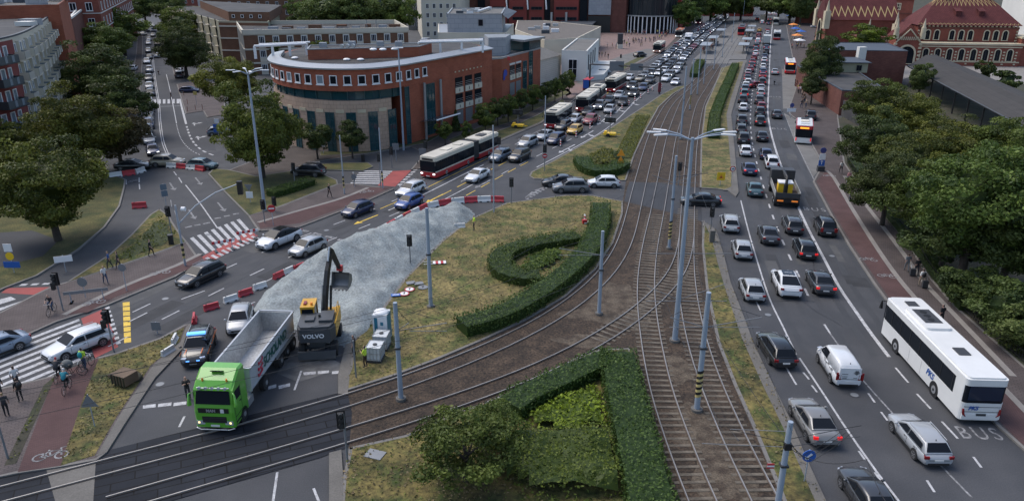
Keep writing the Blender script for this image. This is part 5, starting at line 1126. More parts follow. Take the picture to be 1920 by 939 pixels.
for i in range(19):
 p, h = along(full, 5.5 + i * (La + 5 - 5.5) / 18); p = p + Vector((math.sin(h), -math.cos(h), 0)) * .03
 bank.win(sw2 if i in (6, 9) else sw, (p.x, p.y, 10.85), h)
slotw = window_mesh(1.45, 5.9, mat("teal_frame", (.02, .07, .08), .5), glass_teal, 1, 4, .07)
for i in range(9):
 s_ = 9.2 + i * (La - 3 - 9.2) / 8; p, h = along(arc, s_); o = Vector((math.sin(h), -math.cos(h), 0)); bank.win(slotw, p + o * .04 + Vector((0, 0, 3.15)), h)
 p, h = along(arc, s_ + (La - 12.2) / 16); o = Vector((math.sin(h), -math.cos(h), 0))
 if i < 8: bank.part("lintel_panel", MB().box(p + o * .04 + Vector((0, 0, 6.25)), (1.25, .12, .5), stone_cream, rz=h))
sd = (str_[1] - str_[0]).normalized(); sh = math.atan2(sd.y, sd.x); so_ = Vector((sd.y, -sd.x, 0))
gw = window_mesh(2.6, 8.2, mat("teal_frame", (.02, .07, .08), .5), glass_teal, 2, 5, .08); p = str_[0] + sd * 6.2; bank.win(gw, p + so_ * .04 + Vector((0, 0, 4.7)), sh)
nw = window_mesh(1.1, 9, mat("teal_frame", (.02, .07, .08), .5), glass_teal, 0, 5, .07); p = str_[0] + sd * .2; bank.win(nw, p + so_ * .05 + Vector((0, 0, 4.6)), sh)
m = MB()
for k in (4.2, 8.6): p = str_[0] + sd * k + so_ * .5; m.cyl((p.x, p.y, 4.6), .22, 9.2, roof_metal, 'z', 10)
c0 = str_[0] + sd * 3.2; c1 = str_[0] + sd * 9.8
m.add([(c0 + so_ * .1).xy.to_tuple() + (3.2,), (c1 + so_ * .1).xy.to_tuple() + (3.2,), (c1 + so_ * 3.4).xy.to_tuple() + (3.7,), (c0 + so_ * 3.4).xy.to_tuple() + (3.7,)], [(0, 1, 2, 3), (3, 2, 1, 0)], glass_sky)
m.tube([(c0 + so_ * 3.4).xy.to_tuple() + (3.72,), (c1 + so_ * 3.4).xy.to_tuple() + (3.72,)], .12, white, 6); bank.part("entrance_canopy", m)
op = MB(); op.box((0, -.02, 0), (2.2, .04, 2.5), glass); op.box((0, -.1, -.85), (2.3, .14, .95), plaster_cream); op.box((0, -.19, -.85), (.12, .04, .5), trim)
for k in range(3): op.box((0, -.08, -.2 + .3 * k), (2.2, .04, .05), metal)
opm = op.mesh("parking_opening"); lat = MB().box((0, -.02, 0), (2.2, .04, 2.4), lattice); 
for k in range(9): lat.box((-1 + .25 * k, -.05, 0), (.04, .03, 2.3), metal)
latm = lat.mesh("parking_grille")
for c in range(3):
 for r_ in range(3):
  p = str_[0] + sd * (14.6 + 3.0 * c) + so_ * .03
  bank.win(opm if r_ else latm, p + Vector((0, 0, 2.0 + 2.75 * r_)), sh, "parking_opening" if r_ else "parking_grille")
m = MB()
for k in range(8): p = str_[0] + sd * (13.6 + 1.15 * k) + so_ * .06; m.box((p.x, p.y, 9.75), (.3, .12, .22), stone_cream, rz=sh)
bank.part("brick_ornament", m)
# --- the brick wing with the blue emblem
w4 = [V3(-4.3, 140.2), V3(-1.9, 141.4), V3(5.9, 158.6), V3(0, 165), V3(-13, 152)]
wing = Bld("brick_office", "brick office wing with blue emblem, grey plant box and glass corner", (-1, 150))
wing.block([(p.x, p.y) for p in w4], 0, 10.3, brick_red, roof_grey, .3, roof_metal)
d4 = (w4[2] - w4[1]).normalized(); h4 = math.atan2(d4.y, d4.x); o4 = V3(d4.y, -d4.x)
for c in range(2):
 for r_ in range(2): p = w4[1] + d4 * (4.6 + 2.9 * c) + o4 * .03; wing.win(opm if r_ else latm, p + Vector((0, 0, 4.2 + 3.1 * r_)), h4, "parking_opening" if r_ else "parking_grille")
 p = w4[1] + d4 * (4.6 + 2.9 * c) + o4 * .06; wing.part("lintel", MB().box((p.x, p.y, 8.9), (2.4, .14, .35), plaster_white, rz=h4))
g4 = window_mesh(1.9, 8, mat("teal_frame", (.02, .07, .08), .5), glass_teal, 1, 6, .07)
wing.win(g4, w4[1] + d4 * 10.6 + o4 * .04 + Vector((0, 0, 4.8)), h4); wing.win(g4, w4[1] + d4 * 13.6 + o4 * .04 + Vector((0, 0, 6.4)), h4)
p = w4[1] + d4 * 13; wing.part("glass_tower", MB().prism([(p.x, p.y), (w4[2].x, w4[2].y), (w4[2].x - 4, w4[2].y + 3), (p.x - 4, p.y + 3)], 10.3, 12.4, glass_teal))
m = MB(); m.prism([(p.x - 2 + o4.x, p.y - 2 + o4.y), (w4[2].x + o4.x, w4[2].y + o4.y), (w4[2].x - 5, w4[2].y + 3.5), (p.x - 6, p.y + 2)], 12.4, 12.8, roof_metal, bottom=True); wing.part("overhanging_roof", m)
wing.part("plant_box", MB().prism([G(916, 106, 10.3), G(948, 105, 10.3), G(948, 105, 10.3) + V3(1, 7), G(916, 106, 10.3) + V3(-1, 7)], 10.3, 13.7, panel_grey))
p = G(940, 103, 11.8); wing.part("red_box", MB().box((p.x + 1.3, p.y - .5, 11.2), (.5, .3, .6), red))
m = MB(); p = w4[1] + d4 * 1.1 + o4 * .1
E4 = Matrix.Translation((p.x, p.y, 7.3)) @ Matrix.Rotation(h4, 4, 'Z')
m.add([E4 @ Vector((x, -.06, z)) for x, z in ((-.8, -.9), (-.1, -.95), (.2, -.3), (.9, -.2), (.95, .5), (.5, .95), (-.4, .9), (-.75, .2))], [tuple(range(8))], mat("emblem_blue", (.01, .045, .33), .4)); wing.part("emblem", m)
# --- long brown brick block with white window bays
b5 = [V3(-67.7, 195), V3(-27.3, 203.5), V3(-34.7, 230), V3(-80, 226)]
lb = Bld("brick_block", "long brown brick block with cream cornice and white window bays behind the bank", (-50, 205))
lb.block([(p.x, p.y) for p in b5], 0, 10.0, brick_brown, roof_dark, 0)
P = b5 + [b5[0]]; m = MB(); m.ribbon(P, .5, 10.0, 11.1, plaster_cream, off=-.1); m.ribbon(P, .3, 9.75, 9.98, plaster_cream, off=-.05); m.ribbon(P, .3, 6.1, 6.5, plaster_cream, off=-.12); m.ribbon(P, .3, 2.7, 3.1, plaster_cream, off=-.12); lb.part("cornice", m)
wm_ = MB(); wm_.box((0, -.05, .1), (1.7, .1, 3.1), plaster_cream); wm5 = window_mesh(1.35, 1.75, white, glass, 2, 0, .1)
baym = wm_.mesh("bay_panel")
dd = (b5[1] - b5[0]).normalized(); hh = math.atan2(dd.y, dd.x); oo = V3(dd.y, -dd.x)
for r_ in range(3):
 for i in range(11):
  p = b5[0] + dd * (4.3 + 3.5 * i) + oo * .02; lb.win(baym, p + Vector((0, 0, 8.05 - 3.45 * r_)), hh, "bay_panel"); lb.win(wm5, p + oo * .11 + Vector((0, 0, 8.6 - 3.45 * r_)), hh)
m = MB()
for i in range(8): p = b5[0].lerp(b5[3], (i + .3) / 8); m.box((p.x, p.y, 5), (.35, .7, 10), plaster_cream)
lb.part("pilaster", m)
m = MB()
for i in range(16): p = b5[0].lerp(b5[1], .05 + i * .058) + V3(0, 5 + 5 * (i % 3)); m.box((p.x, p.y, 10.4), (rnd.uniform(1, 3.5), 1.2, rnd.uniform(.6, 1.4)), [roof_bluegrey, panel_grey, brick_brown][i % 3])
for i in (6, 7): p = b5[0].lerp(b5[1], .35 + .06 * i) + V3(0, 8); m.tube([(p.x, p.y, 10), (p.x, p.y, 12.5)], .1, polegrey, 5)
lb.part("roof_clutter", m)
# --- yellow apartment slab at the street and its brick penthouse
b6 = [V3(-84, 223), V3(-69, 220.5), V3(-78, 262), V3(-122, 300), V3(-130, 296)]
ap = Bld("apartment_slab", "pale yellow apartment slab with balconies and brown brick end wall", (-95, 245))
ap.block([(p.x, p.y) for p in b6], 0, 11, plaster_yellow, roof_dark, .3)
ap.part("end_wall", MB().box((-76.5, 221.5, 5.4), (15, .3, 10.9), brick_brown, rz=-.165)); ap.part("penthouse", MB().prism([(-82, 226), (-69.5, 224), (-77, 262), (-116, 292)], 11, 13.6, brick_brown).sheet([(-82, 226), (-69.5, 224), (-77, 262), (-116, 292)], 13.62, roof_dark))
for z in (3.2, 6.6, 9.9): ap.part("band", MB().box((-76.5, 221.3, z), (15.2, .34, .35), plaster_cream, rz=-.165))
w6 = window_mesh(.9, .9, white, glass, 0, 0, .1)
for k in range(4): ap.win(w6, (-80.5 + 2.7 * k, 225.6 - .43 * k, 12.4), -.165)
bal = MB().box((0, -.7, -.5), (2.6, 1.4, .15), plaster_cream).box((0, -1.35, 0), (2.6, .08, 1.0), mat("balcony_front", (.26, .26, .22), .8)).box((.6, -.1, .7), (1.0, .1, 2.1), glass).mesh("balcony")
for i in range(9):
 for r_ in range(4):
  A, B = b6[4], b6[0]; p = A.lerp(B, (i + .5) / 9); h = math.atan2((B - A).y, (B - A).x); ap.win(bal, (p.x, p.y, 1.8 + 2.7 * r_), h, "balcony")
# --- pale house with a grey metal attic storey
hm = Bld("office_house", "pale house with grey metal attic storey and gravel roof full of vents", (-10, 212))
hm.block([(-19.3, 202), (-1.5, 202), (.5, 232), (-22, 232)], 0, 9.7, plaster_cream, roof_metal, .15)
hm.block([(-16.9, 203.4), (-2.6, 203.4), (-2, 230), (-17.6, 230)], 9.7, 14.2, panel_grey, roof_grey, .3, roof_metal, ("attic_wall", "attic_roof"))
hw_ = window_mesh(1.2, 1.6, darkgrey, glass, 0, 0, .1); hm.win(hw_, (-8.2, 203.38, 12.2), 0); hm.win(window_mesh(1.7, 1.9, white, glass_sky, 0, 0, .1), (-7.6, 201.97, 7.7), 0)
m = MB()
for k in range(9): m.box((-14 + rnd.uniform(0, 10), 206 + rnd.uniform(0, 20), 14.6), (rnd.uniform(.6, 2), rnd.uniform(.6, 1.4), rnd.uniform(.5, 1.1)), [white, metal, roof_bluegrey][k % 3])
m.tube([(-9, 208, 14.8), (-6.5, 225, 14.8)], .3, white, 6); hm.part("roof_vent", m)
hm.part("glass_eave", MB().add([(-2.4, 203, 14.2), (-1.0, 203, 13.2), (1.5, 234, 13.2), (-2, 230, 14.6)], [(0, 1, 2, 3), (3, 2, 1, 0)], roof_bluegrey))
# --- cream sheds by the plaza
def G3(px, py, z): return G(px, py, z)
sh1 = Bld("cream_shed", "low cream panelled shed with pitched grey roof behind the street trees", G(1030, 150).to_tuple())
a, b = G(1000, 166), G(1051, 150); d = (b - a).normalized(); nrm = V3(-d.y, d.x)
P = [a, b, b + nrm * 18, a + nrm * 18]
sh1.part("wall", MB().prism(P, 0, 6.0, panel_white))
m = MB(); r0, r1 = a.lerp(b, .15) + nrm * 9, b.lerp(a, .15) + nrm * 9
m.add([(p.x, p.y, 6.02) for p in (P[0] - nrm * .4, P[1] - nrm * .4, P[2], P[3])] + [(r0.x, r0.y, 9), (r1.x, r1.y, 9)], [(0, 1, 5, 4), (1, 2, 5), (2, 3, 4, 5), (3, 0, 4)], roof_grey); sh1.part("roof", m)
pv = Bld("white_pavilion", "white flat roofed pavilion with tall dark windows beside the plaza", G(1085, 150).to_tuple())
c1, c2, c3 = G(1052, 152), G(1099, 154), G(1121, 124)
P = [c1, c2, c3, c3 + (c1 - c2)]
pv.block([(p.x, p.y) for p in P], 0, 7, plaster_white, roof_grey, .3)
tw_ = window_mesh(1.3, 3.6, darkgrey, glass, 1, 1, .1); pv.row(tw_, c2, c3, 4.2, 4, 1, 8); pv.win(window_mesh(2.2, 4.5, white, glass, 1, 1, .12), (c1.lerp(c2, .45) + Vector((0, -.05, 3.0))), math.atan2((c2 - c1).y, (c2 - c1).x))
pv.part("terrace", MB().prism([c2 + V3(.2, .2), c2 + V3(4.5, 3), c3 + V3(5, 0), c3], 0, 1.4, plaster_white))
big = Bld("grey_roof_hall", "low hall with broad brown grey roof and roof machines before the mall", (15, 245))
P = [G(968, 52, 8), G(1075, 62, 8), G(1055, 72, 6), G(1010, 92, 7), G(985, 90, 7)]
P = [V3(1, 250), V3(9, 215), V3(19, 222), V3(30, 262), V3(12, 290), V3(2, 290)]
big.block([(p.x, p.y) for p in P], 0, 6.6, plaster_cream, mat("roof_brown", (.12, .105, .09), .9, var=.2), .15)
m = MB()
for k in range(8): m.box((6 + rnd.uniform(0, 14), 232 + rnd.uniform(0, 35), 7.0), (rnd.uniform(1, 2.6), rnd.uniform(1, 2), rnd.uniform(.7, 1.4)), [metal, white, roof_bluegrey][k % 3])
big.part("roof_machine", m)
kio = Bld("flat_kiosk", "glazed kiosk with broad thin grey roof at the corner of the mall", G(1085, 62).to_tuple())
P = [G(1052, 66), G(1106, 69), G(1125, 50), G(1070, 46)]
kio.part("wall", MB().prism(P, 0, 4.2, glass_sky)); kio.part("roof", MB().prism([p + (p - kio.c) * .15 for p in P], 4.2, 4.6, roof_bluegrey, bottom=True))
# --- modern brick mall with a glass corner drum
ml = Bld("brick_mall", "big modern mall of red panels and brown brick with a glass corner drum", (30, 340))
P = [V3(-22, 322), V3(34, 318), V3(46, 316), V3(74, 372), V3(60, 420), V3(-22, 420)]
ml.block([(p.x, p.y) for p in P], 0, 21, brick_dark, roof_grey, .4)
redp = mat("panel_red", (.24, .035, .025), .6, var=.12, scale=.3)
for x0, x1, z0, z1, mt in ((-9, -2, 3, 12.5, redp), (-1.2, 6, 3, 12.5, redp), (7, 13, 3, 12.5, redp), (17, 27, 3, 13, redp), (13.3, 15.5, 0, 14, glass), (27.5, 30.5, 0, 14, glass), (-14, -11, 1, 14, glass), (31, 40, 7, 14, panel_grey), (31, 40, 0, 6.5, black)):
 y = 321.3 - (x0 + 22) * 4 / 56; ml.part("facade_panel", MB().box(((x0 + x1) / 2, y - .2 - (x1 - x0) * .03, (z0 + z1) / 2), (x1 - x0, .5, z1 - z0), mt, rz=-.07))
wmall = window_mesh(4.5, 1.2, darkgrey, glass, 2, 0, .1)
for x in (-5.5, 2.4, 10, 20, 24):
 for z in (5.5, 9.5): ml.win(wmall, (x, 320.6 - (x + 22) * 4 / 56 - .5, z), -.07)
m = MB()
for x in (-2, 6.5, 14): m.tube([(x - 5, 330, 15.5), (x - 3, 322, 16.2), (x - .5, 318.6, 14.8), (x, 318, 9)], .3, white, 6)
for x in (16, 22): m.tube([(x, 317, 0), (x, 317, 8)], .5, metal, 8)
ml.part("metal_arch", m)
dc = V3(57, 322); m = MB(); m.cyl((dc.x, dc.y, 12), 10.5, 11, mat("drum_glass", (.02, .026, .032), .12), 'z', 28); m.cyl((dc.x, dc.y, 3.2), 9.4, 6.4, glass, 'z', 28); ml.part("glass_drum", m)
m = MB()
for k in range(22):
 a = R(200 + k * 9); x, y = dc.x + 11.2 * math.cos(a), dc.y + 11.2 * math.sin(a); m.box((x, y, 3.4), (.35, .35, 6.8), white)
m.cyl((dc.x, dc.y, 6.8), 11.5, .4, roof_metal, 'z', 28)
for k in range(18): a = R(200 + k * 10); m.box((dc.x + 10.6 * math.cos(a), dc.y + 10.6 * math.sin(a), 12), (.12, .12, 11), darkgrey)
ml.part("colonnade", m)
ml.part("red_flank", MB().prism([(66, 330), (70.5, 327), (86, 372), (76, 380)], 0, 24, redp))
# --- left apartment block with balconies
lf = Bld("balcony_apartments", "apartment block with red and cream bays and stacked balconies at the left edge", (-78, 115))
f = relax(smooth([(-73, 96), (-70.6, 103), (-71.4, 110.5), (-77.6, 126.2), (-92, 155.8)], 1.5), 4)
f = [V3(-69.8, 92.0)] + f
P = [(p.x, p.y) for p in f] + [(-112, 150), (-100, 90)]
P = [(p.x, p.y) for p in f] + [(-118, 148), (-112, 85)]
lf.block(P, 0, 17, plaster_cream, roof_dark, .25, roof_bluegrey)
Lf = length(f)
fl_path = f[::1]
def lf_at(s): p, h = along(fl_path, s); return p, h, V3(math.sin(h), -math.cos(h))
m = MB(); sub = [p for p in f if p.y < 111]; m.ribbon(sub, .12, .2, 16.7, plaster_red, off=-.05); lf.part("red_bay", m)
wv = window_mesh(1.0, 2.0, white, glass_sky, 0, 0, .12); wv2 = window_mesh(1.5, 1.6, white, glass, 1, 0, .12)
balr = MB().box((0, -.75, -.05), (4.4, 1.5, .16), darkgrey).box((0, -1.45, .5), (4.4, .08, 1.0), mat("balcony_dark", (.07, .08, .085), .7)).box((-2.16, -.75, .5), (.08, 1.4, 1.0), darkgrey).box((2.16, -.75, .5), (.08, 1.4, 1.0), darkgrey).box((-.6, -1.51, .52), (.5, .05, .9), glass_sky).box((.9, -1.51, .52), (.5, .05, .9), glass_sky).mesh("balcony")
balc = MB().box((0, -.7, -.05), (2.4, 1.4, .16), plaster_cream).box((0, -1.35, .5), (2.4, .08, 1.0), mat("balcony_pale", (.38, .36, .31), .8)).box((-1.16, -.7, .5), (.08, 1.3, 1.0), plaster_cream).box((1.16, -.7, .5), (.08, 1.3, 1.0), glass_sky).box((.3, -.25, 1.2), (.08, .5, 2.4), plaster_cream).mesh("balcony")
for fl_ in range(5):
 z = 2.2 + 2.95 * fl_
 p, h, o = lf_at(14.5); lf.win(balr, (p.x + o.x * .1, p.y + o.y * .1, z), h, "balcony")
 for ds in (-1.6, .2, 1.9): p, h, o = lf_at(14.5 + ds); lf.win(wv, (p.x + o.x * .12, p.y + o.y * .12, z + 1.15), h)
 p, h, o = lf_at(9); lf.win(wv2, (p.x + o.x * .12, p.y + o.y * .12, z + 1.3), h)
 for k in range(9):
  s_ = 20.5 + k * 5; 
  if s_ > Lf - 2: break
  p, h, o = lf_at(s_); lf.win(balc, (p.x, p.y, z), h, "balcony"); lf.win(wv, (p.x + o.x * .03 + math.cos(h) * -.4, p.y + o.y * .03 + math.sin(h) * -.4, z + 1.15), h)
  p, h, o = lf_at(s_ + 2.4); lf.win(wv, (p.x + o.x * .03, p.y + o.y * .03, z + 1.2), h)
m = MB()
for k in range(12): m.box((-104 + rnd.uniform(0, 24), 102 + rnd.uniform(0, 34), 17.5), (rnd.uniform(.8, 3), rnd.uniform(.8, 2.5), rnd.uniform(.6, 1.6)), [roof_bluegrey, plaster_white, panel_grey, redp][k % 4])
lf.part("roof_clutter", m)
# --- brick houses along the left street
r1 = Bld("brick_house", "tall dark red brick house with blind walls next to the balcony apartments", (-100, 165))
r1.block([(-97, 146), (-87, 150.6), (-100, 177), (-140, 172), (-130, 140)], 0, 19, brick_red, roof_grey, .4)
r1.block([(p.x, p.y) for p in GL([(128, 38), (136, 35), (161, 15), (150, 12)], 15)], 0, 15, brick_dark, roof_dark, .4, plaster_white, ("lower_wall", "lower_roof"))
m = MB()
for k in range(26): m.box((-134 + rnd.uniform(0, 38), 156 + rnd.uniform(0, 20), 20), (rnd.uniform(.8, 4), rnd.uniform(.8, 2.5), rnd.uniform(.8, 2.2)), [roof_bluegrey, panel_grey, metal, white][k % 4])
r1.part("roof_plant", m)
r2 = Bld("brick_house", "orange red brick house with rows of white windows along the left street", (-130, 250))
P = [V3(-121, 203.5), V3(-109.5, 208), V3(-147, 304), V3(-180, 300)]
r2.block([(p.x, p.y) for p in P], 0, 25, brick_station, roof_dark, .4)
wr = window_mesh(1.6, 2.1, white, glass, 1, 0, .13, plaster_white)
for z in (8, 12, 16, 20):
 A, B = P[1], P[2]; r2.row(wr, A, B, z, 14, 1, 1, .05); r2.row(wr, P[0], P[1], z, 3, .5, .5, .05)
for z in (10.2, 14.2, 18.2): r2.part("string_course", MB().ribbon([P[0], P[1], P[2]], .3, z, z + .2, plaster_white, off=-.1))
# --- far houses at the top
def simple_house(label, poly, h, wall, roof, rows, n, wme, name="town_house", group="town houses at the top"):
 b = Bld(name, label, poly[0], group); P = [V3(*p) for p in poly]; b.block(poly, 0, h, wall, roof, .3)
 for r_ in range(rows): b.row(wme, P[0], P[1], 2.4 + 3.2 * r_, n, 1, 1, .03)
 return b
wsm = window_mesh(1.1, 1.7, white, glass, 1, 0, .1)
hs = simple_house("cream corner house with dark ground floor windows beside the alley", [(-33, 285), (-19, 288), (-17, 330), (-40, 330)], 24, plaster_cream, roof_dark, 7, 5, wsm)
simple_house("grey plastered house row far up the alley behind the cream corner house", [(-44, 330), (-36, 332), (-36, 400), (-60, 400)], 26, mat("plaster_grey", (.2, .2, .19), .9, var=.15), roof_dark, 7, 3, wsm)
simple_house("brown brick house behind the trees of the long brick block", [(-118, 300), (-84, 302), (-84, 330), (-124, 330)], 14, brick_brown, roof_bluegrey, 4, 9, wsm)
simple_house("pale house front beside the tree lined street, far up left", [(-132, 330), (-118, 334), (-118, 380), (-145, 380)], 22, plaster_white, roof_dark, 6, 4, wsm)
simple_house("red brick terrace closing the view at the end of the left street", [(-225, 450), (-170, 455), (-170, 480), (-225, 480)], 16, brick_station, roof_tile, 4, 14, wsm)
simple_house("white house beyond the right end of the station roof", [(163, 238), (188, 234), (192, 262), (166, 266)], 19, plaster_white, roof_grey, 6, 6, wsm)
simple_house("low red kiosk row under the trees beyond the mall", [(100, 420), (128, 415), (130, 425), (102, 430)], 5, redp, roof_grey, 1, 8, wsm)
simple_house("long pale building behind the far junction trees", [(120, 560), (200, 555), (204, 590), (122, 590)], 14, plaster_cream, roof_tile, 4, 18, wsm)
# --- brick station with patterned roofs
st = Bld("brick_station", "ornate brick railway station with maroon patterned roof, cream arches and spires", (120, 220))
E0, E1 = V3(113.2, 214.5), V3(139.5, 210.5); dS = (E1 - E0).normalized(); nS = V3(-dS.y, dS.x); hS = math.atan2(dS.y, dS.x)
def S(u, v): return E0 + dS * u + nS * v
def rect(u0, u1, v0, v1): return [(p.x, p.y) for p in (S(u0, v0), S(u1, v0), S(u1, v1), S(u0, v1))]
Ls = (E1 - E0).length
st.part("lower_storey", MB().prism(rect(0, Ls, 0, 6), 0, 5.6, brick_station)); st.part("terrace", MB().prism(rect(-.3, Ls + .3, -.3, 6), 5.6, 6.1, stone_cream)); 
st.part("upper_storey", MB().prism(rect(.5, Ls, 4, 18), 6.1, 10.2, brick_station))
m = MB()
for z in (5.0, 1.0): m.prism(rect(-.1, Ls + .1, -.12, 0), z, z + .3, stone_cream)
m.prism(rect(.4, Ls + .1, 3.85, 4), 9.6, 10.1, brick_dark)
for k in range(24): p = S(1 + k * (Ls - 1.5) / 23, 3.8); m.box((p.x, p.y, 10.35), (.5, .3, .4), stone_cream, rz=hS)
st.part("cornice", m)
m = MB(); v0, v1 = 3.4, 18.6; e = [S(0, v0), S(Ls + .6, v0), S(Ls + .6, v1), S(0, v1)]; rg = [S(6.5, 11), S(Ls - 6, 11)]
def on(a, b, t, z0, z1, lift=.05): p = a.lerp(b, t); return (p.x, p.y, z0 + (z1 - z0) * t + lift)
m.add([(p.x, p.y, 10.5) for p in e] + [(p.x, p.y, 17.5) for p in rg], [(0, 1, 5, 4), (1, 2, 5), (2, 3, 4, 5), (3, 0, 4)], roof_tile); st.part("main_roof", m)
def zig(mb, a, b, ra, rb, za, zr, t0, t1, n, col=stone_cream):
 for k in range(n):
  for s_ in (0, 1):
   u0, u1 = (k + .5 * s_) / n, (k + .5 + .5 * s_) / n; ta, tb = (t0, t1) if s_ == 0 else (t1, t0)
   pa, pb_ = a.lerp(b, u0).lerp(ra.lerp(rb, u0), ta), a.lerp(b, u1).lerp(ra.lerp(rb, u1), tb); zA, zB = za + (zr - za) * ta + .05, za + (zr - za) * tb + .05; w_ = (t1 - t0) * .28
   pa2, pb2_ = a.lerp(b, u0).lerp(ra.lerp(rb, u0), ta + w_), a.lerp(b, u1).lerp(ra.lerp(rb, u1), tb + w_)
   mb.add([(pa.x, pa.y, zA), (pb_.x, pb_.y, zB), (pb2_.x, pb2_.y, zB + (zr - za) * w_), (pa2.x, pa2.y, zA + (zr - za) * w_)], [(0, 1, 2, 3)], col)
ochre = mat("tile_ochre", (.42, .3, .13), .8)
m = MB(); zig(m, e[0], e[1], rg[0], rg[1], 10.5, 17.5, .68, .92, 16, ochre); zig(m, e[0], e[1], rg[0], rg[1], 10.5, 17.5, .02, .07, 26, ochre); zig(m, e[3], e[0], rg[0], rg[0], 10.5, 17.5, .68, .9, 8, ochre); st.part("roof_pattern", m)
am = arched_mesh(1.15, 2.5, stone_cream); 
for u in (3.2, 5.6, 9.6, 12, 14.4, 18.6, 21, 23.4): st.win(am, S(u, 3.97) + Vector((0, 0, 7.9)), hS)
lw = arched_mesh(1.3, 3.0, stone_cream)
for k in range(8): st.win(lw, S(2.2 + 3.1 * k, -.03) + Vector((0, 0, 3.0)), hS)
m = MB()
for k in range(9):
 p = S(.7 + 3.1 * k, -.08)
 for z in (.6, 1.4, 2.2, 3.0, 3.8): m.box((p.x, p.y, z), (.5, .16, .35), stone_cream, rz=hS)
for z in (6.6, 7.4, 8.2, 9.0): 
 for u in (.7, Ls - .3): p = S(u, 3.9); m.box((p.x, p.y, z), (.5, .3, .4), stone_cream, rz=hS)
st.part("quoin", m)
for u in (11, 17): p = S(u, 7); st.part("dormer", MB().box((p.x, p.y, 13.6), (1.3, 2.2, 1.4), roof_tile, rz=hS).add([tuple(S(u - .9, 5.6)) [:2] + (14.2,), tuple(S(u + .9, 5.6))[:2] + (14.2,), tuple(S(u + .9, 9))[:2] + (15.2,), tuple(S(u - .9, 9))[:2] + (15.2,)], [(0, 1, 2, 3)], roof_tile))
for u in (8.5, 20): p = S(u, 11); st.part("copper_lantern", MB().cyl((p.x, p.y, 18.3), .8, 1.8, mat("copper_green", (.1, .3, .26), .6), 'z', 8))
gp = rect(-6.5, -.2, -1.5, 6); st.part("gable_wall", MB().prism(gp, 0, 7.4, brick_station))
m = MB(); A, B = S(-6.6, -1.55), S(-.1, -1.55); C = A.lerp(B, .5); A2, B2, C2 = S(-6.6, 7), S(-.1, 7), S(-3.35, 7)
m.add([(A.x, A.y, 7.4), (B.x, B.y, 7.4), (C.x, C.y, 11.2), (A2.x, A2.y, 7.4), (B2.x, B2.y, 7.4), (C2.x, C2.y, 11.2)], [(0, 2, 5, 3), (2, 1, 4, 5)], roof_tile); m.add([(A.x, A.y, 7.38), (B.x, B.y, 7.38), (C.x, C.y, 11.1)], [(0, 1, 2)], brick_station); st.part("gable_roof", m)
st.win(arched_mesh(4.0, 4.6, stone_cream, glass, .5), S(-3.35, -1.56) + Vector((0, 0, 2.9)), hS)
m = MB()
for k in range(2):
 a_, b_ = ((A, C), (C, B))[k]
 pa = a_ - nS * .1; pb_ = b_ - nS * .1; za, zb_ = ((7.0, 10.6), (10.6, 7.0))[k]; st.part('gable_rake', MB().tube([(pa.x, pa.y, za - .8), (pb_.x, pb_.y, zb_ - .8)], .2, stone_cream, 5))
for k in range(12): p = S(-6.2 + k * .52, -1.6); m.box((p.x, p.y, 7.3), (.25, .12, .9), stone_cream, rz=hS)
for u in (-6.6, -.1):
 for z in (.8, 1.8, 2.8, 3.8, 4.8, 5.8): p = S(u, -1.55); m.box((p.x, p.y, z), (.8, .4, .5), stone_cream, rz=hS)
st.part("gable_quoin", m)
for u in (-6.8, .1):
 p = S(u, -1.4); st.part("spire", MB().box((p.x, p.y, 8.0), (1.1, 1.1, 1.6), stone_cream).cyl((p.x, p.y, 9.5), .65, 1.4, stone_cream, 'z', 8).cyl((p.x, p.y, 11.4), .5, 2.4, stone_cream, 'z', 8, .05))
st.part("hall_wall", MB().prism(rect(-22, -3, 14, 26), 0, 11, brick_station)); st.part("side_porch", MB().prism(rect(-15, -6, 5, 14), 0, 7, brick_station))
m = MB(); e2 = [S(-22.4, 13.5), S(-2, 13.5), S(-2, 26.5), S(-22.4, 26.5)]; rg2 = [S(-22.4, 20), S(-2, 20)]
m.add([(p.x, p.y, 11) for p in e2] + [(p.x, p.y, 18) for p in rg2], [(0, 1, 5, 4), (2, 3, 4, 5), (1, 2, 5), (3, 0, 4)], roof_tile); st.part("hall_roof", m)
m = MB(); zig(m, e2[0], e2[1], rg2[0], rg2[1], 11, 18, .1, .45, 11, ochre); st.part("hall_roof_pattern", m)
p = S(-22.5, 20); am2 = arched_mesh(3.6, 9, stone_cream, glass, .5); st.win(am2, S(-22.45, 20) + Vector((0, 0, 6)), hS - R(90))
for u, v, z in ((-22.2, 13.6, 13), (-22.2, 26, 13), (-12, 6, 8), (-4.5, 7, 10)):
 p = S(u, v); st.part("hall_spire", MB().box((p.x, p.y, z - 2), (1.6, 1.6, 5), stone_cream).cyl((p.x, p.y, z + 2.2), .6, 3.4, stone_cream, 'z', 8, .05))
m = MB()
for k in range(14): p = S(-14.8 + .63 * k, 4.95); m.box((p.x, p.y, 6.2), (.3, .14, 1.0), stone_cream, rz=hS)
st.part("porch_frieze", m)
st.part("end_pavilion", MB().prism(rect(Ls, Ls + 7, 1, 9), 0, 7.4, brick_station).prism(rect(Ls - .1, Ls + 7.1, .9, 9), 7.4, 7.9, stone_cream))
st.win(lw, S(Ls + 3.5, .97) + Vector((0, 0, 4.5)), hS)
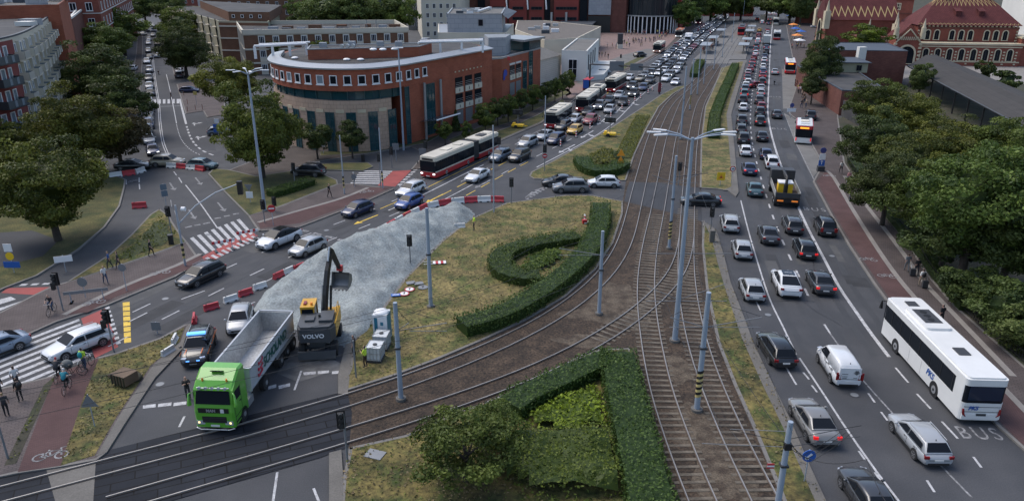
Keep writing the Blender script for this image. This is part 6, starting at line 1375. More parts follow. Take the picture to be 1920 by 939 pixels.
# --- ornate brick tower house
tb = Bld("brick_office_house", "tall ornate brick office house with cream window surrounds beyond the station", (150, 360))
A, B = V3(134, 369), V3(176, 344); P = [A, B, B + V3(12, 30), A + V3(14, 30)]
tb.block([(p.x, p.y) for p in P], 0, 26, brick_station, roof_tile, .5)
dT = (B - A).normalized(); hT = math.atan2(dT.y, dT.x); oT = V3(dT.y, -dT.x)
aw = arched_mesh(1.8, 3.2, stone_cream); dw = window_mesh(2.2, 3.0, stone_cream, glass, 2, 1, .35); rw = arched_mesh(1.6, 2.0, brick_dark)
for k, u in enumerate((5, 11.5, 18, 24, 30, 36, 43)):
 for z, me in ((3.2, rw), (8.6, aw if k % 2 else dw), (14.2, dw), (20, aw)): tb.win(me, A + dT * u + oT * .05 + Vector((0, 0, z)), hT)
for u in (8, 21.5, 33): p = A + dT * u + oT * .3; tb.part("buttress", MB().box((p.x, p.y, 13), (1.2, .8, 26), brick_dark, rz=hT))
for z in (5.8, 11.6, 17.4): p = A.lerp(B, .5) + oT * .12; tb.part("string_course", MB().box((p.x, p.y, z), ((B - A).length, .25, .35), brick_dark, rz=hT))
p = A + dT * 20 + oT * .2; tb.part("portal", MB().box((p.x, p.y, 3.0), (4.4, .7, 6), stone_cream, rz=hT).box((p.x + oT.x * .3, p.y + oT.y * .3, 2.2), (2.4, .5, 4.4), black, rz=hT))
# --- low brick depot with blue grey roof, chimney
dp = Bld("brick_depot", "low brick depot with blue grey roof and pale chimney beside the garden trees", (76, 165))
dp.block([(72, 177.5), (90.2, 175), (94, 193), (76, 195.5)], 0, 8, brick_dark, roof_bluegrey, .15, roof_bluegrey)
dp.block([(61.5, 140.5), (69.5, 138.5), (77.5, 175), (66, 176.5)], 0, 4.6, brick_dark, roof_dark, .2, roof_bluegrey, ("front_wall", "front_roof"))
dp.part("attic", MB().prism([(69, 166), (77, 165), (78, 174), (70, 175)], 4.6, 6.6, plaster_yellow).prism([(68.5, 165.5), (77.5, 164.5), (78.5, 174.5), (69.5, 175.5)], 6.6, 6.8, roof_bluegrey, bottom=True))
p = G(1612, 118, 5.5); dp.part("chimney", MB().box((p.x, p.y, 6.5), (1.7, 1.4, 5), plaster_white)); dp.win(window_mesh(1.1, 1.2, darkgrey, glass, 1, 0, .1), (75.2, 165.15, 5.6), -.125)
m = MB(); m.prism([(60, 120), (66, 118), (69.5, 137.8), (61.8, 140)], 0, 3.0, brick_dark, roof_dark); dp.part("lean_to", m)
gw_ = Bld("garden_wall_building", "low brick gallery with cream parapet running to the bus stop", (80, 225)); gw_.block([(p.x, p.y) for p in GL([(1512, 116), (1562, 118), (1596, 84), (1535, 82)])], 0, 4.0, brick_brown, roof_dark, .3)
# --- platform canopy
cp = Bld("platform_canopy", "long dark sheet roof canopy on black posts in front of the station", (90, 150))
ca, cb, cc, cdn = V3(90.8, 175.1), V3(106.7, 192.9), V3(84, 103), V3(68, 84)
dv_ = (V3(75.9, 115.4) - ca); cdn = ca + dv_ * 1.45; cc = cb + (V3(92.1, 135.5) - cb) * 1.55
dark_sheet = brick_mat("canopy_sheet", (.048, .044, .04), (.056, .051, .047), (.035, .033, .03), 1.2, 40, .04, .8, R(15), vert=False)
m = MB(); v = [(ca.x, ca.y, 4.8), (cb.x, cb.y, 5.2), (cc.x, cc.y, 5.2), (cdn.x, cdn.y, 4.8)]; mid0, mid1 = ca.lerp(cb, .6), cdn.lerp(cc, .6)
m.add(v + [(mid0.x, mid0.y, 6.0), (mid1.x, mid1.y, 6.0)], [(0, 4, 5, 3), (4, 1, 2, 5)], dark_sheet); m.add([(p[0], p[1], p[2] - .25) for p in v], [(3, 2, 1, 0), (0, 1, 2, 3)], darkgrey); m.tube([v[0], v[3]], .14, darkgrey, 5); m.tube([v[0], v[1]], .14, darkgrey, 5); cp.part("sheet_roof", m)
for k in range(11):
 a_ = ca.lerp(cdn, (k + .3) / 11) + V3(1.2, .5); cp.part("post", MB().cyl((a_.x, a_.y, 2.3), .16, 4.6, black, 'z', 8))
 if k % 2: a_ = cb.lerp(cc, (k + .3) / 11) - V3(1.5, .5); cp.part("post", MB().cyl((a_.x, a_.y, 2.4), .16, 4.8, black, 'z', 8))
# --- tram stop shelters
def shelter(px, L, w, label, z=.2):
 p = G(px[0], px[1], z + 2.4); p.z = 0; h = nearest_heading(T3, p)
 t = thing("stop_shelter", label, "shelter", (p.x, p.y, z), h, "stop shelters")
 MB().box((0, 0, 2.6), (L, w, .15), roof_metal).build("roof", t); MB().box((0, w * .3, 1.2), (L * .9, .06, 2.2), glass_sky).build("glass_wall", t)
 for x in (-L * .4, L * .4): MB().cyl((x, 0, 1.3), .08, 2.6, darkgrey, 'z', 6).build("post", t)
for px, L, lb in (((1395, 84), 9, "grey roofed shelter at the near end of the right tram platform"), ((1401, 74), 9, "grey roofed shelter second on the right tram platform"), ((1406, 58), 9, "grey roofed shelter third on the right tram platform, beside the red tram"), ((1410, 50), 8, "grey roofed shelter at the far end of the right tram platform"), ((1324, 84), 11, "grey roofed shelter crowded with people at the near end of the left platform"), ((1338, 71), 10, "grey roofed shelter in the middle of the left tram platform"), ((1352, 57), 10, "grey roofed shelter at the far end of the left tram platform")): shelter(px, L, 3.2, lb)
t = thing("bus_shelter", "red bus stop shelter with blue poster between the bus lane and the street trees", "shelter", tuple(G(1103, 168)), R(70)); MB().box((0, 0, 2.4), (4.5, 1.6, .12), red).build("roof", t); MB().box((0, .7, 1.2), (4.3, .06, 2.2), red).build("back_wall", t); MB().box((-2.2, 0, 1.5), (.12, 1.3, 1.9), blue).build("poster", t)
# ---------------------------------------------------------------- vegetation
import numpy as np
leaf_green = leaf_mat("leaf_green", (.034, .056, .012), (.13, .175, .034))
leaf_dark = leaf_mat("leaf_dark", (.03, .048, .014), (.1, .13, .033))
leaf_olive = leaf_mat("leaf_olive", (.048, .062, .012), (.2, .21, .036))
leaf_yellow = leaf_mat("leaf_yellow", (.07, .1, .01), (.3, .37, .03))
leaf_hedge = leaf_mat("leaf_hedge", (.03, .055, .012), (.1, .15, .032))
leaf_brown = leaf_mat("leaf_brown", (.045, .042, .018), (.125, .10, .042))
leaf_bed = leaf_mat("leaf_bed", (.045, .075, .012), (.15, .2, .03))
bark = mat("bark", (.05, .04, .032), .95, var=.25, scale=4)
def leaf_mesh(name, P, Nn, T, size, m, core=None, seed=0, flat=.0):
 """leaf sprays: P points, Nn outward directions, T tones"""
 rg = np.random.default_rng(seed); n = len(P)
 nr = Nn + rg.normal(0, .55, (n, 3)); nr /= np.linalg.norm(nr, axis=1, keepdims=True) + 1e-9
 a = np.cross(nr, rg.normal(0, 1, (n, 3))); a /= np.linalg.norm(a, axis=1, keepdims=True) + 1e-9; b = np.cross(nr, a)
 s = size * rg.uniform(.55, 1.35, (n, 1)); w = s * rg.uniform(.4, .75, (n, 1)); bend = nr * s * rg.uniform(-.35, .1, (n, 1))
 V = np.stack([P - a * s + bend, P - b * w, P + a * s + bend, P + b * w], 1).reshape(-1, 3)
 tone = np.repeat(T, 4)
 cv, cf = ([], []) if core is None else core
 if len(cv): V = np.concatenate([V, np.array(cv)]); tone = np.concatenate([tone, np.zeros(len(cv))])
 me = bpy.data.meshes.new(name); F = [tuple(range(4 * i, 4 * i + 4)) for i in range(n)] + [tuple(4 * n + k for k in f) for f in cf]
 me.from_pydata(V.tolist(), [], F); at = me.attributes.new("tone", 'FLOAT', 'POINT'); at.data.foreach_set("value", tone.astype(np.float32))
 me.materials.append(m); me.update(); return me
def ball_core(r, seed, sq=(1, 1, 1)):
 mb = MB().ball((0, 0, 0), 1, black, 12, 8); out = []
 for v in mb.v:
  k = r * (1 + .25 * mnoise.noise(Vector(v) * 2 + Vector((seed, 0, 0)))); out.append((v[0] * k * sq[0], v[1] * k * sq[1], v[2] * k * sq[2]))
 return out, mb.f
def crown(seed, n, leaf, m, clumps=46, cr=(.2, .36), core=.42, droop=0.):
 rg = np.random.default_rng(seed); C = []; Rr = []
 while len(C) < clumps:
  v = rg.normal(0, 1, 3); v /= np.linalg.norm(v); k = rg.uniform(.5, .84) * (1 if v[2] > -.3 else .85)
  k *= 1 + .16 * math.sin(3 * math.atan2(v[1], v[0]) + seed) + .1 * math.sin(5 * v[2] + seed); C.append(v * k); Rr.append(rg.uniform(*cr))
 C = np.array(C); Rr = np.array(Rr); pick = rg.choice(clumps, n, p=Rr ** 2 / (Rr ** 2).sum())
 d = rg.normal(0, 1, (n, 3)); d += C[pick] / np.linalg.norm(C[pick], axis=1, keepdims=True) * .9; d[:, 2] += .25; d /= np.linalg.norm(d, axis=1, keepdims=True); d2 = d * np.array([1.15, 1.15, .62])
 P = C[pick] + d2 * Rr[pick][:, None] * rg.uniform(.55, 1.1, (n, 1)); P[:, 2] -= droop * (np.hypot(P[:, 0], P[:, 1]) ** 2) * rg.uniform(.3, 1, n)
 T = np.clip(rg.normal(.42, .24, clumps)[pick] + rg.normal(0, .18, n), 0, 1)
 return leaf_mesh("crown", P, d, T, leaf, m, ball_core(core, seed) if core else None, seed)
CROWNS = {}
def get_crown(kind, big):
 k = (kind, big)
 if kind == "loose" and k not in CROWNS: CROWNS[k] = [crown(77, 11000, .034, leaf_green, 110, (.1, .26), 0)] * 2
 if k not in CROWNS:
  m = dict(green=leaf_green, dark=leaf_dark, olive=leaf_olive, yellow=leaf_yellow, brown=leaf_brown)[kind]; sd = sum(map(ord, kind))
  CROWNS[k] = [crown(sd + 7 * i, 26000 if big == 2 else (8000 if big == 1 else 2400), .027 if big == 2 else (.046 if big == 1 else .09), m, 130 if big == 2 else (70 if big else 30), (.12, .25) if big == 2 else (.15, .3)) for i in range(2 if big == 2 else 2)]
 L = CROWNS[k]; CROWNS[k] = L[1:] + L[:1]; return L[0]
def trunk_mesh(h, r):
 m = MB(); m.tube([(0, 0, -.1), (r * .2, 0, h * .35), (-r * .3, r * .2, h * .7), (0, 0, h)], [r * 1.25, r, r * .8, r * .4], bark, 9)
 for k in range(5):
  a = k * 2.4 + 1; m.tube([(0, 0, h * (.55 + .06 * k)), (math.cos(a) * h * .22, math.sin(a) * h * .22, h * (.8 + .06 * k)), (math.cos(a) * h * .42, math.sin(a) * h * .42, h * (.95 + .08 * k))], [r * .5, r * .3, r * .1], bark, 6)
 return m.mesh("trunk")
def tree(px, zc, r, rz, kind, label, big=1, name="broadleaf_tree", group=None, tint=None):
 p = G(px[0], px[1], zc); t = thing(name, label, "tree", (p.x, p.y, 0), rnd.uniform(0, 6.28), group)
 link("trunk", trunk_mesh(zc, max(.09, r * .055)), t)
 c = link("crown", get_crown(kind, big), t, (0, 0, zc), rnd.uniform(0, 6.28), scale=(r, r * rnd.uniform(.92, 1.08), rz))
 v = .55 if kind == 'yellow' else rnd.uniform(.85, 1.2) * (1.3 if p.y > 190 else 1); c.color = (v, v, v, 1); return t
TREES = [
 ((85, 345), 6.2, 6.0, 5.6, "olive", "broad dense tree on the lawn nearest the slip road", 2),
 ((145, 235), 7, 6.2, 5.6, "olive", "light green tree on the lawn in front of the red and cream apartments", 2),
 ((216, 248), 5.2, 4.6, 4.2, "brown", "brownish tree at the lawn corner beside the left street queue", 1),
 ((183, 142), 7.5, 7.4, 6, "dark", "wide dark tree between the lawn and the brick houses", 2),
 ((198, 78), 8, 7.6, 5.6, "green", "fresh green tree behind the wide dark tree of the left street", 2),
 ((225, 48), 9, 8, 6, "green", "tree in front of the orange brick house's white windows", 1),
 ((8, 215), 4.5, 4.2, 4.2, "brown", "brown tinged tree cut by the left edge before the red bay", 1),
 ((20, 268), 4.2, 4.4, 3.6, "olive", "small olive tree at the left edge behind the broad dense tree", 1),
 ((232, 190), 6, 4.5, 4.2, "dark", "dark tree overhanging the left street queue", 1),
 ((343, 92), 7, 6.4, 6.4, "dark", "dark tree right of the left street beside the yellow slab", 2),
 ((337, 48), 8, 7, 6.5, "green", "green tree further up right of the left street", 1),
 ((322, 22), 9, 7, 7, "dark", "dark tree far up right of the left street", 1),
 ((268, 12), 10, 8, 8, "dark", "dark tree closing the left street on its left side", 1),
 ((300, 4), 10, 8, 7, "green", "green tree at the very end of the left street", 1),
 ((428, 150), 7, 5.8, 5.4, "olive", "olive tree behind the big street corner tree", 2),
 ((482, 243), 6.6, 6.0, 6.4, "olive", "biggest tree on the street corner, before the curved bank", 2),
 ((592, 257), 3.4, 2.4, 2.5, "dark", "small round tree before the bank's tan stone base, left of a pair", 1),
 ((658, 256), 3.3, 2.2, 2.5, "dark", "small round tree before the bank's tan stone base, right of a pair", 1),
 ((834, 243), 2.6, 1.5, 1.7, "green", "young tree before the bank's entrance canopy", 0),
 ((873, 243), 2.0, 1.1, 1.5, "green", "smallest young tree between canopy and bus rear", 0),
 ((612, 22), 13, 9, 8, "dark", "dark tree behind the roof of the long brick block, in its middle", 1),
 ((566, 24), 11, 6, 6, "green", "green tree behind the left half of the long brick block's roof", 1),
 ((662, 22), 13, 7, 7, "dark", "dark tree behind the brick block's roof, right of the middle", 1),
 ((706, 20), 13, 8, 8, "dark", "dark tree above the right half of the brick block's roof", 1),
 ((748, 26), 12, 6, 8, "green", "green tree at the right end of the brick block by the alley", 1),
 ((640, 5), 14, 8, 8, "green", "tree top rising behind the dark tree row at the photo's top edge", 1),
 ((515, 85), 7.2, 2.4, 2, "green", "little tree between the brick block and the bank's roof, left of two", 0),
 ((600, 84), 7.2, 2.2, 1.8, "olive", "little tree between the brick block and the bank's roof, right of two", 0),
 ((1540, 118), 7, 4.4, 6, "dark", "dark tree beside the red bus and the brick depot", 2),
 ((1525, 160), 4, 2.6, 3, "dark", "low dark tree leaning over the bus stop pavement", 1),
 ((1625, 70), 8.5, 6.2, 3.6, "yellow", "yellow green willow before the station's zigzag roof", 1),
 ((1603, 36), 5, 5, 5, "dark", "dark shrub like tree at the foot of the tower house", 0),
 ((1648, 197), 6, 4.9, 4.6, "green", "garden tree right next to the brick depot's lean-to", 2),
 ((1705, 214), 5.6, 5, 4.3, "olive", "olive garden tree below the canopy's left corner", 2),
 ((1772, 262), 4.6, 4.6, 3.8, "olive", "olive garden tree under the middle of the canopy", 2),
 ((1728, 145), 5, 2.8, 3.4, "dark", "slim dark tree at the canopy's near left corner", 1),
 ((1640, 268), 5, 4.6, 4.3, "dark", "dark garden tree where the right pavement narrows", 2),
 ((1722, 296), 5, 5, 4, "olive", "yellowish garden tree in the middle of the right hand thicket", 2),
 ((1808, 296), 5, 5.2, 4.2, "olive", "garden tree under the right part of the canopy", 2),
 ((1890, 290), 6, 5.4, 5, "green", "fresh green garden tree at the right edge below the canopy", 2),
 ((1668, 345), 4.8, 4.2, 4, "dark", "dark garden tree standing by the pavement's slim trunk", 2),
 ((1745, 372), 5, 5, 4.2, "green", "green garden tree above the three pedestrians", 2),
 ((1836, 375), 8, 6.4, 5.6, "green", "tallest garden tree with its bare trunk near the railing", 2),
 ((1905, 430), 6, 5.6, 5, "dark", "dark garden tree cut by the right edge", 2),
 ((1775, 448), 3.4, 3.8, 3, "dark", "low dark garden tree by the railing behind the three pedestrians", 1),
 ((1830, 540), 1.8, 3, 2.0, "dark", "dark rounded shrub below the tallest garden tree", 1),
 ((1890, 575), 1.8, 3.2, 2.2, "dark", "dark shrub at the right edge above the coach", 1),
 ((1940, 620), 1.8, 3.2, 2.2, "dark", "dark shrub half outside the right edge behind the railing", 1),
 ((1848, 130), 3, 2.6, 2.6, "dark", "small tree before the station's arched windows, left of two", 0),
 ((1888, 152), 3, 3, 2.6, "dark", "small tree before the station's arched windows, right of two", 0),
 ((1284, 24), 8, 6.4, 6.6, "green", "big green tree right of the mall's red flank", 1),
 ((1303, 12), 8, 6, 6, "dark", "dark tree behind the big green tree by the mall", 1),
 ((872, 838), 2.3, 3.2, 2.3, "loose", "loose feathery young tree beside the hedge triangle at the bottom", 2),
 ((930, 800), 1.6, 2.0, 1.7, "loose", "smaller feathery bush behind the young tree at the bottom", 1),
]
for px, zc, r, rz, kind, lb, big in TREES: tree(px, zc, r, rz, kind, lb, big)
row_px = [(910, 217), (933, 204), (953, 198), (977, 189), (999, 179), (1024, 171), (1041, 164), (1055, 158), (1068, 150)]
for i, px in enumerate(row_px): tree(px, 3.1, 2.0 - .06 * i, 2.3, "dark" if i % 2 else "green", f"round street tree, {ordinal(i + 1)} from the bank in the row before the brick office", 1, "street_tree", "street trees before the brick office")
far_c = [(1335, 6), (1362, 4), (1392, 3), (1462, 6), (1484, 7), (1504, 9), (1520, 5), (1440, 2), (1380, -4), (1545, 2)]
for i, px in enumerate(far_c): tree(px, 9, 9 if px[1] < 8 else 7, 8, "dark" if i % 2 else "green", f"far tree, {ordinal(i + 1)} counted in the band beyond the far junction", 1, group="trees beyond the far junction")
for i in range(26):
 x, y = -560 + 48 * i + rnd.uniform(-14, 14), rnd.uniform(640, 760); t = thing("broadleaf_tree", "far tree of the hazy belt at the top edge behind all houses", "tree", (x, y, 0), 0, "tree belt at the top edge")
 link("trunk", trunk_mesh(9, .5), t); c = link("crown", get_crown("dark", 1), t, (0, 0, 10), i, scale=(20, 14, rnd.uniform(9, 13)))
def conifer_mesh(seed):
 rg = np.random.default_rng(seed); n = 1100; z = rg.uniform(0, 1, n) ** 1.3; a = rg.uniform(0, 6.283, n); rr = (1 - z) * .5 * rg.uniform(.75, 1.05, n) + .03
 P = np.stack([rr * np.cos(a), rr * np.sin(a), z * 2], 1); D = np.stack([np.cos(a), np.sin(a), np.full(n, .5)], 1); return leaf_mesh("crown", P, D, rg.uniform(0, .8, n), .1, leaf_dark, None, seed)
cm = conifer_mesh(3)
for i, px in enumerate([(855, 247), (868, 233), (882, 231), (888, 229), (894, 227), (900, 224)]):
 p = G(*px); t = thing("conifer", f"narrow dark conifer, {ordinal(i + 1)} from the entrance canopy along the brick wall", "conifer", tuple(p), i, "conifers along the bank's brick wall")
 link("trunk", MB().cyl((0, 0, .4), .08, .9, bark, 'z', 6).mesh("trunk"), t); link("crown", cm, t, (0, 0, .3), scale=(1.7, 1.7, 1.7 + .2 * (i % 3)))
def hedge(px, w, h, label, m=leaf_hedge, dens=48, name="hedge", size=.095, closed=False):
 path = smooth(GL(px, .5), 1.0); rg = np.random.default_rng(len(px) * 7 + int(w * 10)); L = length(path); n = int(L * (w + 2 * h) * dens); P = []; D = []; T = []
 cum = [0]
 for i in range(len(path) - 1): cum.append(cum[-1] + (path[i + 1] - path[i]).length)
 S_ = rg.uniform(-.2, L + .2, n); xs = np.interp(S_, cum, [p.x for p in path]); ys = np.interp(S_, cum, [p.y for p in path])
 S_ = [float(v) for v in S_]
 for k in range(n):
  p, hd = along(path, max(0, min(L - .01, S_[k]))); u = Vector((-math.sin(hd), math.cos(hd), 0)); q = float(rg.uniform(0, w + 2 * h))
  wob = .14 * mnoise.noise(Vector((S_[k] * .5, px[0][0], 0))) + .16 * mnoise.noise(Vector((S_[k] * 1.6, px[0][1], 0)))
  ext = (S_[k] - max(0, min(L, S_[k]))) * Vector((math.cos(hd), math.sin(hd), 0))
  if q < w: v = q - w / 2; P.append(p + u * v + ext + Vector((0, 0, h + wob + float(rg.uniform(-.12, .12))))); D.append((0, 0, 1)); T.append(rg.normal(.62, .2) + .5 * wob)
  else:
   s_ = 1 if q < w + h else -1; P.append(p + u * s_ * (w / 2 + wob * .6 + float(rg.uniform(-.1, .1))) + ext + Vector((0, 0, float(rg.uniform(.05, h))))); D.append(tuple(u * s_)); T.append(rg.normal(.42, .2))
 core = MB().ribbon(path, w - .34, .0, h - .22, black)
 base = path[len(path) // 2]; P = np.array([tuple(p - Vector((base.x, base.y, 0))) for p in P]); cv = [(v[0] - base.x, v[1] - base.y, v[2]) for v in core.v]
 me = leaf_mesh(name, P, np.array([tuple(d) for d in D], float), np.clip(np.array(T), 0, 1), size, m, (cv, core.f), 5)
 return link(name, me, None, (base.x, base.y, 0), 0, label, "hedge")
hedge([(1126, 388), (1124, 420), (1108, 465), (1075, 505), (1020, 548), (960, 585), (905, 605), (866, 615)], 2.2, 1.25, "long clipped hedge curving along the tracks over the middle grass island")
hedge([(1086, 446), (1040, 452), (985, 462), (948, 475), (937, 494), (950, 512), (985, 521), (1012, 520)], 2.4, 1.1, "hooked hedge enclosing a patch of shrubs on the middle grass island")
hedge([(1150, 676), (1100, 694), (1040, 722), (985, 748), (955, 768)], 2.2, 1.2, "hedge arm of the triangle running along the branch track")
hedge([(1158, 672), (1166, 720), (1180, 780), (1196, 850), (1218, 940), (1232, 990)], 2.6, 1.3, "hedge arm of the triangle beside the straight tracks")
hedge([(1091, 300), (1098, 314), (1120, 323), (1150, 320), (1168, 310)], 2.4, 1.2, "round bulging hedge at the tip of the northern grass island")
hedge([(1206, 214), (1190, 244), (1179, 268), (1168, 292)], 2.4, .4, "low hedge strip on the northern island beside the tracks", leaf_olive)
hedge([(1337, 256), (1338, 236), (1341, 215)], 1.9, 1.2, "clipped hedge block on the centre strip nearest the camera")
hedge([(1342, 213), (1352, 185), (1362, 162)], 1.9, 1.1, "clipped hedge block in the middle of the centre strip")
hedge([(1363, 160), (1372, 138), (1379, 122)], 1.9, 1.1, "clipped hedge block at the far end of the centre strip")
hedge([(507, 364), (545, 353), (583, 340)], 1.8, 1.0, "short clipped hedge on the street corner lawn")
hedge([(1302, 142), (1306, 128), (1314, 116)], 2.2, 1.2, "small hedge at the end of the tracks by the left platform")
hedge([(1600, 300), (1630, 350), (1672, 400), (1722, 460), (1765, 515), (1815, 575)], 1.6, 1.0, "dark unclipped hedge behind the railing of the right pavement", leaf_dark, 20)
def shrubs(poly_px, h, label, m, dens=30, size=.14, cat="shrub bed", name="shrub_bed", rough=.35, z0=.15):
 P2d = GL(poly_px, h * .6); rg = np.random.default_rng(len(poly_px)); x0, x1 = min(p.x for p in P2d), max(p.x for p in P2d); y0, y1 = min(p.y for p in P2d), max(p.y for p in P2d)
 def inside(x, y):
  c = False; j = len(P2d) - 1
  for i in range(len(P2d)):
   a, b = P2d[i], P2d[j]
   if (a.y > y) != (b.y > y) and x < (b.x - a.x) * (y - a.y) / (b.y - a.y) + a.x: c = not c
   j = i
  return c
 def dist(x, y):
  d = 9
  for i in range(len(P2d)):
   a, b = P2d[i - 1].xy, P2d[i].xy; ab = b - a; t = max(0, min(1, (Vector((x, y)) - a).dot(ab) / ab.length_squared)); d = min(d, (Vector((x, y)) - a - ab * t).length)
  return d
 def hh(x, y): return z0 + (h * (1 + rough * mnoise.noise(Vector((x * .55, y * .55, 3))) + .5 * rough * mnoise.noise(Vector((x * 1.6, y * 1.6, 7))))) * min(1, .35 + dist(x, y) / .8)
 P = []; D = []; T = []; n = int((x1 - x0) * (y1 - y0) * dens)
 cx, cy = (x0 + x1) / 2, (y0 + y1) / 2
 for _ in range(n):
  x, y = rg.uniform(x0, x1), rg.uniform(y0, y1)
  if not inside(x, y): continue
  d = dist(x, y); z = hh(x, y)
  if d < .3: z *= rg.uniform(.2, 1)
  P.append((x - cx, y - cy, z + rg.uniform(-.12, .06))); D.append((rg.normal(0, .3), rg.normal(0, .3), 1)); T.append(.5 + .6 * mnoise.noise(Vector((x * .8, y * .8, 1))) + rg.normal(0, .17))
 st_ = .6; core = MB(); 
 nx, ny = int((x1 - x0) / st_) + 1, int((y1 - y0) / st_) + 1
 for i in range(nx):
  for j in range(ny):
   x, y = x0 + i * st_, y0 + j * st_
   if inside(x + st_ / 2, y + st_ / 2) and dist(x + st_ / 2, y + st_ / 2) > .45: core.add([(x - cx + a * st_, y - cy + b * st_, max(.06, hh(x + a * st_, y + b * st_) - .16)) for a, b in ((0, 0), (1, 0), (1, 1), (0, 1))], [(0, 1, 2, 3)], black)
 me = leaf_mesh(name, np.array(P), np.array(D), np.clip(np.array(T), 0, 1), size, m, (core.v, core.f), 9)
 return link(name, me, None, (cx, cy, 0), 0, label, cat)
shrubs([(965, 785), (1040, 745), (1120, 715), (1136, 755), (1150, 800), (1050, 815)], .6, "yellow green spreading shrubs in the upper corner of the hedge triangle", leaf_yellow, 45, .12)
shrubs([(945, 810), (1050, 806), (1148, 800), (1172, 870), (1180, 915), (1090, 930), (990, 925), (930, 880)], 1.1, "domed mass of bright green shrubs filling the hedge triangle", leaf_bed, 60, .09)
shrubs([(985, 480), (1020, 470), (1068, 462), (1050, 490), (1010, 512), (970, 508)], .5, "low yellow green shrubs inside the hooked hedge", leaf_bed)
shrubs([(925, 475), (1000, 450), (1075, 440), (1085, 452), (990, 470), (945, 490)], .7, "dark green low shrubs leaning over the hooked hedge", leaf_hedge)
shrubs([(1100, 292), (1130, 278), (1152, 282), (1160, 305), (1120, 312)], .5, "bright ground cover inside the round bulging hedge", leaf_olive)
shrubs([(1140, 290), (1165, 285), (1172, 300), (1150, 304)], .9, "dark bush next to the orange warning signs", leaf_dark)
shrubs([(300, 400), (322, 425), (338, 445), (312, 460), (250, 484), (180, 508), (240, 462), (280, 418)], .22, "dry yellow plants covering the grass triangle by the slip road", leaf_olive, 12, .12, rough=.6)
shrubs([(10, 868), (30, 862), (90, 735), (106, 706), (84, 726)], .3, "tufts of dry grass in the strip beside the cyclists' path", leaf_olive, 16, .12, rough=.8)
def tufts(name, poly_px, n, seed, m):
 P2d = GL(poly_px, .12); rg = np.random.default_rng(seed); x0, x1 = min(p.x for p in P2d), max(p.x for p in P2d); y0, y1 = min(p.y for p in P2d), max(p.y for p in P2d); P = []; T = []
 def inside(x, y):
  c = False; j = len(P2d) - 1
  for i in range(len(P2d)):
   a, b = P2d[i], P2d[j]
   if (a.y > y) != (b.y > y) and x < (b.x - a.x) * (y - a.y) / (b.y - a.y) + a.x: c = not c
   j = i
  return c
 for _ in range(n):
  x, y = rg.uniform(x0, x1), rg.uniform(y0, y1)
  v = mnoise.noise(Vector((x * .35, y * .35, seed)))
  if inside(x, y) and v > rg.uniform(-.55, .5): P.append((x, y, .16 + rg.uniform(0, .07))); T.append(.5 + v + rg.normal(0, .2))
 me = leaf_mesh(name, np.array(P), np.tile(np.array([[0, 0, 1.]]), (len(P), 1)), np.clip(np.array(T), 0, 1), .085, m, None, seed)
 link(name, me, kind="stuff")
straw = leaf_mat("grass_straw", (.055, .055, .018), (.26, .2, .1), .15)
tufts("grass", P5, 3500, 12, leaf_bed); tufts("grass", P6, 2500, 13, leaf_bed); tufts("grass", P5, 16000, 2, straw); tufts("grass", P6, 9000, 3, straw); tufts("grass", P9, 5000, 4, straw); tufts("grass", P7, 5000, 5, straw); tufts("grass", P8, 4000, 6, straw)
tufts("grass", [(185, 673), (220, 663), (299, 636), (346, 613), (336, 641), (283, 684), (220, 778), (177, 853), (114, 872), (157, 743)], 4000, 8, straw)
fp = smooth(GL([(1588, 305), (1620, 354), (1662, 400), (1711, 460), (1746, 516), (1795, 572), (1924, 685), (2000, 750)], KZ), 2)
m = MB(); m.ribbon(fp, .05, .95, 1.0, black); m.ribbon(fp, .05, .3, .35, black)
gf = thing("garden_railing", "black metal railing between the right pavement and the garden trees", "railing", tuple(fp[0]))
m.build("rail", gf, -fp[0]); 
m = MB()
for k in range(int(length(fp) / .35)): p, h = along(fp, k * .35); m.box((p.x, p.y, .6), (.03, .03, .9), black)
m.build("railing_bar", gf, -fp[0])
# ---------------------------------------------------------------- gravel heap and building site
gravel_m = mat("crushed_stone", (.26, .29, .288), .95, var=.14, scale=.8, fine=.36, fscale=6, col2=(.2, .219, .218), bump=1., bscale=7)
hp = GL([(470, 590), (500, 545), (560, 500), (620, 468), (690, 440), (760, 410), (800, 395), (850, 387), (880, 392), (893, 405), (872, 425), (835, 445), (800, 478), (770, 510), (740, 545), (715, 590), (690, 625), (650, 650), (600, 640), (540, 610), (500, 602)])
ridge = GL([(560, 540), (640, 505), (700, 478), (760, 445), (815, 415), (855, 402)]); rh = [1.1, 2.4, 2.3, 1.9, 1.6, 1.3]
def seg_d(p, a, b):
 ab = b - a; t = max(0, min(1, (p - a).dot(ab) / ab.length_squared)); return (p - a - ab * t).length, t
def heap_h(x, y):
 p = Vector((x, y, 0)); c = False; j = len(hp) - 1; d = 1e9
 for i in range(len(hp)):
  a, b = hp[i], hp[j]
  if (a.y > y) != (b.y > y) and x < (b.x - a.x) * (y - a.y) / (b.y - a.y) + a.x: c = not c
  d = min(d, seg_d(p, a, b)[0]); j = i
 if not c: return None
 top = 0
 for i in range(len(ridge) - 1):
  dd_, t = seg_d(p, ridge[i], ridge[i + 1]); top = max(top, rh[i] + (rh[i + 1] - rh[i]) * t - .36 * dd_)
 n = mnoise.noise(Vector((x * .28, y * .28, 4))) + .7 * abs(mnoise.noise(Vector((x * .8 + y * .5, y * .15, 9))))
 return max(.03, min(d * .75, max(top, .35) + .6 * n) + .26 * mnoise.noise(Vector((x * .9, y * .9, 0))) * min(1, d) + .05 * mnoise.noise(Vector((x * 4, y * 4, 0))))
hx0, hx1, hy0, hy1 = min(p.x for p in hp) - .5, max(p.x for p in hp) + .5, min(p.y for p in hp) - .5, max(p.y for p in hp) + .5
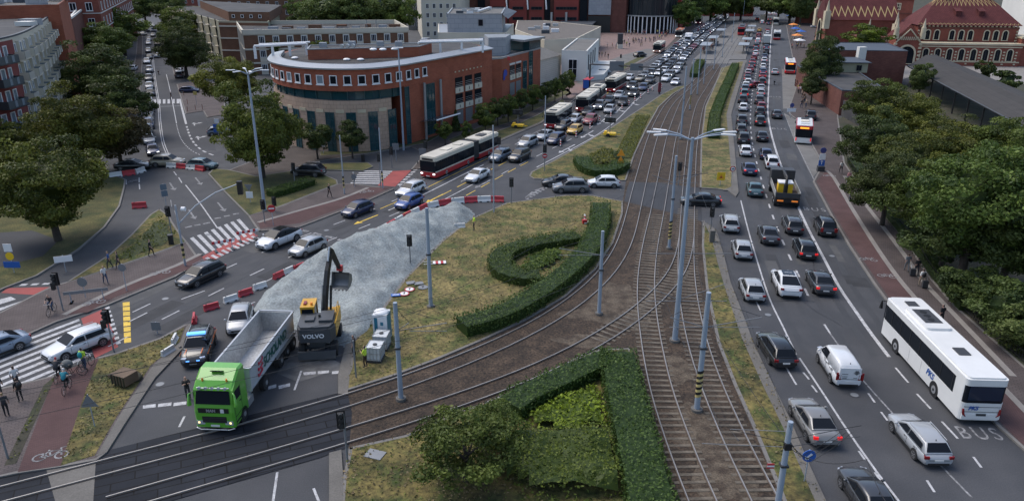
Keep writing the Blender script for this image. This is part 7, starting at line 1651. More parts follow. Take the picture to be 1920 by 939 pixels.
stp = .32; nx, ny = int((hx1 - hx0) / stp), int((hy1 - hy0) / stp); m = MB(); idx = {}
bx_, by_ = (hx0 + hx1) / 2, (hy0 + hy1) / 2
for i in range(nx):
 for j in range(ny):
  h_ = heap_h(hx0 + i * stp, hy0 + j * stp); idx[i, j] = len(m.v); m.v.append((hx0 + i * stp - bx_, hy0 + j * stp - by_, -.06 if h_ is None else h_))
k_ = m.mi(gravel_m)
for i in range(nx - 1):
 for j in range(ny - 1):
  q4 = (idx[i, j], idx[i + 1, j], idx[i + 1, j + 1], idx[i, j + 1])
  if max(m.v[q][2] for q in q4) > 0: m.f.append(q4); m.m.append(k_); m.sm.append(True)
gh = m.build("gravel_heap", None, (bx_, by_, 0), label="long heap of grey crushed stone dumped across the carriageway", cat="gravel heap")
struct(MB().sheet(GL([(655, 690), (600, 660), (545, 655), (520, 700), (560, 716), (610, 700)]), .008, mat("dusty_asphalt", (.12, .12, .118), .9, scale=1.2, col2=(.075, .075, .077), var=.3, contrast=(.4, .6))), "dusty_road")
def barrier_mesh(m_, L=1.55, h=.72):
 mb = MB(); sec = [(.26, 0), (.26, .16), (.12, .34), (.1, h), (-.1, h), (-.12, .34), (-.26, .16), (-.26, 0)]
 mb.loft([[(x, y, z) for y, z in sec] for x in (-L / 2, -L / 2 + .06, L / 2 - .06, L / 2)], m_, smooth=False)
 for x in (-.45, .45): mb.box((x, 0, .08), (.3, .56, .12), darkgrey)
 mb.cyl((-.5, 0, h + .02), .06, .06, darkgrey, 'z', 8); return mb.mesh("plastic_barrier")
bar_red = mat("barrier_red", (.42, .035, .045), .45, var=.15, scale=2); bar_white = mat("barrier_white", (.6, .6, .58), .5, var=.15, scale=2)
BM = {"red": barrier_mesh(bar_red), "white": barrier_mesh(bar_white)}
def barrier(px, h, c, label, group="red and white plastic road barriers", k=1.): p = G(*px); link("plastic_barrier", BM[c], None, tuple(p), h, label, "barrier", group, scale=k)
def barrier_run(px, start, label, first="red"):
 path = smooth(GL(px), .5); n = int(length(path) / 1.62)
 for i in range(n):
  p, h = along(path, (i + .5) * 1.62); c = ("red", "white")[(i + (first == "white")) % 2]
  link("plastic_barrier", BM[c], None, tuple(p), h, label.format(c=c, o=ordinal(i + 1)), "barrier", "red and white plastic road barriers")
barrier_run([(205, 334), (232, 330), (258, 326), (279, 318)], 0, "{c} barrier, {o} from the tree in the row left of the street's mouth", "white")
barrier_run([(313, 314), (340, 316), (368, 319), (392, 323)], 0, "{c} barrier, {o} from the left in the row below the teal hatchback", "white")
barrier_run([(248, 391), (288, 388)], 0, "{c} barrier lying across the closed slip road, {o} from the left")
barrier_run([(690, 447), (720, 433), (758, 412), (778, 402), (800, 392), (830, 385), (862, 381), (890, 379), (918, 378), (946, 379)], 0, "{c} barrier, {o} from the lower end of the row along the gravel heap")
for px, h, c, lb in (((523, 520), 60, "red", "red barrier at the left foot of the gravel heap beside a white one"), ((541, 512), 60, "white", "white barrier between two red ones at the left foot of the gravel heap"), ((561, 505), 58, "red", "red barrier nearest the silver hatchback at the gravel heap's left foot"), ((488, 541), 45, "white", "white barrier standing singly between two single red ones"), ((461, 553), 45, "red", "red barrier just above the silver hatchback's bonnet"), ((433, 565), 45, "white", "white barrier left of the silver hatchback's roof"), ((397, 580), 40, "red", "red barrier lying nearest to the patrol car's roof"), ((365, 602), 110, "red", "red barrier standing end on at the tip of the grass by the patrol car"), ((862, 428), 8, "white", "white barrier on the grass beside the worker in the yellow vest"), ((328, 642), 100, "white", "white barrier upright on the kerb left of the patrol car"), ((316, 664), 70, "white", "white barrier tipped over on the kerb below the upright one")): barrier(px, R(h), c, lb, k=.78)
def board_barrier(px, h, label, L=2.2, cs=(red, white)):
 p = G(*px); t = thing("board_barrier", label, "barrier", tuple(p), h, "striped board barriers")
 m = MB(); n = 8
 for k in range(n): m.box((-L / 2 + L * (k + .5) / n, 0, 1.0), (L / n, .05, .28), cs[k % 2])
 m.build("board", t)
 for x in (-L * .36, L * .36): MB().box((x, 0, .5), (.06, .06, 1.0), galv).box((x, 0, .06), (.25, .8, .12), darkgrey).build("foot", t)
board_barrier((421, 470), R(32), "striped board barrier on the red bike crossing, left of two"); board_barrier((466, 451), R(32), "striped board barrier on the red bike crossing, right of two")
board_barrier((165, 566), R(18), "board barrier seen from its grey back on the pavement near the cyclist", 3.4, (polegrey, polegrey))
def beacon(px, label):
 p = G(*px); t = thing("beacon_post", label, "beacon", tuple(p), R(-60), "striped lane beacons")
 m = MB()
 for k in range(5): m.box((0, 0, .22 + .2 * k), (.26, .06, .2), red if k % 2 else white)
 m.build("striped_panel", t); MB().box((0, 0, .06), (.5, .4, .12), darkgrey).build("foot", t)
for i, px in enumerate([(1051, 275), (1080, 258), (1106, 243), (1124, 229), (1145, 221), (1166, 206), (1179, 199), (1190, 191), (1201, 185), (1215, 176), (1223, 171), (1240, 166), (1096, 420)]):
 beacon(px, f"red and white lane beacon, {ordinal(i + 1)} from the front of the queue" if i < 12 else "red and white beacon panel standing on the middle grass island")
p = G(716, 643, 0); t = thing("portable_toilet", "white and blue portable toilet on the grass behind the two water tanks", "toilet", (p.x, p.y + .6, .12), R(-6))
tb_ = mat("toilet_blue", (.02, .16, .24), .5)
MB().box((0, 0, 1.1), (1.1, 1.1, 2.2), white).build("cabin", t); MB().box((-.1, -.56, 1.05), (.75, .04, 1.85), white).box((-.3, -.585, 1.05), (.25, .03, 1.85), tb_).box((.15, -.59, 1.5), (.22, .03, .28), tb_).build("door", t); MB().ball((0, 0, 2.2), (.6, .6, .22), white, 12, 6).build("roof", t)
m = MB()
for s in (1, -1): m.box((s * .56, 0, 1.1), (.03, 1.0, 2.0), tb_)
m.build("blue_panel", t)
cage = mat("tank_white", (.55, .57, .57), .4, var=.06)
for px, lb in (((703, 682), "white caged water tank nearest the worker in the vest"), ((715, 660), "white caged water tank touching the portable toilet")):
 p = G(*px); t = thing("water_tank", lb, "tank", (p.x, p.y + .5, .12), R(-6), "caged water tanks"); MB().box((0, 0, .68), (1.0, 1.15, 1.0), cage).cyl((0, 0, 1.2), .16, .08, darkgrey).build("tank_body", t); m = MB()
 for k in range(5):
  x = -.5 + .25 * k; m.box((x, -.59, .7), (.03, .03, 1.05), metal); m.box((x, .59, .7), (.03, .03, 1.05), metal)
  y = -.57 + .285 * k; m.box((.52, y, .7), (.03, .03, 1.05), metal); m.box((-.52, y, .7), (.03, .03, 1.05), metal)
 for z in (.3, .75, 1.2):
  for s in (1, -1): m.box((0, s * .6, z), (1.06, .03, .03), metal); m.box((s * .53, 0, z), (.03, 1.2, .03), metal)
 m.build("cage", t); MB().box((0, 0, .08), (1.1, 1.2, .14), darkgrey).build("pallet", t)
def lying_disc(px, label, c=white, ring=red, r=.45):
 p = G(px[0], px[1], .2); t = thing("fallen_sign", label, "road sign", (p.x, p.y, .19), 0, "signs lying on the grass"); MB().cyl((0, 0, 0), r, .03, ring, 'z', 20).build("rim", t); m = MB().cyl((0, 0, .02), r * .78, .012, c, 'z', 20); m.box((0, .02, .03), (.09, .4, .01), black); m.add([(-.2, .12, .034), (.02, .3, .034), (.1, .1, .034)], [(0, 1, 2)][::-1], black); m.build("face", t)
lying_disc((768, 542), "round red rimmed sign lying on the grass edge, upper of two"); lying_disc((758, 550), "round red rimmed sign lying on the grass edge, lower of two"); lying_disc((793, 538), "grey back of a round sign lying beside the gravel", polegrey, polegrey)
m = MB(); p = G(742, 553, .2); m.box((0, 0, .02), (.8, .5, .03), blue).box((0, 0, .04), (.6, .12, .01), white); m.build("fallen_sign", None, tuple(p), R(10), label="small blue sign lying flat at the heap's foot", cat="road sign")
for px, lb in (((770, 530), "grey sheet of scrap metal lying at the heap's foot"), ((785, 531), "second grey metal sheet lying beside the round grey sign")): MB().box((0, 0, .02), (.8, .6, .03), polegrey).build("metal_sheet", None, tuple(G(px[0], px[1], .2)), R(20), label=lb, cat="metal sheet")
m = MB()
for k in range(5): m.box((.25 * k - .5, 0, .02), (.24, .7, .04), red if k % 2 else white)
m.box((-1.0, -.3, .02), (1.0, .04, .04), white); m.box((-1.0, .3, .02), (1.0, .04, .04), white); m.build("fallen_barrier", None, tuple(G(824, 492, .2)), R(8), label="red and white barrier board lying on the grass island", cat="barrier")
MB().box((0, 0, .25), (.5, .4, .4), red).box((.3, 0, .1), (.8, .5, .15), white).build("broken_beacon", None, tuple(G(1096, 419, .15)), .2, label="broken red and white beacon base on the grass island", cat="beacon")
m = MB(); brn = mat("rusty_brown", (.12, .08, .05), .8, var=.3)
m.box((0, 0, .5), (1.3, 1.1, .7), brn)
for k in range(5): m.box((-.55 + .28 * k, -.58, .5), (.08, .06, .75), soil)
m.box((-.9, .4, .25), (.5, .4, .3), brn); m.box((-1.5, .2, .15), (.4, .4, .2), brn); m.ball((-.4, .6, .1), (1.1, .7, .25), soil); m.build("rusty_box", None, tuple(G(236, 718, .15)), R(-24), label="rusty brown slatted box dug up beside bare earth", cat="metal box")
MB().box((0, 0, .0), (1.1, .8, .04), polegrey).build("manhole_cover", None, tuple(G(703, 851, .15)), R(-20), label="grey manhole cover in the grass below the branch track", cat="manhole cover")
# ---------------------------------------------------------------- lamps, poles, wires
def pole_base(t, r=.3): MB().cyl((0, 0, .1), r, .25, conc_edge, 'z', 12).build("footing", t)
def top_h(base, top):
 b = G(*base); x, y = top[0] - 960, top[1] - 469.5
 d = Vector((x, FOC * _c - y * _s, -FOC * _s - y * _c)); k = b.y / d.y; return CAMH + d.z * k
def tall_lamp(px, H, r, arms, label, spread=2.1, col=bluepole):
 p = G(*px); t = thing("street_lamp", label, "street lamp", tuple(p), 0, "tall street lamps with a crown of arms"); MB().tube([(0, 0, 0), (0, 0, H)], [r, r * .5], col, 10).build("pole", t); pole_base(t, r * 1.8)
 for a, L in arms:
  a = R(a); d = Vector((math.cos(a), math.sin(a), 0)); q = MB(); q.tube([(0, 0, H - .2), tuple(d * L * .5 + Vector((0, 0, H + .15))), tuple(d * L + Vector((0, 0, H + .3)))], .05, col, 6).build("arm", t)
  MB().box((L + .35, 0, 0), (.95, .22, .08), white).build("lamp_head", t, (0, 0, H + .3), a)
tall_lamp((497, 397), top_h((497, 397), (466, 137)), .2, [(0, 1.5), (60, 1.2), (120, 1.2), (180, 1.5), (240, 1.1), (300, 1.1)], "pale blue street lamp with a crown of six heads before the corner tree")
tall_lamp((1265, 640), top_h((1265, 640), (1298, 258)), .22, [(8, 2.3), (-12, 2.0), (28, 2.0), (172, 2.3), (192, 2.0), (152, 2.0)], "pale blue street lamp between the tracks, its two fans of white heads seen from above", 2.4)
p = G(757, 282); t = thing("street_lamp", "slim tall lamp pole in front of the curved bank", "street lamp", tuple(p), 0); H = top_h((757, 282), (754, 90)); MB().tube([(0, 0, 0), (0, 0, H)], [.17, .09], bluepole, 10).build("pole", t); MB().box((0, 0, H), (1.4, .4, .12), white).build("lamp_head", t)
stripe_y = mat("stripe_yellow", (.5, .4, .16), .6, var=.15)
def catenary(base, top, label, striped=False, r=.15, col=bluepole, arm=0, azim=0):
 p = G(*base); H = top_h(base, top); t = thing("catenary_pole", label, "catenary pole", tuple(p), azim, "catenary poles of the tramway")
 MB().tube([(0, 0, 0), (0, 0, H)], [r, r * .8], col, 10).build("pole", t); pole_base(t, r * 2)
 if striped:
  m = MB(); n = 10
  for k in range(n):
   z0 = .9 + k * .19; rr = r + .012
   rings = [[(rr * math.cos(2 * math.pi * i / 12), rr * math.sin(2 * math.pi * i / 12), z + .3 * i / 12) for i in range(13)] for z in (z0, z0 + .19)]
   m.loft(rings, black if k % 2 else stripe_y, close=False, caps=False)
  m.build("striped_wrap", t)
 if arm:
  for s in ((1, -1) if arm == 2 else (1,)): MB().tube([(0, 0, H * .78), (s * 3.2, 0, H * .82)], .035, darkgrey, 5).tube([(0, 0, H * .93), (s * 2.6, 0, H * .82)], .02, darkgrey, 5).build("bracket_arm", t)
 MB().box((0, 0, H * .55), (r * 2.3, r * 2.3, .12), darkgrey).build("clamp", t)
 return p, H
CP = {}
for k, (b, tp_, lb, st_, r, arm) in dict(
 a=((752, 750), (740, 567), "pale catenary pole beside the water tanks, standing between two tracks", False, .17, 0), b=((808, 577), (800, 390), "pale catenary pole in front of the gravel heap on the grass", False, .17, 0),
 c=((1123, 590), (1131, 433), "pale catenary pole between the curving tracks behind the hedge triangle", False, .16, 0), d=((1306, 770), (1326, 548), "pale catenary pole with striped foot between the straight tracks, nearest of the striped ones", True, .19, 0),
 e=((1254, 467), (1272, 292), "catenary pole with striped foot just before the crossing plate", True, .15, 1), f=((1455, 965), (1482, 790), "catenary pole with cables at the lower edge on the dry grass strip", False, .17, 0),
 g=((1276, 262), (1288, 125), "catenary pole behind the lamp heads, north of the crossing", False, .15, 0), h=((1293, 207), (1300, 110), "striped catenary pole in the far track bend", True, .13, 0), i=((1307, 178), (1313, 92), "catenary pole beside the striped one in the far track bend", False, .13, 0), j=((1319, 159), (1325, 80), "catenary pole near the small hedge by the left platform", False, .12, 0), k=((1338, 132), (1345, 65), "catenary pole at the end of the left platform", False, .12, 0), l=((1354, 108), (1358, 45), "catenary pole between the stop platforms, nearer one", False, .1, 0), m=((1372, 80), (1375, 25), "catenary pole between the stop platforms, further one", False, .1, 0), n=((1392, 42), (1395, 0), "catenary pole beyond the tram stop in the curve", False, .1, 0)).items(): CP[k] = catenary(b, tp_, lb, st_, r, arm=arm)
def wire(pts, label, r=.014, sag=.25):
 P = []
 for a, b in zip(pts, pts[1:]):
  for i in range(9):
   t = i / 8
   if P and i == 0: continue
   q = Vector(a).lerp(Vector(b), t); q.z -= sag * 4 * t * (1 - t); P.append(q)
 MB().tube(P, r, black, 4).build("overhead_wire", label=label, cat="wire", group="overhead wires")
def topof(k, f=.85, dx=0, dy=0): p, H = CP[k]; return (p.x + dx, p.y + dy, H * f)
P0 = lambda px, z: tuple(G(px[0], px[1], z))
wire([topof("a", .9), P0((-40, 745), 5.6)], "overhead wire from the pole by the tanks to the lower left edge, upper one"); wire([topof("a", .75), P0((-40, 800), 5.4)], "overhead wire from the pole by the tanks to the lower left edge, lower one")
wire([topof("a", .85), topof("c", .85), topof("e", .8), topof("g", .8)], "overhead wire joining the poles of the curving track"); wire([topof("d", .88), topof("e", .85), topof("g", .9), topof("h", .9), topof("j", .9)], "overhead wire joining the striped poles")
wire([topof("f", .8), topof("d", .8)], "overhead wire from the lowest pole to the nearest striped pole"); wire([topof("f", .75), P0((1625, 860), 5.5), P0((1720, 1000), 5.6)], "loose overhead cable right of the lowest pole", .016, .6)
for T_, nm in ((T1, "curving track past the slabs"), (T2, "track left of the striped poles"), (T3, "track beside the outbound road"), (T4, "branch track below the grass island")):
 L_ = length(T_); wire([tuple(along(T_, L_ * k / 9)[0] + Vector((0, 0, 5.6))) for k in range(10)], f"contact wire hanging above the {nm}", .013, .05)
p, H = CP["f"]
m = MB(); m.tube([(0, 0, H * .74), (-4.2, .3, H * .74)], .018, polegrey, 5); m.tube([(0, 0, H * .9), (-2.9, .2, H * .9), (-2.4, .2, H * .78)], .018, polegrey, 5); m.tube([(0, 0, H * .82), (3.6, .1, H * .95)], .018, black, 5); m.tube([(0, 0, H * .74), (3.8, .4, H * .8)], .018, darkgrey, 5); m.tube([(-2.9, .2, H * .9), (0, 0, H * .78)], .014, black, 5)
for k in range(3): m.tube([(.2, 0, H * .78 - .1 * k), (.8 + .3 * k, .1, H * .62 - .15 * k), (1.6 + .4 * k, .1, H * .72), (2.6 + .3 * k, .1, H * .88)], .014, black, 5)
m.box((0, -.1, H * .76), (.35, .25, .35), black); m.build("wire_bracket", None, (p.x, p.y, 0), label="tangle of brackets and black cables on the lowest catenary pole", cat="bracket", group="brackets holding the overhead wires")
p = G(1445, 873, 3.6); MB().box((0, 0, 0), (.36, .04, .28), red).box((0, -.022, 0), (.36, .01, .09), white).build("tram_signal_plate", None, tuple(p), 0, label="small red and white plate hanging from the lowest pole's bracket", cat="sign")
for k, L, lb in (("a", (.8, 3.2), "brackets of the pole by the water tanks reaching over the grass"), ("d", (-2.2, 3.4), "brackets of the nearest striped pole reaching over the outbound kerb"), ("c", (-3.4, .6), "brackets of the pole behind the hedge triangle reaching over the grass island"), ("e", (-2.2, 2.2), "brackets of the striped pole before the crossing plate")):
 p, H = CP[k]; m = MB(); m.tube([(L[0], 0, H * .8), (0, 0, H * .72), (L[1], 0, H * .8)], .03, polegrey, 5); m.tube([(L[0], 0, H * .72), (L[1], 0, H * .72)], .022, polegrey, 5); m.tube([(L[0], .1, H * .8), (0, 0, H * .95), (L[1], .1, H * .8)], .015, black, 4)
 m.build("wire_bracket", None, (p.x, p.y, 0), label=lb, cat="bracket", group="brackets holding the overhead wires")
p = G(1265, 640); m = MB()
for f_, z in ((0, 7.2), (0, 3.4)): m.tube([(-2.4, 0, z), (3.6, 0, z)], .025, polegrey, 5)
m.tube([(-2.4, 0, 4.6), (0, 0, 3.5), (3.4, 0, 4.8)], .025, polegrey, 5); m.build("wire_bracket", None, (p.x, p.y, 0), label="cross arms clamped to the lamp standing between the tracks", cat="bracket", group="brackets holding the overhead wires")
def post(base, top, label, striped=True, r=.09, col=galv):
 p = G(*base); H = top_h(base, top); t = thing("traffic_pole", label, "pole", tuple(p), 0, "grey traffic poles"); MB().tube([(0, 0, 0), (0, 0, H)], [r, r * .8], col, 8).build("pole", t)
 if striped:
  m = MB()
  for k in range(6): m.cyl((0, 0, 1.0 + .25 * k), r + .015, .25, black if k % 2 else stripe_y, 'z', 10)
  m.build("striped_wrap", t)
 return p, H, t
post((646, 365), (641, 254), "grey pole with yellow black foot by the zebra near the bank, left of two"); post((718, 355), (713, 240), "grey pole with yellow black foot by the zebra near the bank, right of two"); post((926, 400), (921, 235), "thin grey pole at the grass edge behind the barrier row", False); post((1021, 300), (1018, 180), "thin grey pole standing on the tip of the northern island", False)
p, H, t = post((348, 500), (327, 385), "grey signal mast with curved arm and yellow black foot by the side street zebra", True, .11)
MB().tube([(0, 0, H * .7), (1.5, .8, H * .95), (3.2, 1.6, H * 1.12), (5.2, 2.6, H * 1.22)], .06, galv, 6).build("curved_arm", t); MB().box((5.2, 2.6, H * 1.15), (.45, .35, 1.3), black).build("signal_head", t); MB().cyl((.6, .2, H * .93), .22, .35, white, 'x', 10).build("camera_head", t)
def signal(base, label, h=3.3, heads=(0,), ped=False, rz=0., disc=None):
 p = G(*base); t = thing("traffic_light", label, "traffic light", tuple(p), rz, "traffic lights on grey posts"); MB().cyl((0, 0, h / 2), .06, h, polegrey, 'z', 8).build("pole", t)
 for k, dx in enumerate(heads):
  hd_ = MB().box((dx, -.12, h - .35), (.34, .26, 1.0), black)
  for z in (-.32, 0, .32): hd_.tube([(dx, -.25, h - .35 + z + .1), (dx, -.45, h - .35 + z + .13)], .13, black, 8)
  hd_.box((dx, .02, h - .35), (.5, .03, 1.15), black); hd_.build("signal_head", t)
 if ped: MB().box((-.35, 0, h - 1.0), (.28, .24, .62), black).build("walk_signal", t)
 if disc: MB().cyl((0, -.1, h - 1.35), .33, .03, disc, 'y', 18).build("sign_disc", t); MB().box((0, -.13, h - 1.35), (.44, .02, .11), white).build("sign_bar", t)
for base, lb, kw in (((119, 584), "traffic light with amber box on the pavement before the cyclist", dict(heads=(0,), ped=True)), ((214, 660), "traffic light with side head at the corner of the big zebra", dict(heads=(0,), ped=True)), ((16, 862), "traffic light at the lower left corner beside the grass strip", dict(heads=(-.2,))), ((652, 866), "dark traffic light at the edge of the slabs, tracks behind", dict(heads=(-.15,), rz=.2)), ((668, 710), "grey signal post with side box by the police officer", dict(h=3.0, heads=())), ((770, 500), "traffic light half hidden behind the gravel heap", dict(h=3.0)), ((959, 382), "traffic light at the upper corner of the middle grass island", dict(h=3.0)), ((1021, 322), "traffic light with red no entry disc on the northern island tip", dict(h=3.6, disc=red)), ((516, 398), "traffic light at the side street corner right of the tall lamp", dict(h=1.7)), ((497, 420), "traffic light at the side street corner left of the tall lamp", dict(h=2.6)), ((553, 345), "traffic light beside the short hedge on the corner lawn", dict(h=2.6)), ((714, 350), "traffic light on the striped pole by the bank zebra", dict(h=4.2)), ((799, 308), "traffic light at the front of the articulated bus", dict(h=3.2, heads=(0,))), ((735, 315), "traffic light before the bank beside a grey board", dict(h=2.8)), ((1332, 435), "dark traffic light at the corner of the crossing and the outbound road", dict(h=2.6)), ((936, 300), "traffic light on its pole behind the articulated bus", dict(h=3.2)), ((323, 445), "traffic light beside the signal mast on the grass triangle", dict(h=3.2, ped=False)), ((1272, 350), "traffic light between the tracks north of the crossing plate", dict(h=3))): signal(base, lb, **kw)
for px, lb in (((513, 425), "round red no entry sign on a post before the side street zebra"),):
 p = G(*px); t = thing("no_entry_sign", lb, "road sign", tuple(p), R(10)); MB().cyl((0, 0, 1.1), .035, 2.2, galv, 'z', 6).build("post", t); MB().cyl((0, -.05, 2.1), .42, .03, red, 'y', 20).build("sign_disc", t); MB().box((0, -.075, 2.1), (.6, .02, .14), white).build("sign_bar", t)
def sign(base, label, h, shape, cols, rz=0., w=.7, post_=galv, group=None, wh=None):
 p = G(*base); t = thing("road_sign", label, "road sign", tuple(p), rz, group); MB().cyl((0, .04, h / 2), .035, h, post_, 'z', 6).build("post", t)
 for k, (sh_, c) in enumerate(zip(shape, cols)):
  z = h - w * .5 - k * (w + .08); m = MB()
  if sh_ == "tri": m.add([(-w * .6, -.03, z - w * .5), (w * .6, -.03, z - w * .5), (0, -.03, z + w * .55), (-w * .6, 0, z - w * .5), (w * .6, 0, z - w * .5), (0, 0, z + w * .55)], [(0, 1, 2), (5, 4, 3), (0, 3, 4, 1), (1, 4, 5, 2), (2, 5, 3, 0)], c)
  elif sh_ == "inv": m.add([(-w * .6, -.03, z + w * .5), (w * .6, -.03, z + w * .5), (0, -.03, z - w * .55), (-w * .6, 0, z + w * .5), (w * .6, 0, z + w * .5), (0, 0, z - w * .55)], [(2, 1, 0), (3, 4, 5), (1, 4, 3, 0), (2, 5, 4, 1), (0, 3, 5, 2)], c)
  elif sh_ == "disc": m.cyl((0, -.02, z), w * .5, .04, c, 'y', 20)
  elif sh_ == "wide": m.box((0, -.02, z), (w * 2, .04, w * .8), c)
  else: m.box((0, -.02, z), (w, .04, w), c)
  m.build("sign_plate", t)
 return t
osign = mat("sign_orange", (.8, .3, .02), .5); back_ = mat("sign_back", (.16, .17, .18), .5)
t = sign((1163, 318), "two orange warning triangles on a post beside the dark bush", 2.9, ("tri", "tri"), (osign, osign), 0, .95)
t = sign((1350, 350), "yellow square sign with orange triangle on the centre grass strip", 1.9, ("sq",), (yellow,), 0, 1.05); MB().add([(-.34, -.06, 1.1), (.34, -.06, 1.1), (0, -.06, 1.66)], [(0, 1, 2)], orange).build("warning_triangle", t); MB().add([(-.14, -.065, 1.17), (.14, -.065, 1.17), (0, -.065, 1.4)], [(0, 1, 2)], black).build("symbol", t)
t = sign((1371, 345), "round white no overtaking sign on the kerb of the outbound road", 2.4, ("disc",), (red,), 0, .75); MB().cyl((0, -.05, 2.02), .27, .03, white, 'y', 18).box((.02, -.07, 2.02), (.3, .02, .12), black).build("symbol", t)
t = sign((1538, 322), "blue round sign above a blue arrow sign on a stone block", 3.4, ("disc", "sq", "sq"), (mat("sign_blue_dark", (.05, .06, .2), .5), white, blue), R(-10), .8); MB().box((0, 0, .4), (.9, .9, .8), darkgrey).build("stone_block", t); MB().box((0, -.05, 1.25), (.1, .02, .4), white).add([(-.2, -.06, 1.4), (.2, -.06, 1.4), (0, -.06, 1.62)], [(0, 1, 2)], white).build("symbol", t)
sign((1452 + 30, 222), "round blue sign with white board at the end of the far bus bay", 2.8, ("disc", "wide"), (mat("sign_blue_dark", (.05, .06, .2), .5), white), 0, .8)
t = sign((1508, 905), "blue round keep right sign with white arrow at the lowest pole", 2.2, ("disc",), (blue,), 0, .75); MB().box((0, -.05, 1.82), (.12, .02, .4), white, M=Matrix.Translation((0, 0, 1.82)) @ Matrix.Rotation(R(40), 4, 'Y') @ Matrix.Translation((0, 0, -1.82))).add([(-.22, -.06, 1.6), (-.22, -.06, 1.85), (.02, -.06, 1.6)], [(0, 2, 1)], white).build("symbol", t)
sign((178, 802), "grey back of a triangular sign on the cyclists' grass island", 2.4, ("tri",), (back_,), R(8), .85); sign((295, 625), "small grey square sign back on the tip of the cyclists' island", 1.0, ("sq",), (back_,), 0, .7); sign((161, 560), "grey round sign back behind the board barrier", 2.0, ("disc",), (back_,), 0, .85); sign((238, 548), "grey round sign back on a thin post by the three walkers", 2.7, ("disc",), (back_,), 0, .7)
t = sign((124, 510), "white wide board on two posts by the slip road", 1.7, ("wide",), (white,), R(20), .75)
t = sign((27, 514), "white board with yellow round sign on the left lawn", 3.0, ("sq", "disc", "wide"), (white, yellow, blue), 0, .75); sign((470, 382), "inverted triangle sign with a board on the corner lawn", 2.4, ("inv", "sq"), (back_, white), 0, .8); sign((607, 290), "white and blue upright board sign between the bank's two trees", 3.6, ("sq", "sq", "sq"), (white, blue, white), 0, .75)
sign((1592, 378), "round yellow rimmed sign back before the pedestrians", 2.6, ("disc",), (mat("sign_tan", (.4, .3, .15), .6),), 0, .8); sign((665, 352), "round grey sign back on the zebra by the bank", 1.8, ("disc",), (back_,), 0, .7)
for px, lb in (((703, 278), "grey square board on a post before the bank, leftmost"), ((743, 302), "grey square board on a post beside the bank's traffic light"), ((793, 312), "grey square board beside the articulated bus front"), ((833, 318), "grey square board in front of the bus's door"), ((880, 300), "grey square board in front of the bellows of the bus")): sign(px, lb, 2.6, ("sq",), (back_,), 0, .95, group="grey sign backs along the main road")
sign((312, 385), "blue lane sign seen edge on at the tip of the grass triangle", 2.6, ("sq", "sq"), (mat("sign_slate", (.12, .16, .2), .5), mat("sign_slate", (.12, .16, .2), .5)), R(40), .7)
sign((411, 262), "cluster of blue and white parking signs at the street corner", 3.4, ("sq", "wide", "wide"), (white, blue, blue), 0, .7); sign((369, 198), "yellow diamond priority sign on the street corner", 2.8, ("sq",), (mat("sign_yellow_pale", (.55, .42, .12), .5),), 0, .7)
for i, px in enumerate([(345, 180), (352, 196), (352, 210), (367, 207), (380, 206)]): MB().cyl((0, 0, .45), .05, .9, mat("bollard_red", (.2, .06, .04), .6), 'z', 8).cyl((0, 0, .92), .07, .08, darkgrey, 'z', 8).build("bollard", None, (*G(*px).xy, .1), label=f"red brown bollard, {ordinal(i + 1)} from the zebra at the street corner", cat="bollard", group="bollards at the street corner")
def lamp_trailer(px, label):
 p = G(*px); t = thing("warning_trailer", label, "trailer", (p.x, p.y, .12), R(-15), "yellow warning lamp trailers"); MB().box((0, 0, .45), (2.0, 1.3, .3), yellow).box((-.7, 0, .7), (.4, .9, .3), yellow).box((1.3, 0, .4), (.8, .12, .12), yellow).build("chassis", t); MB().cyl((0, 0, 1.5), .07, 2.2, polegrey).build("mast", t); m = MB().box((0, -.1, 2.7), (1.8, .25, .8), black)
 m.cyl((-.55, -.25, 2.7), .26, .05, darkgrey, 'y', 14); m.cyl((.55, -.25, 2.7), .26, .05, darkgrey, 'y', 14); m.build("lamp_panel", t)
 for s in (1, -1): MB().cyl((-.2, s * .7, .3), .3, .16, rubber, 'y', 12).build("wheel", t)
lamp_trailer((1143, 257), "yellow trailer with black warning lamps on the northern grass island"); lamp_trailer((971, 241), "yellow trailer with black warning lamps on the verge by the trees")
ga, gb = G(1105, 168), G(1236, 176); H_ = 5.6
t = thing("sign_gantry", "dark sign gantry spanning the queue with two grey boards seen from behind", "gantry", tuple(ga)); v = gb - ga
for o_ in (Vector((0, 0, 0)), v): MB().tube([tuple(o_), tuple(o_ + Vector((0, 0, H_)))], .2, darkgrey, 8).build("post", t)
MB().tube([(0, 0, H_), tuple(v + Vector((0, 0, H_)))], .16, darkgrey, 6).build("beam", t); MB().box(v + Vector((0, 0, 1.4)), (.6, .6, 2.0), mat("dark_red", (.15, .02, .03), .5)).build("red_sleeve", t)
for f_, w_ in ((.38, 3.2), (.66, 2.8)): q = v * f_; MB().box((q.x, q.y - .25, H_ - .1), (w_, .1, 2.1 if f_ < .5 else 1.5), back_).build("sign_board", t)
p = G(1162, 92); t = thing("advert_column", "tall dark advertising column with a lit white foot on the plaza", "column", tuple(p)); MB().box((0, 0, 2.6), (1.6, 1.6, 4.6), darkgrey).build("shaft", t); MB().box((0, 0, .8), (1.75, 1.75, 1.5), cream).build("foot_panel", t)
for px, lb in (((322, 460), "black litter bin at the tip of the grass triangle"), ((681, 304), "black litter bin on the lawn before the bank"), ((1164, 110), "black litter bin on the plaza near the bay")): MB().cyl((0, 0, .5), .26, 1.0, black, 'z', 12).cyl((0, 0, 1.02), .29, .08, darkgrey, 'z', 12).build("litter_bin", None, (*G(*px).xy, .12), label=lb, cat="litter bin")
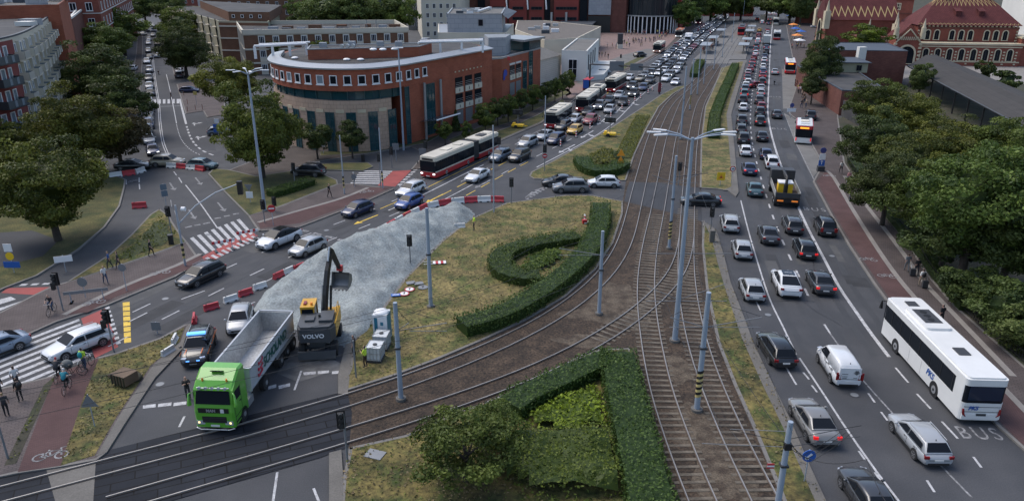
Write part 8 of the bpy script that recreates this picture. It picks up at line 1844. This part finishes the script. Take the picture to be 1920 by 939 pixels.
MB().box((0, 0, .6), (.5, .4, 1.2), conc_edge).box((0, 0, 1.22), (.56, .46, .06), conc_edge).build("control_cabinet", None, (*G(1334, 455).xy, .12), label="small grey control cabinet on the grass tip below the dark traffic light", cat="cabinet")
# ---------------------------------------------------------------- people
skin_m = mat("skin", (.42, .25, .18), .6); hair_m = mat("hair", (.03, .02, .015), .7, prop="hair"); shirt_m = mat("shirt", (.5, .5, .5), .8, prop="shirt"); trouser_m = mat("trousers", (.03, .03, .04), .8, prop="trousers"); shoe_m = mat("shoes", (.05, .05, .05), .6)
def person_mesh(pose):
 J = {"pel": (0, 0, .95, .135), "sp": (0, 0, 1.2, .13), "ch": (0, 0, 1.38, .15), "nk": (0, 0, 1.5, .055), "hd": (.02, 0, 1.6, .09), "ht": (.01, 0, 1.74, .085)}
 st_ = .18 if pose == "walk" else .03
 for s, sg in (("l", 1), ("r", -1)):
  k = sg * st_
  J["hp" + s] = (0, .09 * sg, .9, .095); J["kn" + s] = (.05 + k * .8, .1 * sg, .5, .062); J["an" + s] = (k * 1.3 - .02, .1 * sg, .09, .042); J["to" + s] = (k * 1.3 + .16, .11 * sg, .04, .038)
  J["sh" + s] = (0, .18 * sg, 1.41, .065); J["el" + s] = (-.04 - k * .5, .25 * sg, 1.14, .045); J["wr" + s] = (.08 - k * .9, .25 * sg, .92, .034); J["ha" + s] = (.1 - k, .25 * sg, .83, .04)
  if pose == "hold": J["el" + s] = (.08, .24 * sg, 1.18, .045); J["wr" + s] = (.28, .12 * sg, 1.3, .034); J["ha" + s] = (.34, .06 * sg, 1.36, .04)
  if pose == "ride":
   J["hp" + s] = (0, .1 * sg, .95, .1); J["kn" + s] = (.38, .12 * sg, .85 - .12 * sg, .065); J["an" + s] = (.22, .12 * sg, .45 - .13 * sg, .045); J["to" + s] = (.38, .12 * sg, .4 - .13 * sg, .04)
   J["el" + s] = (.3, .24 * sg, 1.2, .045); J["wr" + s] = (.52, .22 * sg, 1.08, .034); J["ha" + s] = (.58, .22 * sg, 1.05, .042)
 if pose == "ride":
  for k, dx, dz in (("sp", .08, 0), ("ch", .2, -.02), ("nk", .28, -.02), ("hd", .33, -.02), ("ht", .33, -.02), ("shl", .2, -.02), ("shr", .2, -.02)): x, y, z, r_ = J[k]; J[k] = (x + dx, y, z + dz, r_)
 names = list(J); E = [("pel", "sp"), ("sp", "ch"), ("ch", "nk"), ("nk", "hd"), ("hd", "ht")]
 for s in "lr": E += [("pel", "hp" + s), ("hp" + s, "kn" + s), ("kn" + s, "an" + s), ("an" + s, "to" + s), ("ch", "sh" + s), ("sh" + s, "el" + s), ("el" + s, "wr" + s), ("wr" + s, "ha" + s)]
 me = bpy.data.meshes.new("person"); me.from_pydata([J[n][:3] for n in names], [(names.index(a), names.index(b)) for a, b in E], []); o = bpy.data.objects.new("person", me); COL.objects.link(o)
 o.modifiers.new("skin", 'SKIN'); sv = me.skin_vertices[0].data if me.skin_vertices else None
 if sv is None:
  bm = bmesh.new(); bm.from_mesh(me); bm.verts.layers.skin.verify(); bm.to_mesh(me); bm.free(); sv = me.skin_vertices[0].data
 for i, n in enumerate(names): sv[i].radius = (J[n][3], J[n][3]); sv[i].use_root = (n == "pel")
 o.modifiers.new("sub", 'SUBSURF').levels = 1; o.modifiers["sub"].render_levels = 1
 dg = bpy.context.evaluated_depsgraph_get(); out = bpy.data.meshes.new_from_object(o.evaluated_get(dg)); bpy.data.objects.remove(o); out.name = "person"
 out.materials.clear()
 for mm in (skin_m, hair_m, shirt_m, trouser_m, shoe_m): out.materials.append(mm)
 seg = [(Vector(J[a][:3]), Vector(J[b][:3]), b) for a, b in E]
 for f in out.polygons:
  c = f.center; best = min(seg, key=lambda q: seg_d(c, q[0], q[1])[0]); b = best[2]
  hx = J["hd"][0]
  if b in ("hd", "ht", "nk"): f.material_index = 1 if (b != "nk" and (c.z > 1.72 + (J["ht"][2] - 1.74) or (c.x < hx - .01 and c.z > 1.54))) else (0 if b != "nk" or c.z > 1.46 else 2)
  elif b[:2] in ("wr", "ha"): f.material_index = 0
  elif b[:2] in ("sh", "el", "ch", "sp"): f.material_index = 2
  elif b[:2] == "to" or (b[:2] == "an" and c.z < .12 and pose != "ride"): f.material_index = 4
  else: f.material_index = 3
  f.use_smooth = True
 return out
PM = {k: person_mesh(k) for k in ("stand", "walk", "hold", "ride")}
CL = dict(black=(.012, .012, .014), white=(.6, .6, .58), grey=(.15, .16, .17), blue=(.03, .08, .22), jeans=(.04, .06, .11), hivis=(.55, .75, .06), teal=(.02, .2, .25), red=(.35, .03, .04), dark=(.03, .03, .035), tan=(.3, .23, .16), green=(.1, .3, .06), pink=(.4, .18, .18), brown=(.05, .03, .02), blond=(.3, .2, .09), yellowtop=(.5, .5, .1))
def person(px, pose, shirt, trousers, face, label, hair="brown", z=.12, k=1., group=None):
 p = G(px[0], px[1], z); o = link("person", PM[pose], None, (p.x, p.y, p.z), face, label, "person", group, scale=k)
 o["shirt"] = [*CL[shirt], 1.0]; o["trousers"] = [*CL[trousers], 1.0]; o["hair"] = [*CL[hair], 1.0]; return o
def backpack(o, c, label):
 m = MB(); m.ball((-.2, 0, 1.25), (.13, .17, .25), c, 10, 6); m.tube([(-.1, .12, 1.42), (.06, .12, 1.4), (.1, .13, 1.2)], .02, c, 5); m.tube([(-.1, -.12, 1.42), (.06, -.12, 1.4), (.1, -.13, 1.2)], .02, c, 5)
 m.build("backpack", None, o.location, o.rotation_euler.z, label=label, cat="backpack")
person((889, 432), "stand", "hivis", "black", R(200), "person in yellow vest and dark trousers standing alone by the gravel heap")
person((665, 668), "stand", "black", "black", R(170), "person in black uniform with yellow shoulders standing beside the signal post")
o_ = person((686, 688), "hold", "hivis", "brown", R(160), "person in bright yellow vest working at the caged water tank")
person((354, 748), "hold", "black", "dark", R(-60), "person in black T-shirt raising both hands beside the green cab", z=0)
for px, pose, s_, tr_, f_, lb, hr in (((40, 752), "stand", "black", "black", R(150), "person in black with a black backpack standing by the pavement edge", "brown"), ((14, 780), "stand", "dark", "black", R(120), "blond person in dark clothes with shoulder bag at the lower left", "blond"), ((2, 745), "stand", "dark", "dark", R(120), "person in dark jacket half cut by the left edge", "brown"), ((34, 728), "stand", "white", "dark", R(120), "person in white with a pink bag behind the one in black", "brown"),
 ((199, 532), "walk", "white", "jeans", R(-40), "person in white shirt with shoulder bag walking on the bike path", "blond"), ((207, 503), "walk", "blue", "dark", R(200), "person in blue T-shirt walking beside another in dark blue", "blond"), ((224, 504), "walk", "dark", "dark", R(200), "person in dark jacket walking right of the blue T-shirt", "brown"), ((284, 480), "walk", "black", "black", R(10), "person in black with bare arms walking along the grass triangle", "brown"), ((618, 370), "walk", "black", "black", R(-20), "person in black shorts walking on the pavement left of the zebra", "brown"), ((664, 347), "stand", "dark", "dark", R(90), "grey haired person in dark coat standing on the zebra by the bank", "white"),
 ((1576, 325), "walk", "white", "dark", R(90), "person in white top and dark trousers first on the right pavement", "black"), ((1590, 345), "walk", "pink", "blue", R(80), "person in pale pink top on the right pavement, in front of the round sign", "brown"), ((1592, 355), "walk", "white", "jeans", R(80), "person in white and jeans behind the round sign post", "brown"), ((1699, 508), "walk", "grey", "grey", R(80), "person in grey patterned shirt, left of three walkers on the right pavement", "brown"), ((1717, 516), "walk", "black", "dark", R(80), "person in black, middle of the three walkers on the right pavement", "black"), ((1726, 538), "walk", "white", "tan", R(85), "person in white with black backpack, nearest of the three walkers", "black"), ((1762, 608), "walk", "black", "black", R(100), "person in black behind the white coach's roof", "black"), ((322, 188), "walk", "black", "dark", R(180), "person in black crossing the zebra of the left street", "brown"), ((1502, 203), "walk", "dark", "jeans", R(90), "person in dark top walking alone near the far bus bay", "brown")):
 o = person(px, pose, s_, tr_, f_, lb, hr)
 if "backpack" in lb: backpack(o, black, "black backpack worn by " + ("the person at the pavement edge" if px[0] < 100 else "the nearest walker on the right pavement"))
def bicycle(p, h, label, c=black):
 t = thing("bicycle", label, "bicycle", tuple(p), h, "bicycles"); wm = MB().tube([(.33 * math.cos(a), 0, .33 * math.sin(a)) for a in [2 * math.pi * i / 18 for i in range(19)]], .022, rubber, 5)
 for k in range(6): a = math.pi * k / 6; wm.tube([(.32 * math.cos(a), 0, .32 * math.sin(a)), (-.32 * math.cos(a), 0, -.32 * math.sin(a))], .004, metal, 3)
 wm = wm.mesh("wheel")
 for x in (.52, -.5): link("wheel", wm, t, (x, 0, .34))
 m = MB()
 for a, b in (((-.5, 0, .34), (-.05, 0, .3)), ((-.5, 0, .34), (-.15, 0, .82)), ((-.05, 0, .3), (-.15, 0, .88)), ((-.05, 0, .3), (.38, 0, .78)), ((-.14, 0, .78), (.37, 0, .82)), ((.52, 0, .34), (.36, 0, .95))): m.tube([a, b], .022, c, 6)
 m.build("frame", t); MB().ball((-.16, 0, .92), (.13, .07, .04), black, 8, 4).build("saddle", t); MB().tube([(.42, -.27, 1.0), (.36, -.1, .98), (.36, .1, .98), (.42, .27, 1.0)], .018, metal, 5).build("handlebar", t); return t
def cyclist(px, h, s_, tr_, label, blabel, hair="red", pose="ride", z=.14):
 p = G(px[0], px[1], z); bicycle(p, h, blabel); o = link("person", PM[pose], None, (p.x - .22 * math.cos(h), p.y - .22 * math.sin(h), p.z + .02), h, label, "person"); o["shirt"] = [*CL[s_], 1.]; o["trousers"] = [*CL[tr_], 1.]; o["hair"] = [*CL[hair], 1.]; return o
cyclist((98, 588), R(-85), "dark", "jeans", "cyclist in dark vest and jeans riding towards the big zebra", "bicycle ridden by the cyclist in the dark vest", "brown")
cyclist((127, 733), R(100), "teal", "black", "cyclist in teal shirt and white helmet waiting with loaded panniers", "bicycle with black panniers under the teal cyclist", "white")
cyclist((112, 712), R(100), "dark", "black", "cyclist with red helmet waiting left of the teal one", "bicycle under the cyclist with the red helmet", "red")
o = cyclist((164, 690), R(80), "hivis", "jeans", "cyclist in bright green shirt with teal backpack standing over the bike", "bicycle under the cyclist with teal backpack", "black", "stand"); backpack(o, mat("backpack_teal", (.02, .25, .28), .6), "teal backpack worn by the cyclist in bright green")
bicycle(G(140, 705, .14), R(20), "bicycle standing crosswise behind the waiting cyclists"); m = MB(); m.ball((0, 0, .75), (.4, .3, .35), mat("bag_grey", (.12, .13, .13), .8)); m.build("grey_bag", None, tuple(G(130, 700, .14)), 0, label="grey covered load between the waiting bicycles", cat="bag")
for px, c, lb in (((1710, 517), "dark", "dark suitcase rolling behind the walker in grey"), ((1733, 540), "dark", "dark suitcase pulled by the walker with the backpack")): MB().box((0, 0, .4), (.3, .45, .62), darkgrey).tube([(.1, -.15, .7), (.25, -.15, 1.0), (.25, .15, 1.0), (.1, .15, .7)], .015, metal, 4).cyl((0, 0, .06), .06, .4, rubber, 'y', 8).build("suitcase", None, tuple(G(px[0], px[1], .12)), R(80), label=lb, cat="suitcase")
CN = list(k for k in CL if k not in ("hivis", "blond", "teal", "green"))
def crowd(px_poly, n, where, seed, z=.14):
 r2 = random.Random(seed); P = GL(px_poly, z)
 for i in range(n):
  a, b = r2.random(), r2.random(); p = P[0].lerp(P[1], a).lerp(P[3].lerp(P[2], a), b); s_ = r2.choice(CN); tr_ = r2.choice(["dark", "black", "jeans", "grey", "tan"])
  o = link("person", PM[r2.choice(["stand", "walk"])], None, (p.x, p.y, z), r2.uniform(0, 6.28), f"tiny person in {s_} {where}, {ordinal(i + 1)} of the group", "person", "people " + where)
  o["shirt"] = [*CL[s_], 1.]; o["trousers"] = [*CL[tr_], 1.]; o["hair"] = [*CL[r2.choice(["brown", "black", "blond"])], 1.]
crowd([(1165, 70), (1235, 66), (1262, 50), (1180, 64)], 30, "before the mall's glass drum", 1); crowd([(1130, 92), (1190, 95), (1230, 78), (1170, 78)], 26, "on the open plaza", 2); crowd([(1218, 82), (1242, 74), (1262, 62), (1250, 60)], 22, "at the plaza's bus stop", 3)
crowd([(1312, 100), (1334, 100), (1352, 80), (1332, 78)], 30, "on the left tram platform", 4, .22); crowd([(1386, 98), (1400, 98), (1410, 62), (1402, 60)], 20, "on the right tram platform", 5, .22); crowd([(1484, 96), (1508, 96), (1500, 52), (1480, 52)], 34, "on the pavement by the far bus stop", 6); crowd([(1488, 158), (1515, 215), (1512, 200), (1494, 155)], 14, "at the shelter under the dark tree", 7); crowd([(1085, 118), (1140, 112), (1150, 100), (1090, 108)], 8, "near the white pavilion", 8)
for i, (px, c) in enumerate((((1493, 80), orange), ((1490, 66), blue), ((1497, 90), white), ((1486, 58), orange), ((1500, 72), blue), ((1480, 40), blue))):
 p = G(*px); t = thing("market_stall", ["orange canopied stall nearest the far bus stop", "blue canopied stall amid the far bus stop crowd", "white canopied stall amid the far bus stop crowd", "orange canopied stall at the far end of the pavement", "second blue canopied stall beside the brick gallery", "blue canopied stand at the far junction"][i], "stall", (p.x, p.y, .12), .3, "market stalls by the far bus stop"); MB().add([(-1.6, -1.4, 2.3), (1.6, -1.4, 2.3), (1.6, 1.4, 2.3), (-1.6, 1.4, 2.3), (0, 0, 3.0)], [(0, 1, 4), (1, 2, 4), (2, 3, 4), (3, 0, 4), (3, 2, 1, 0)], c).build("canopy", t)
 for x in (-1.5, 1.5):
  for y in (-1.3, 1.3): MB().cyl((x, y, 1.15), .04, 2.3, metal, 'z', 5).build("post", t)
for lb, L_ in ALL_LABELS.items():
 if len(L_) > 1 and len({o.get("group") for o in L_}) > 1: print("DUP", lb, len(L_))
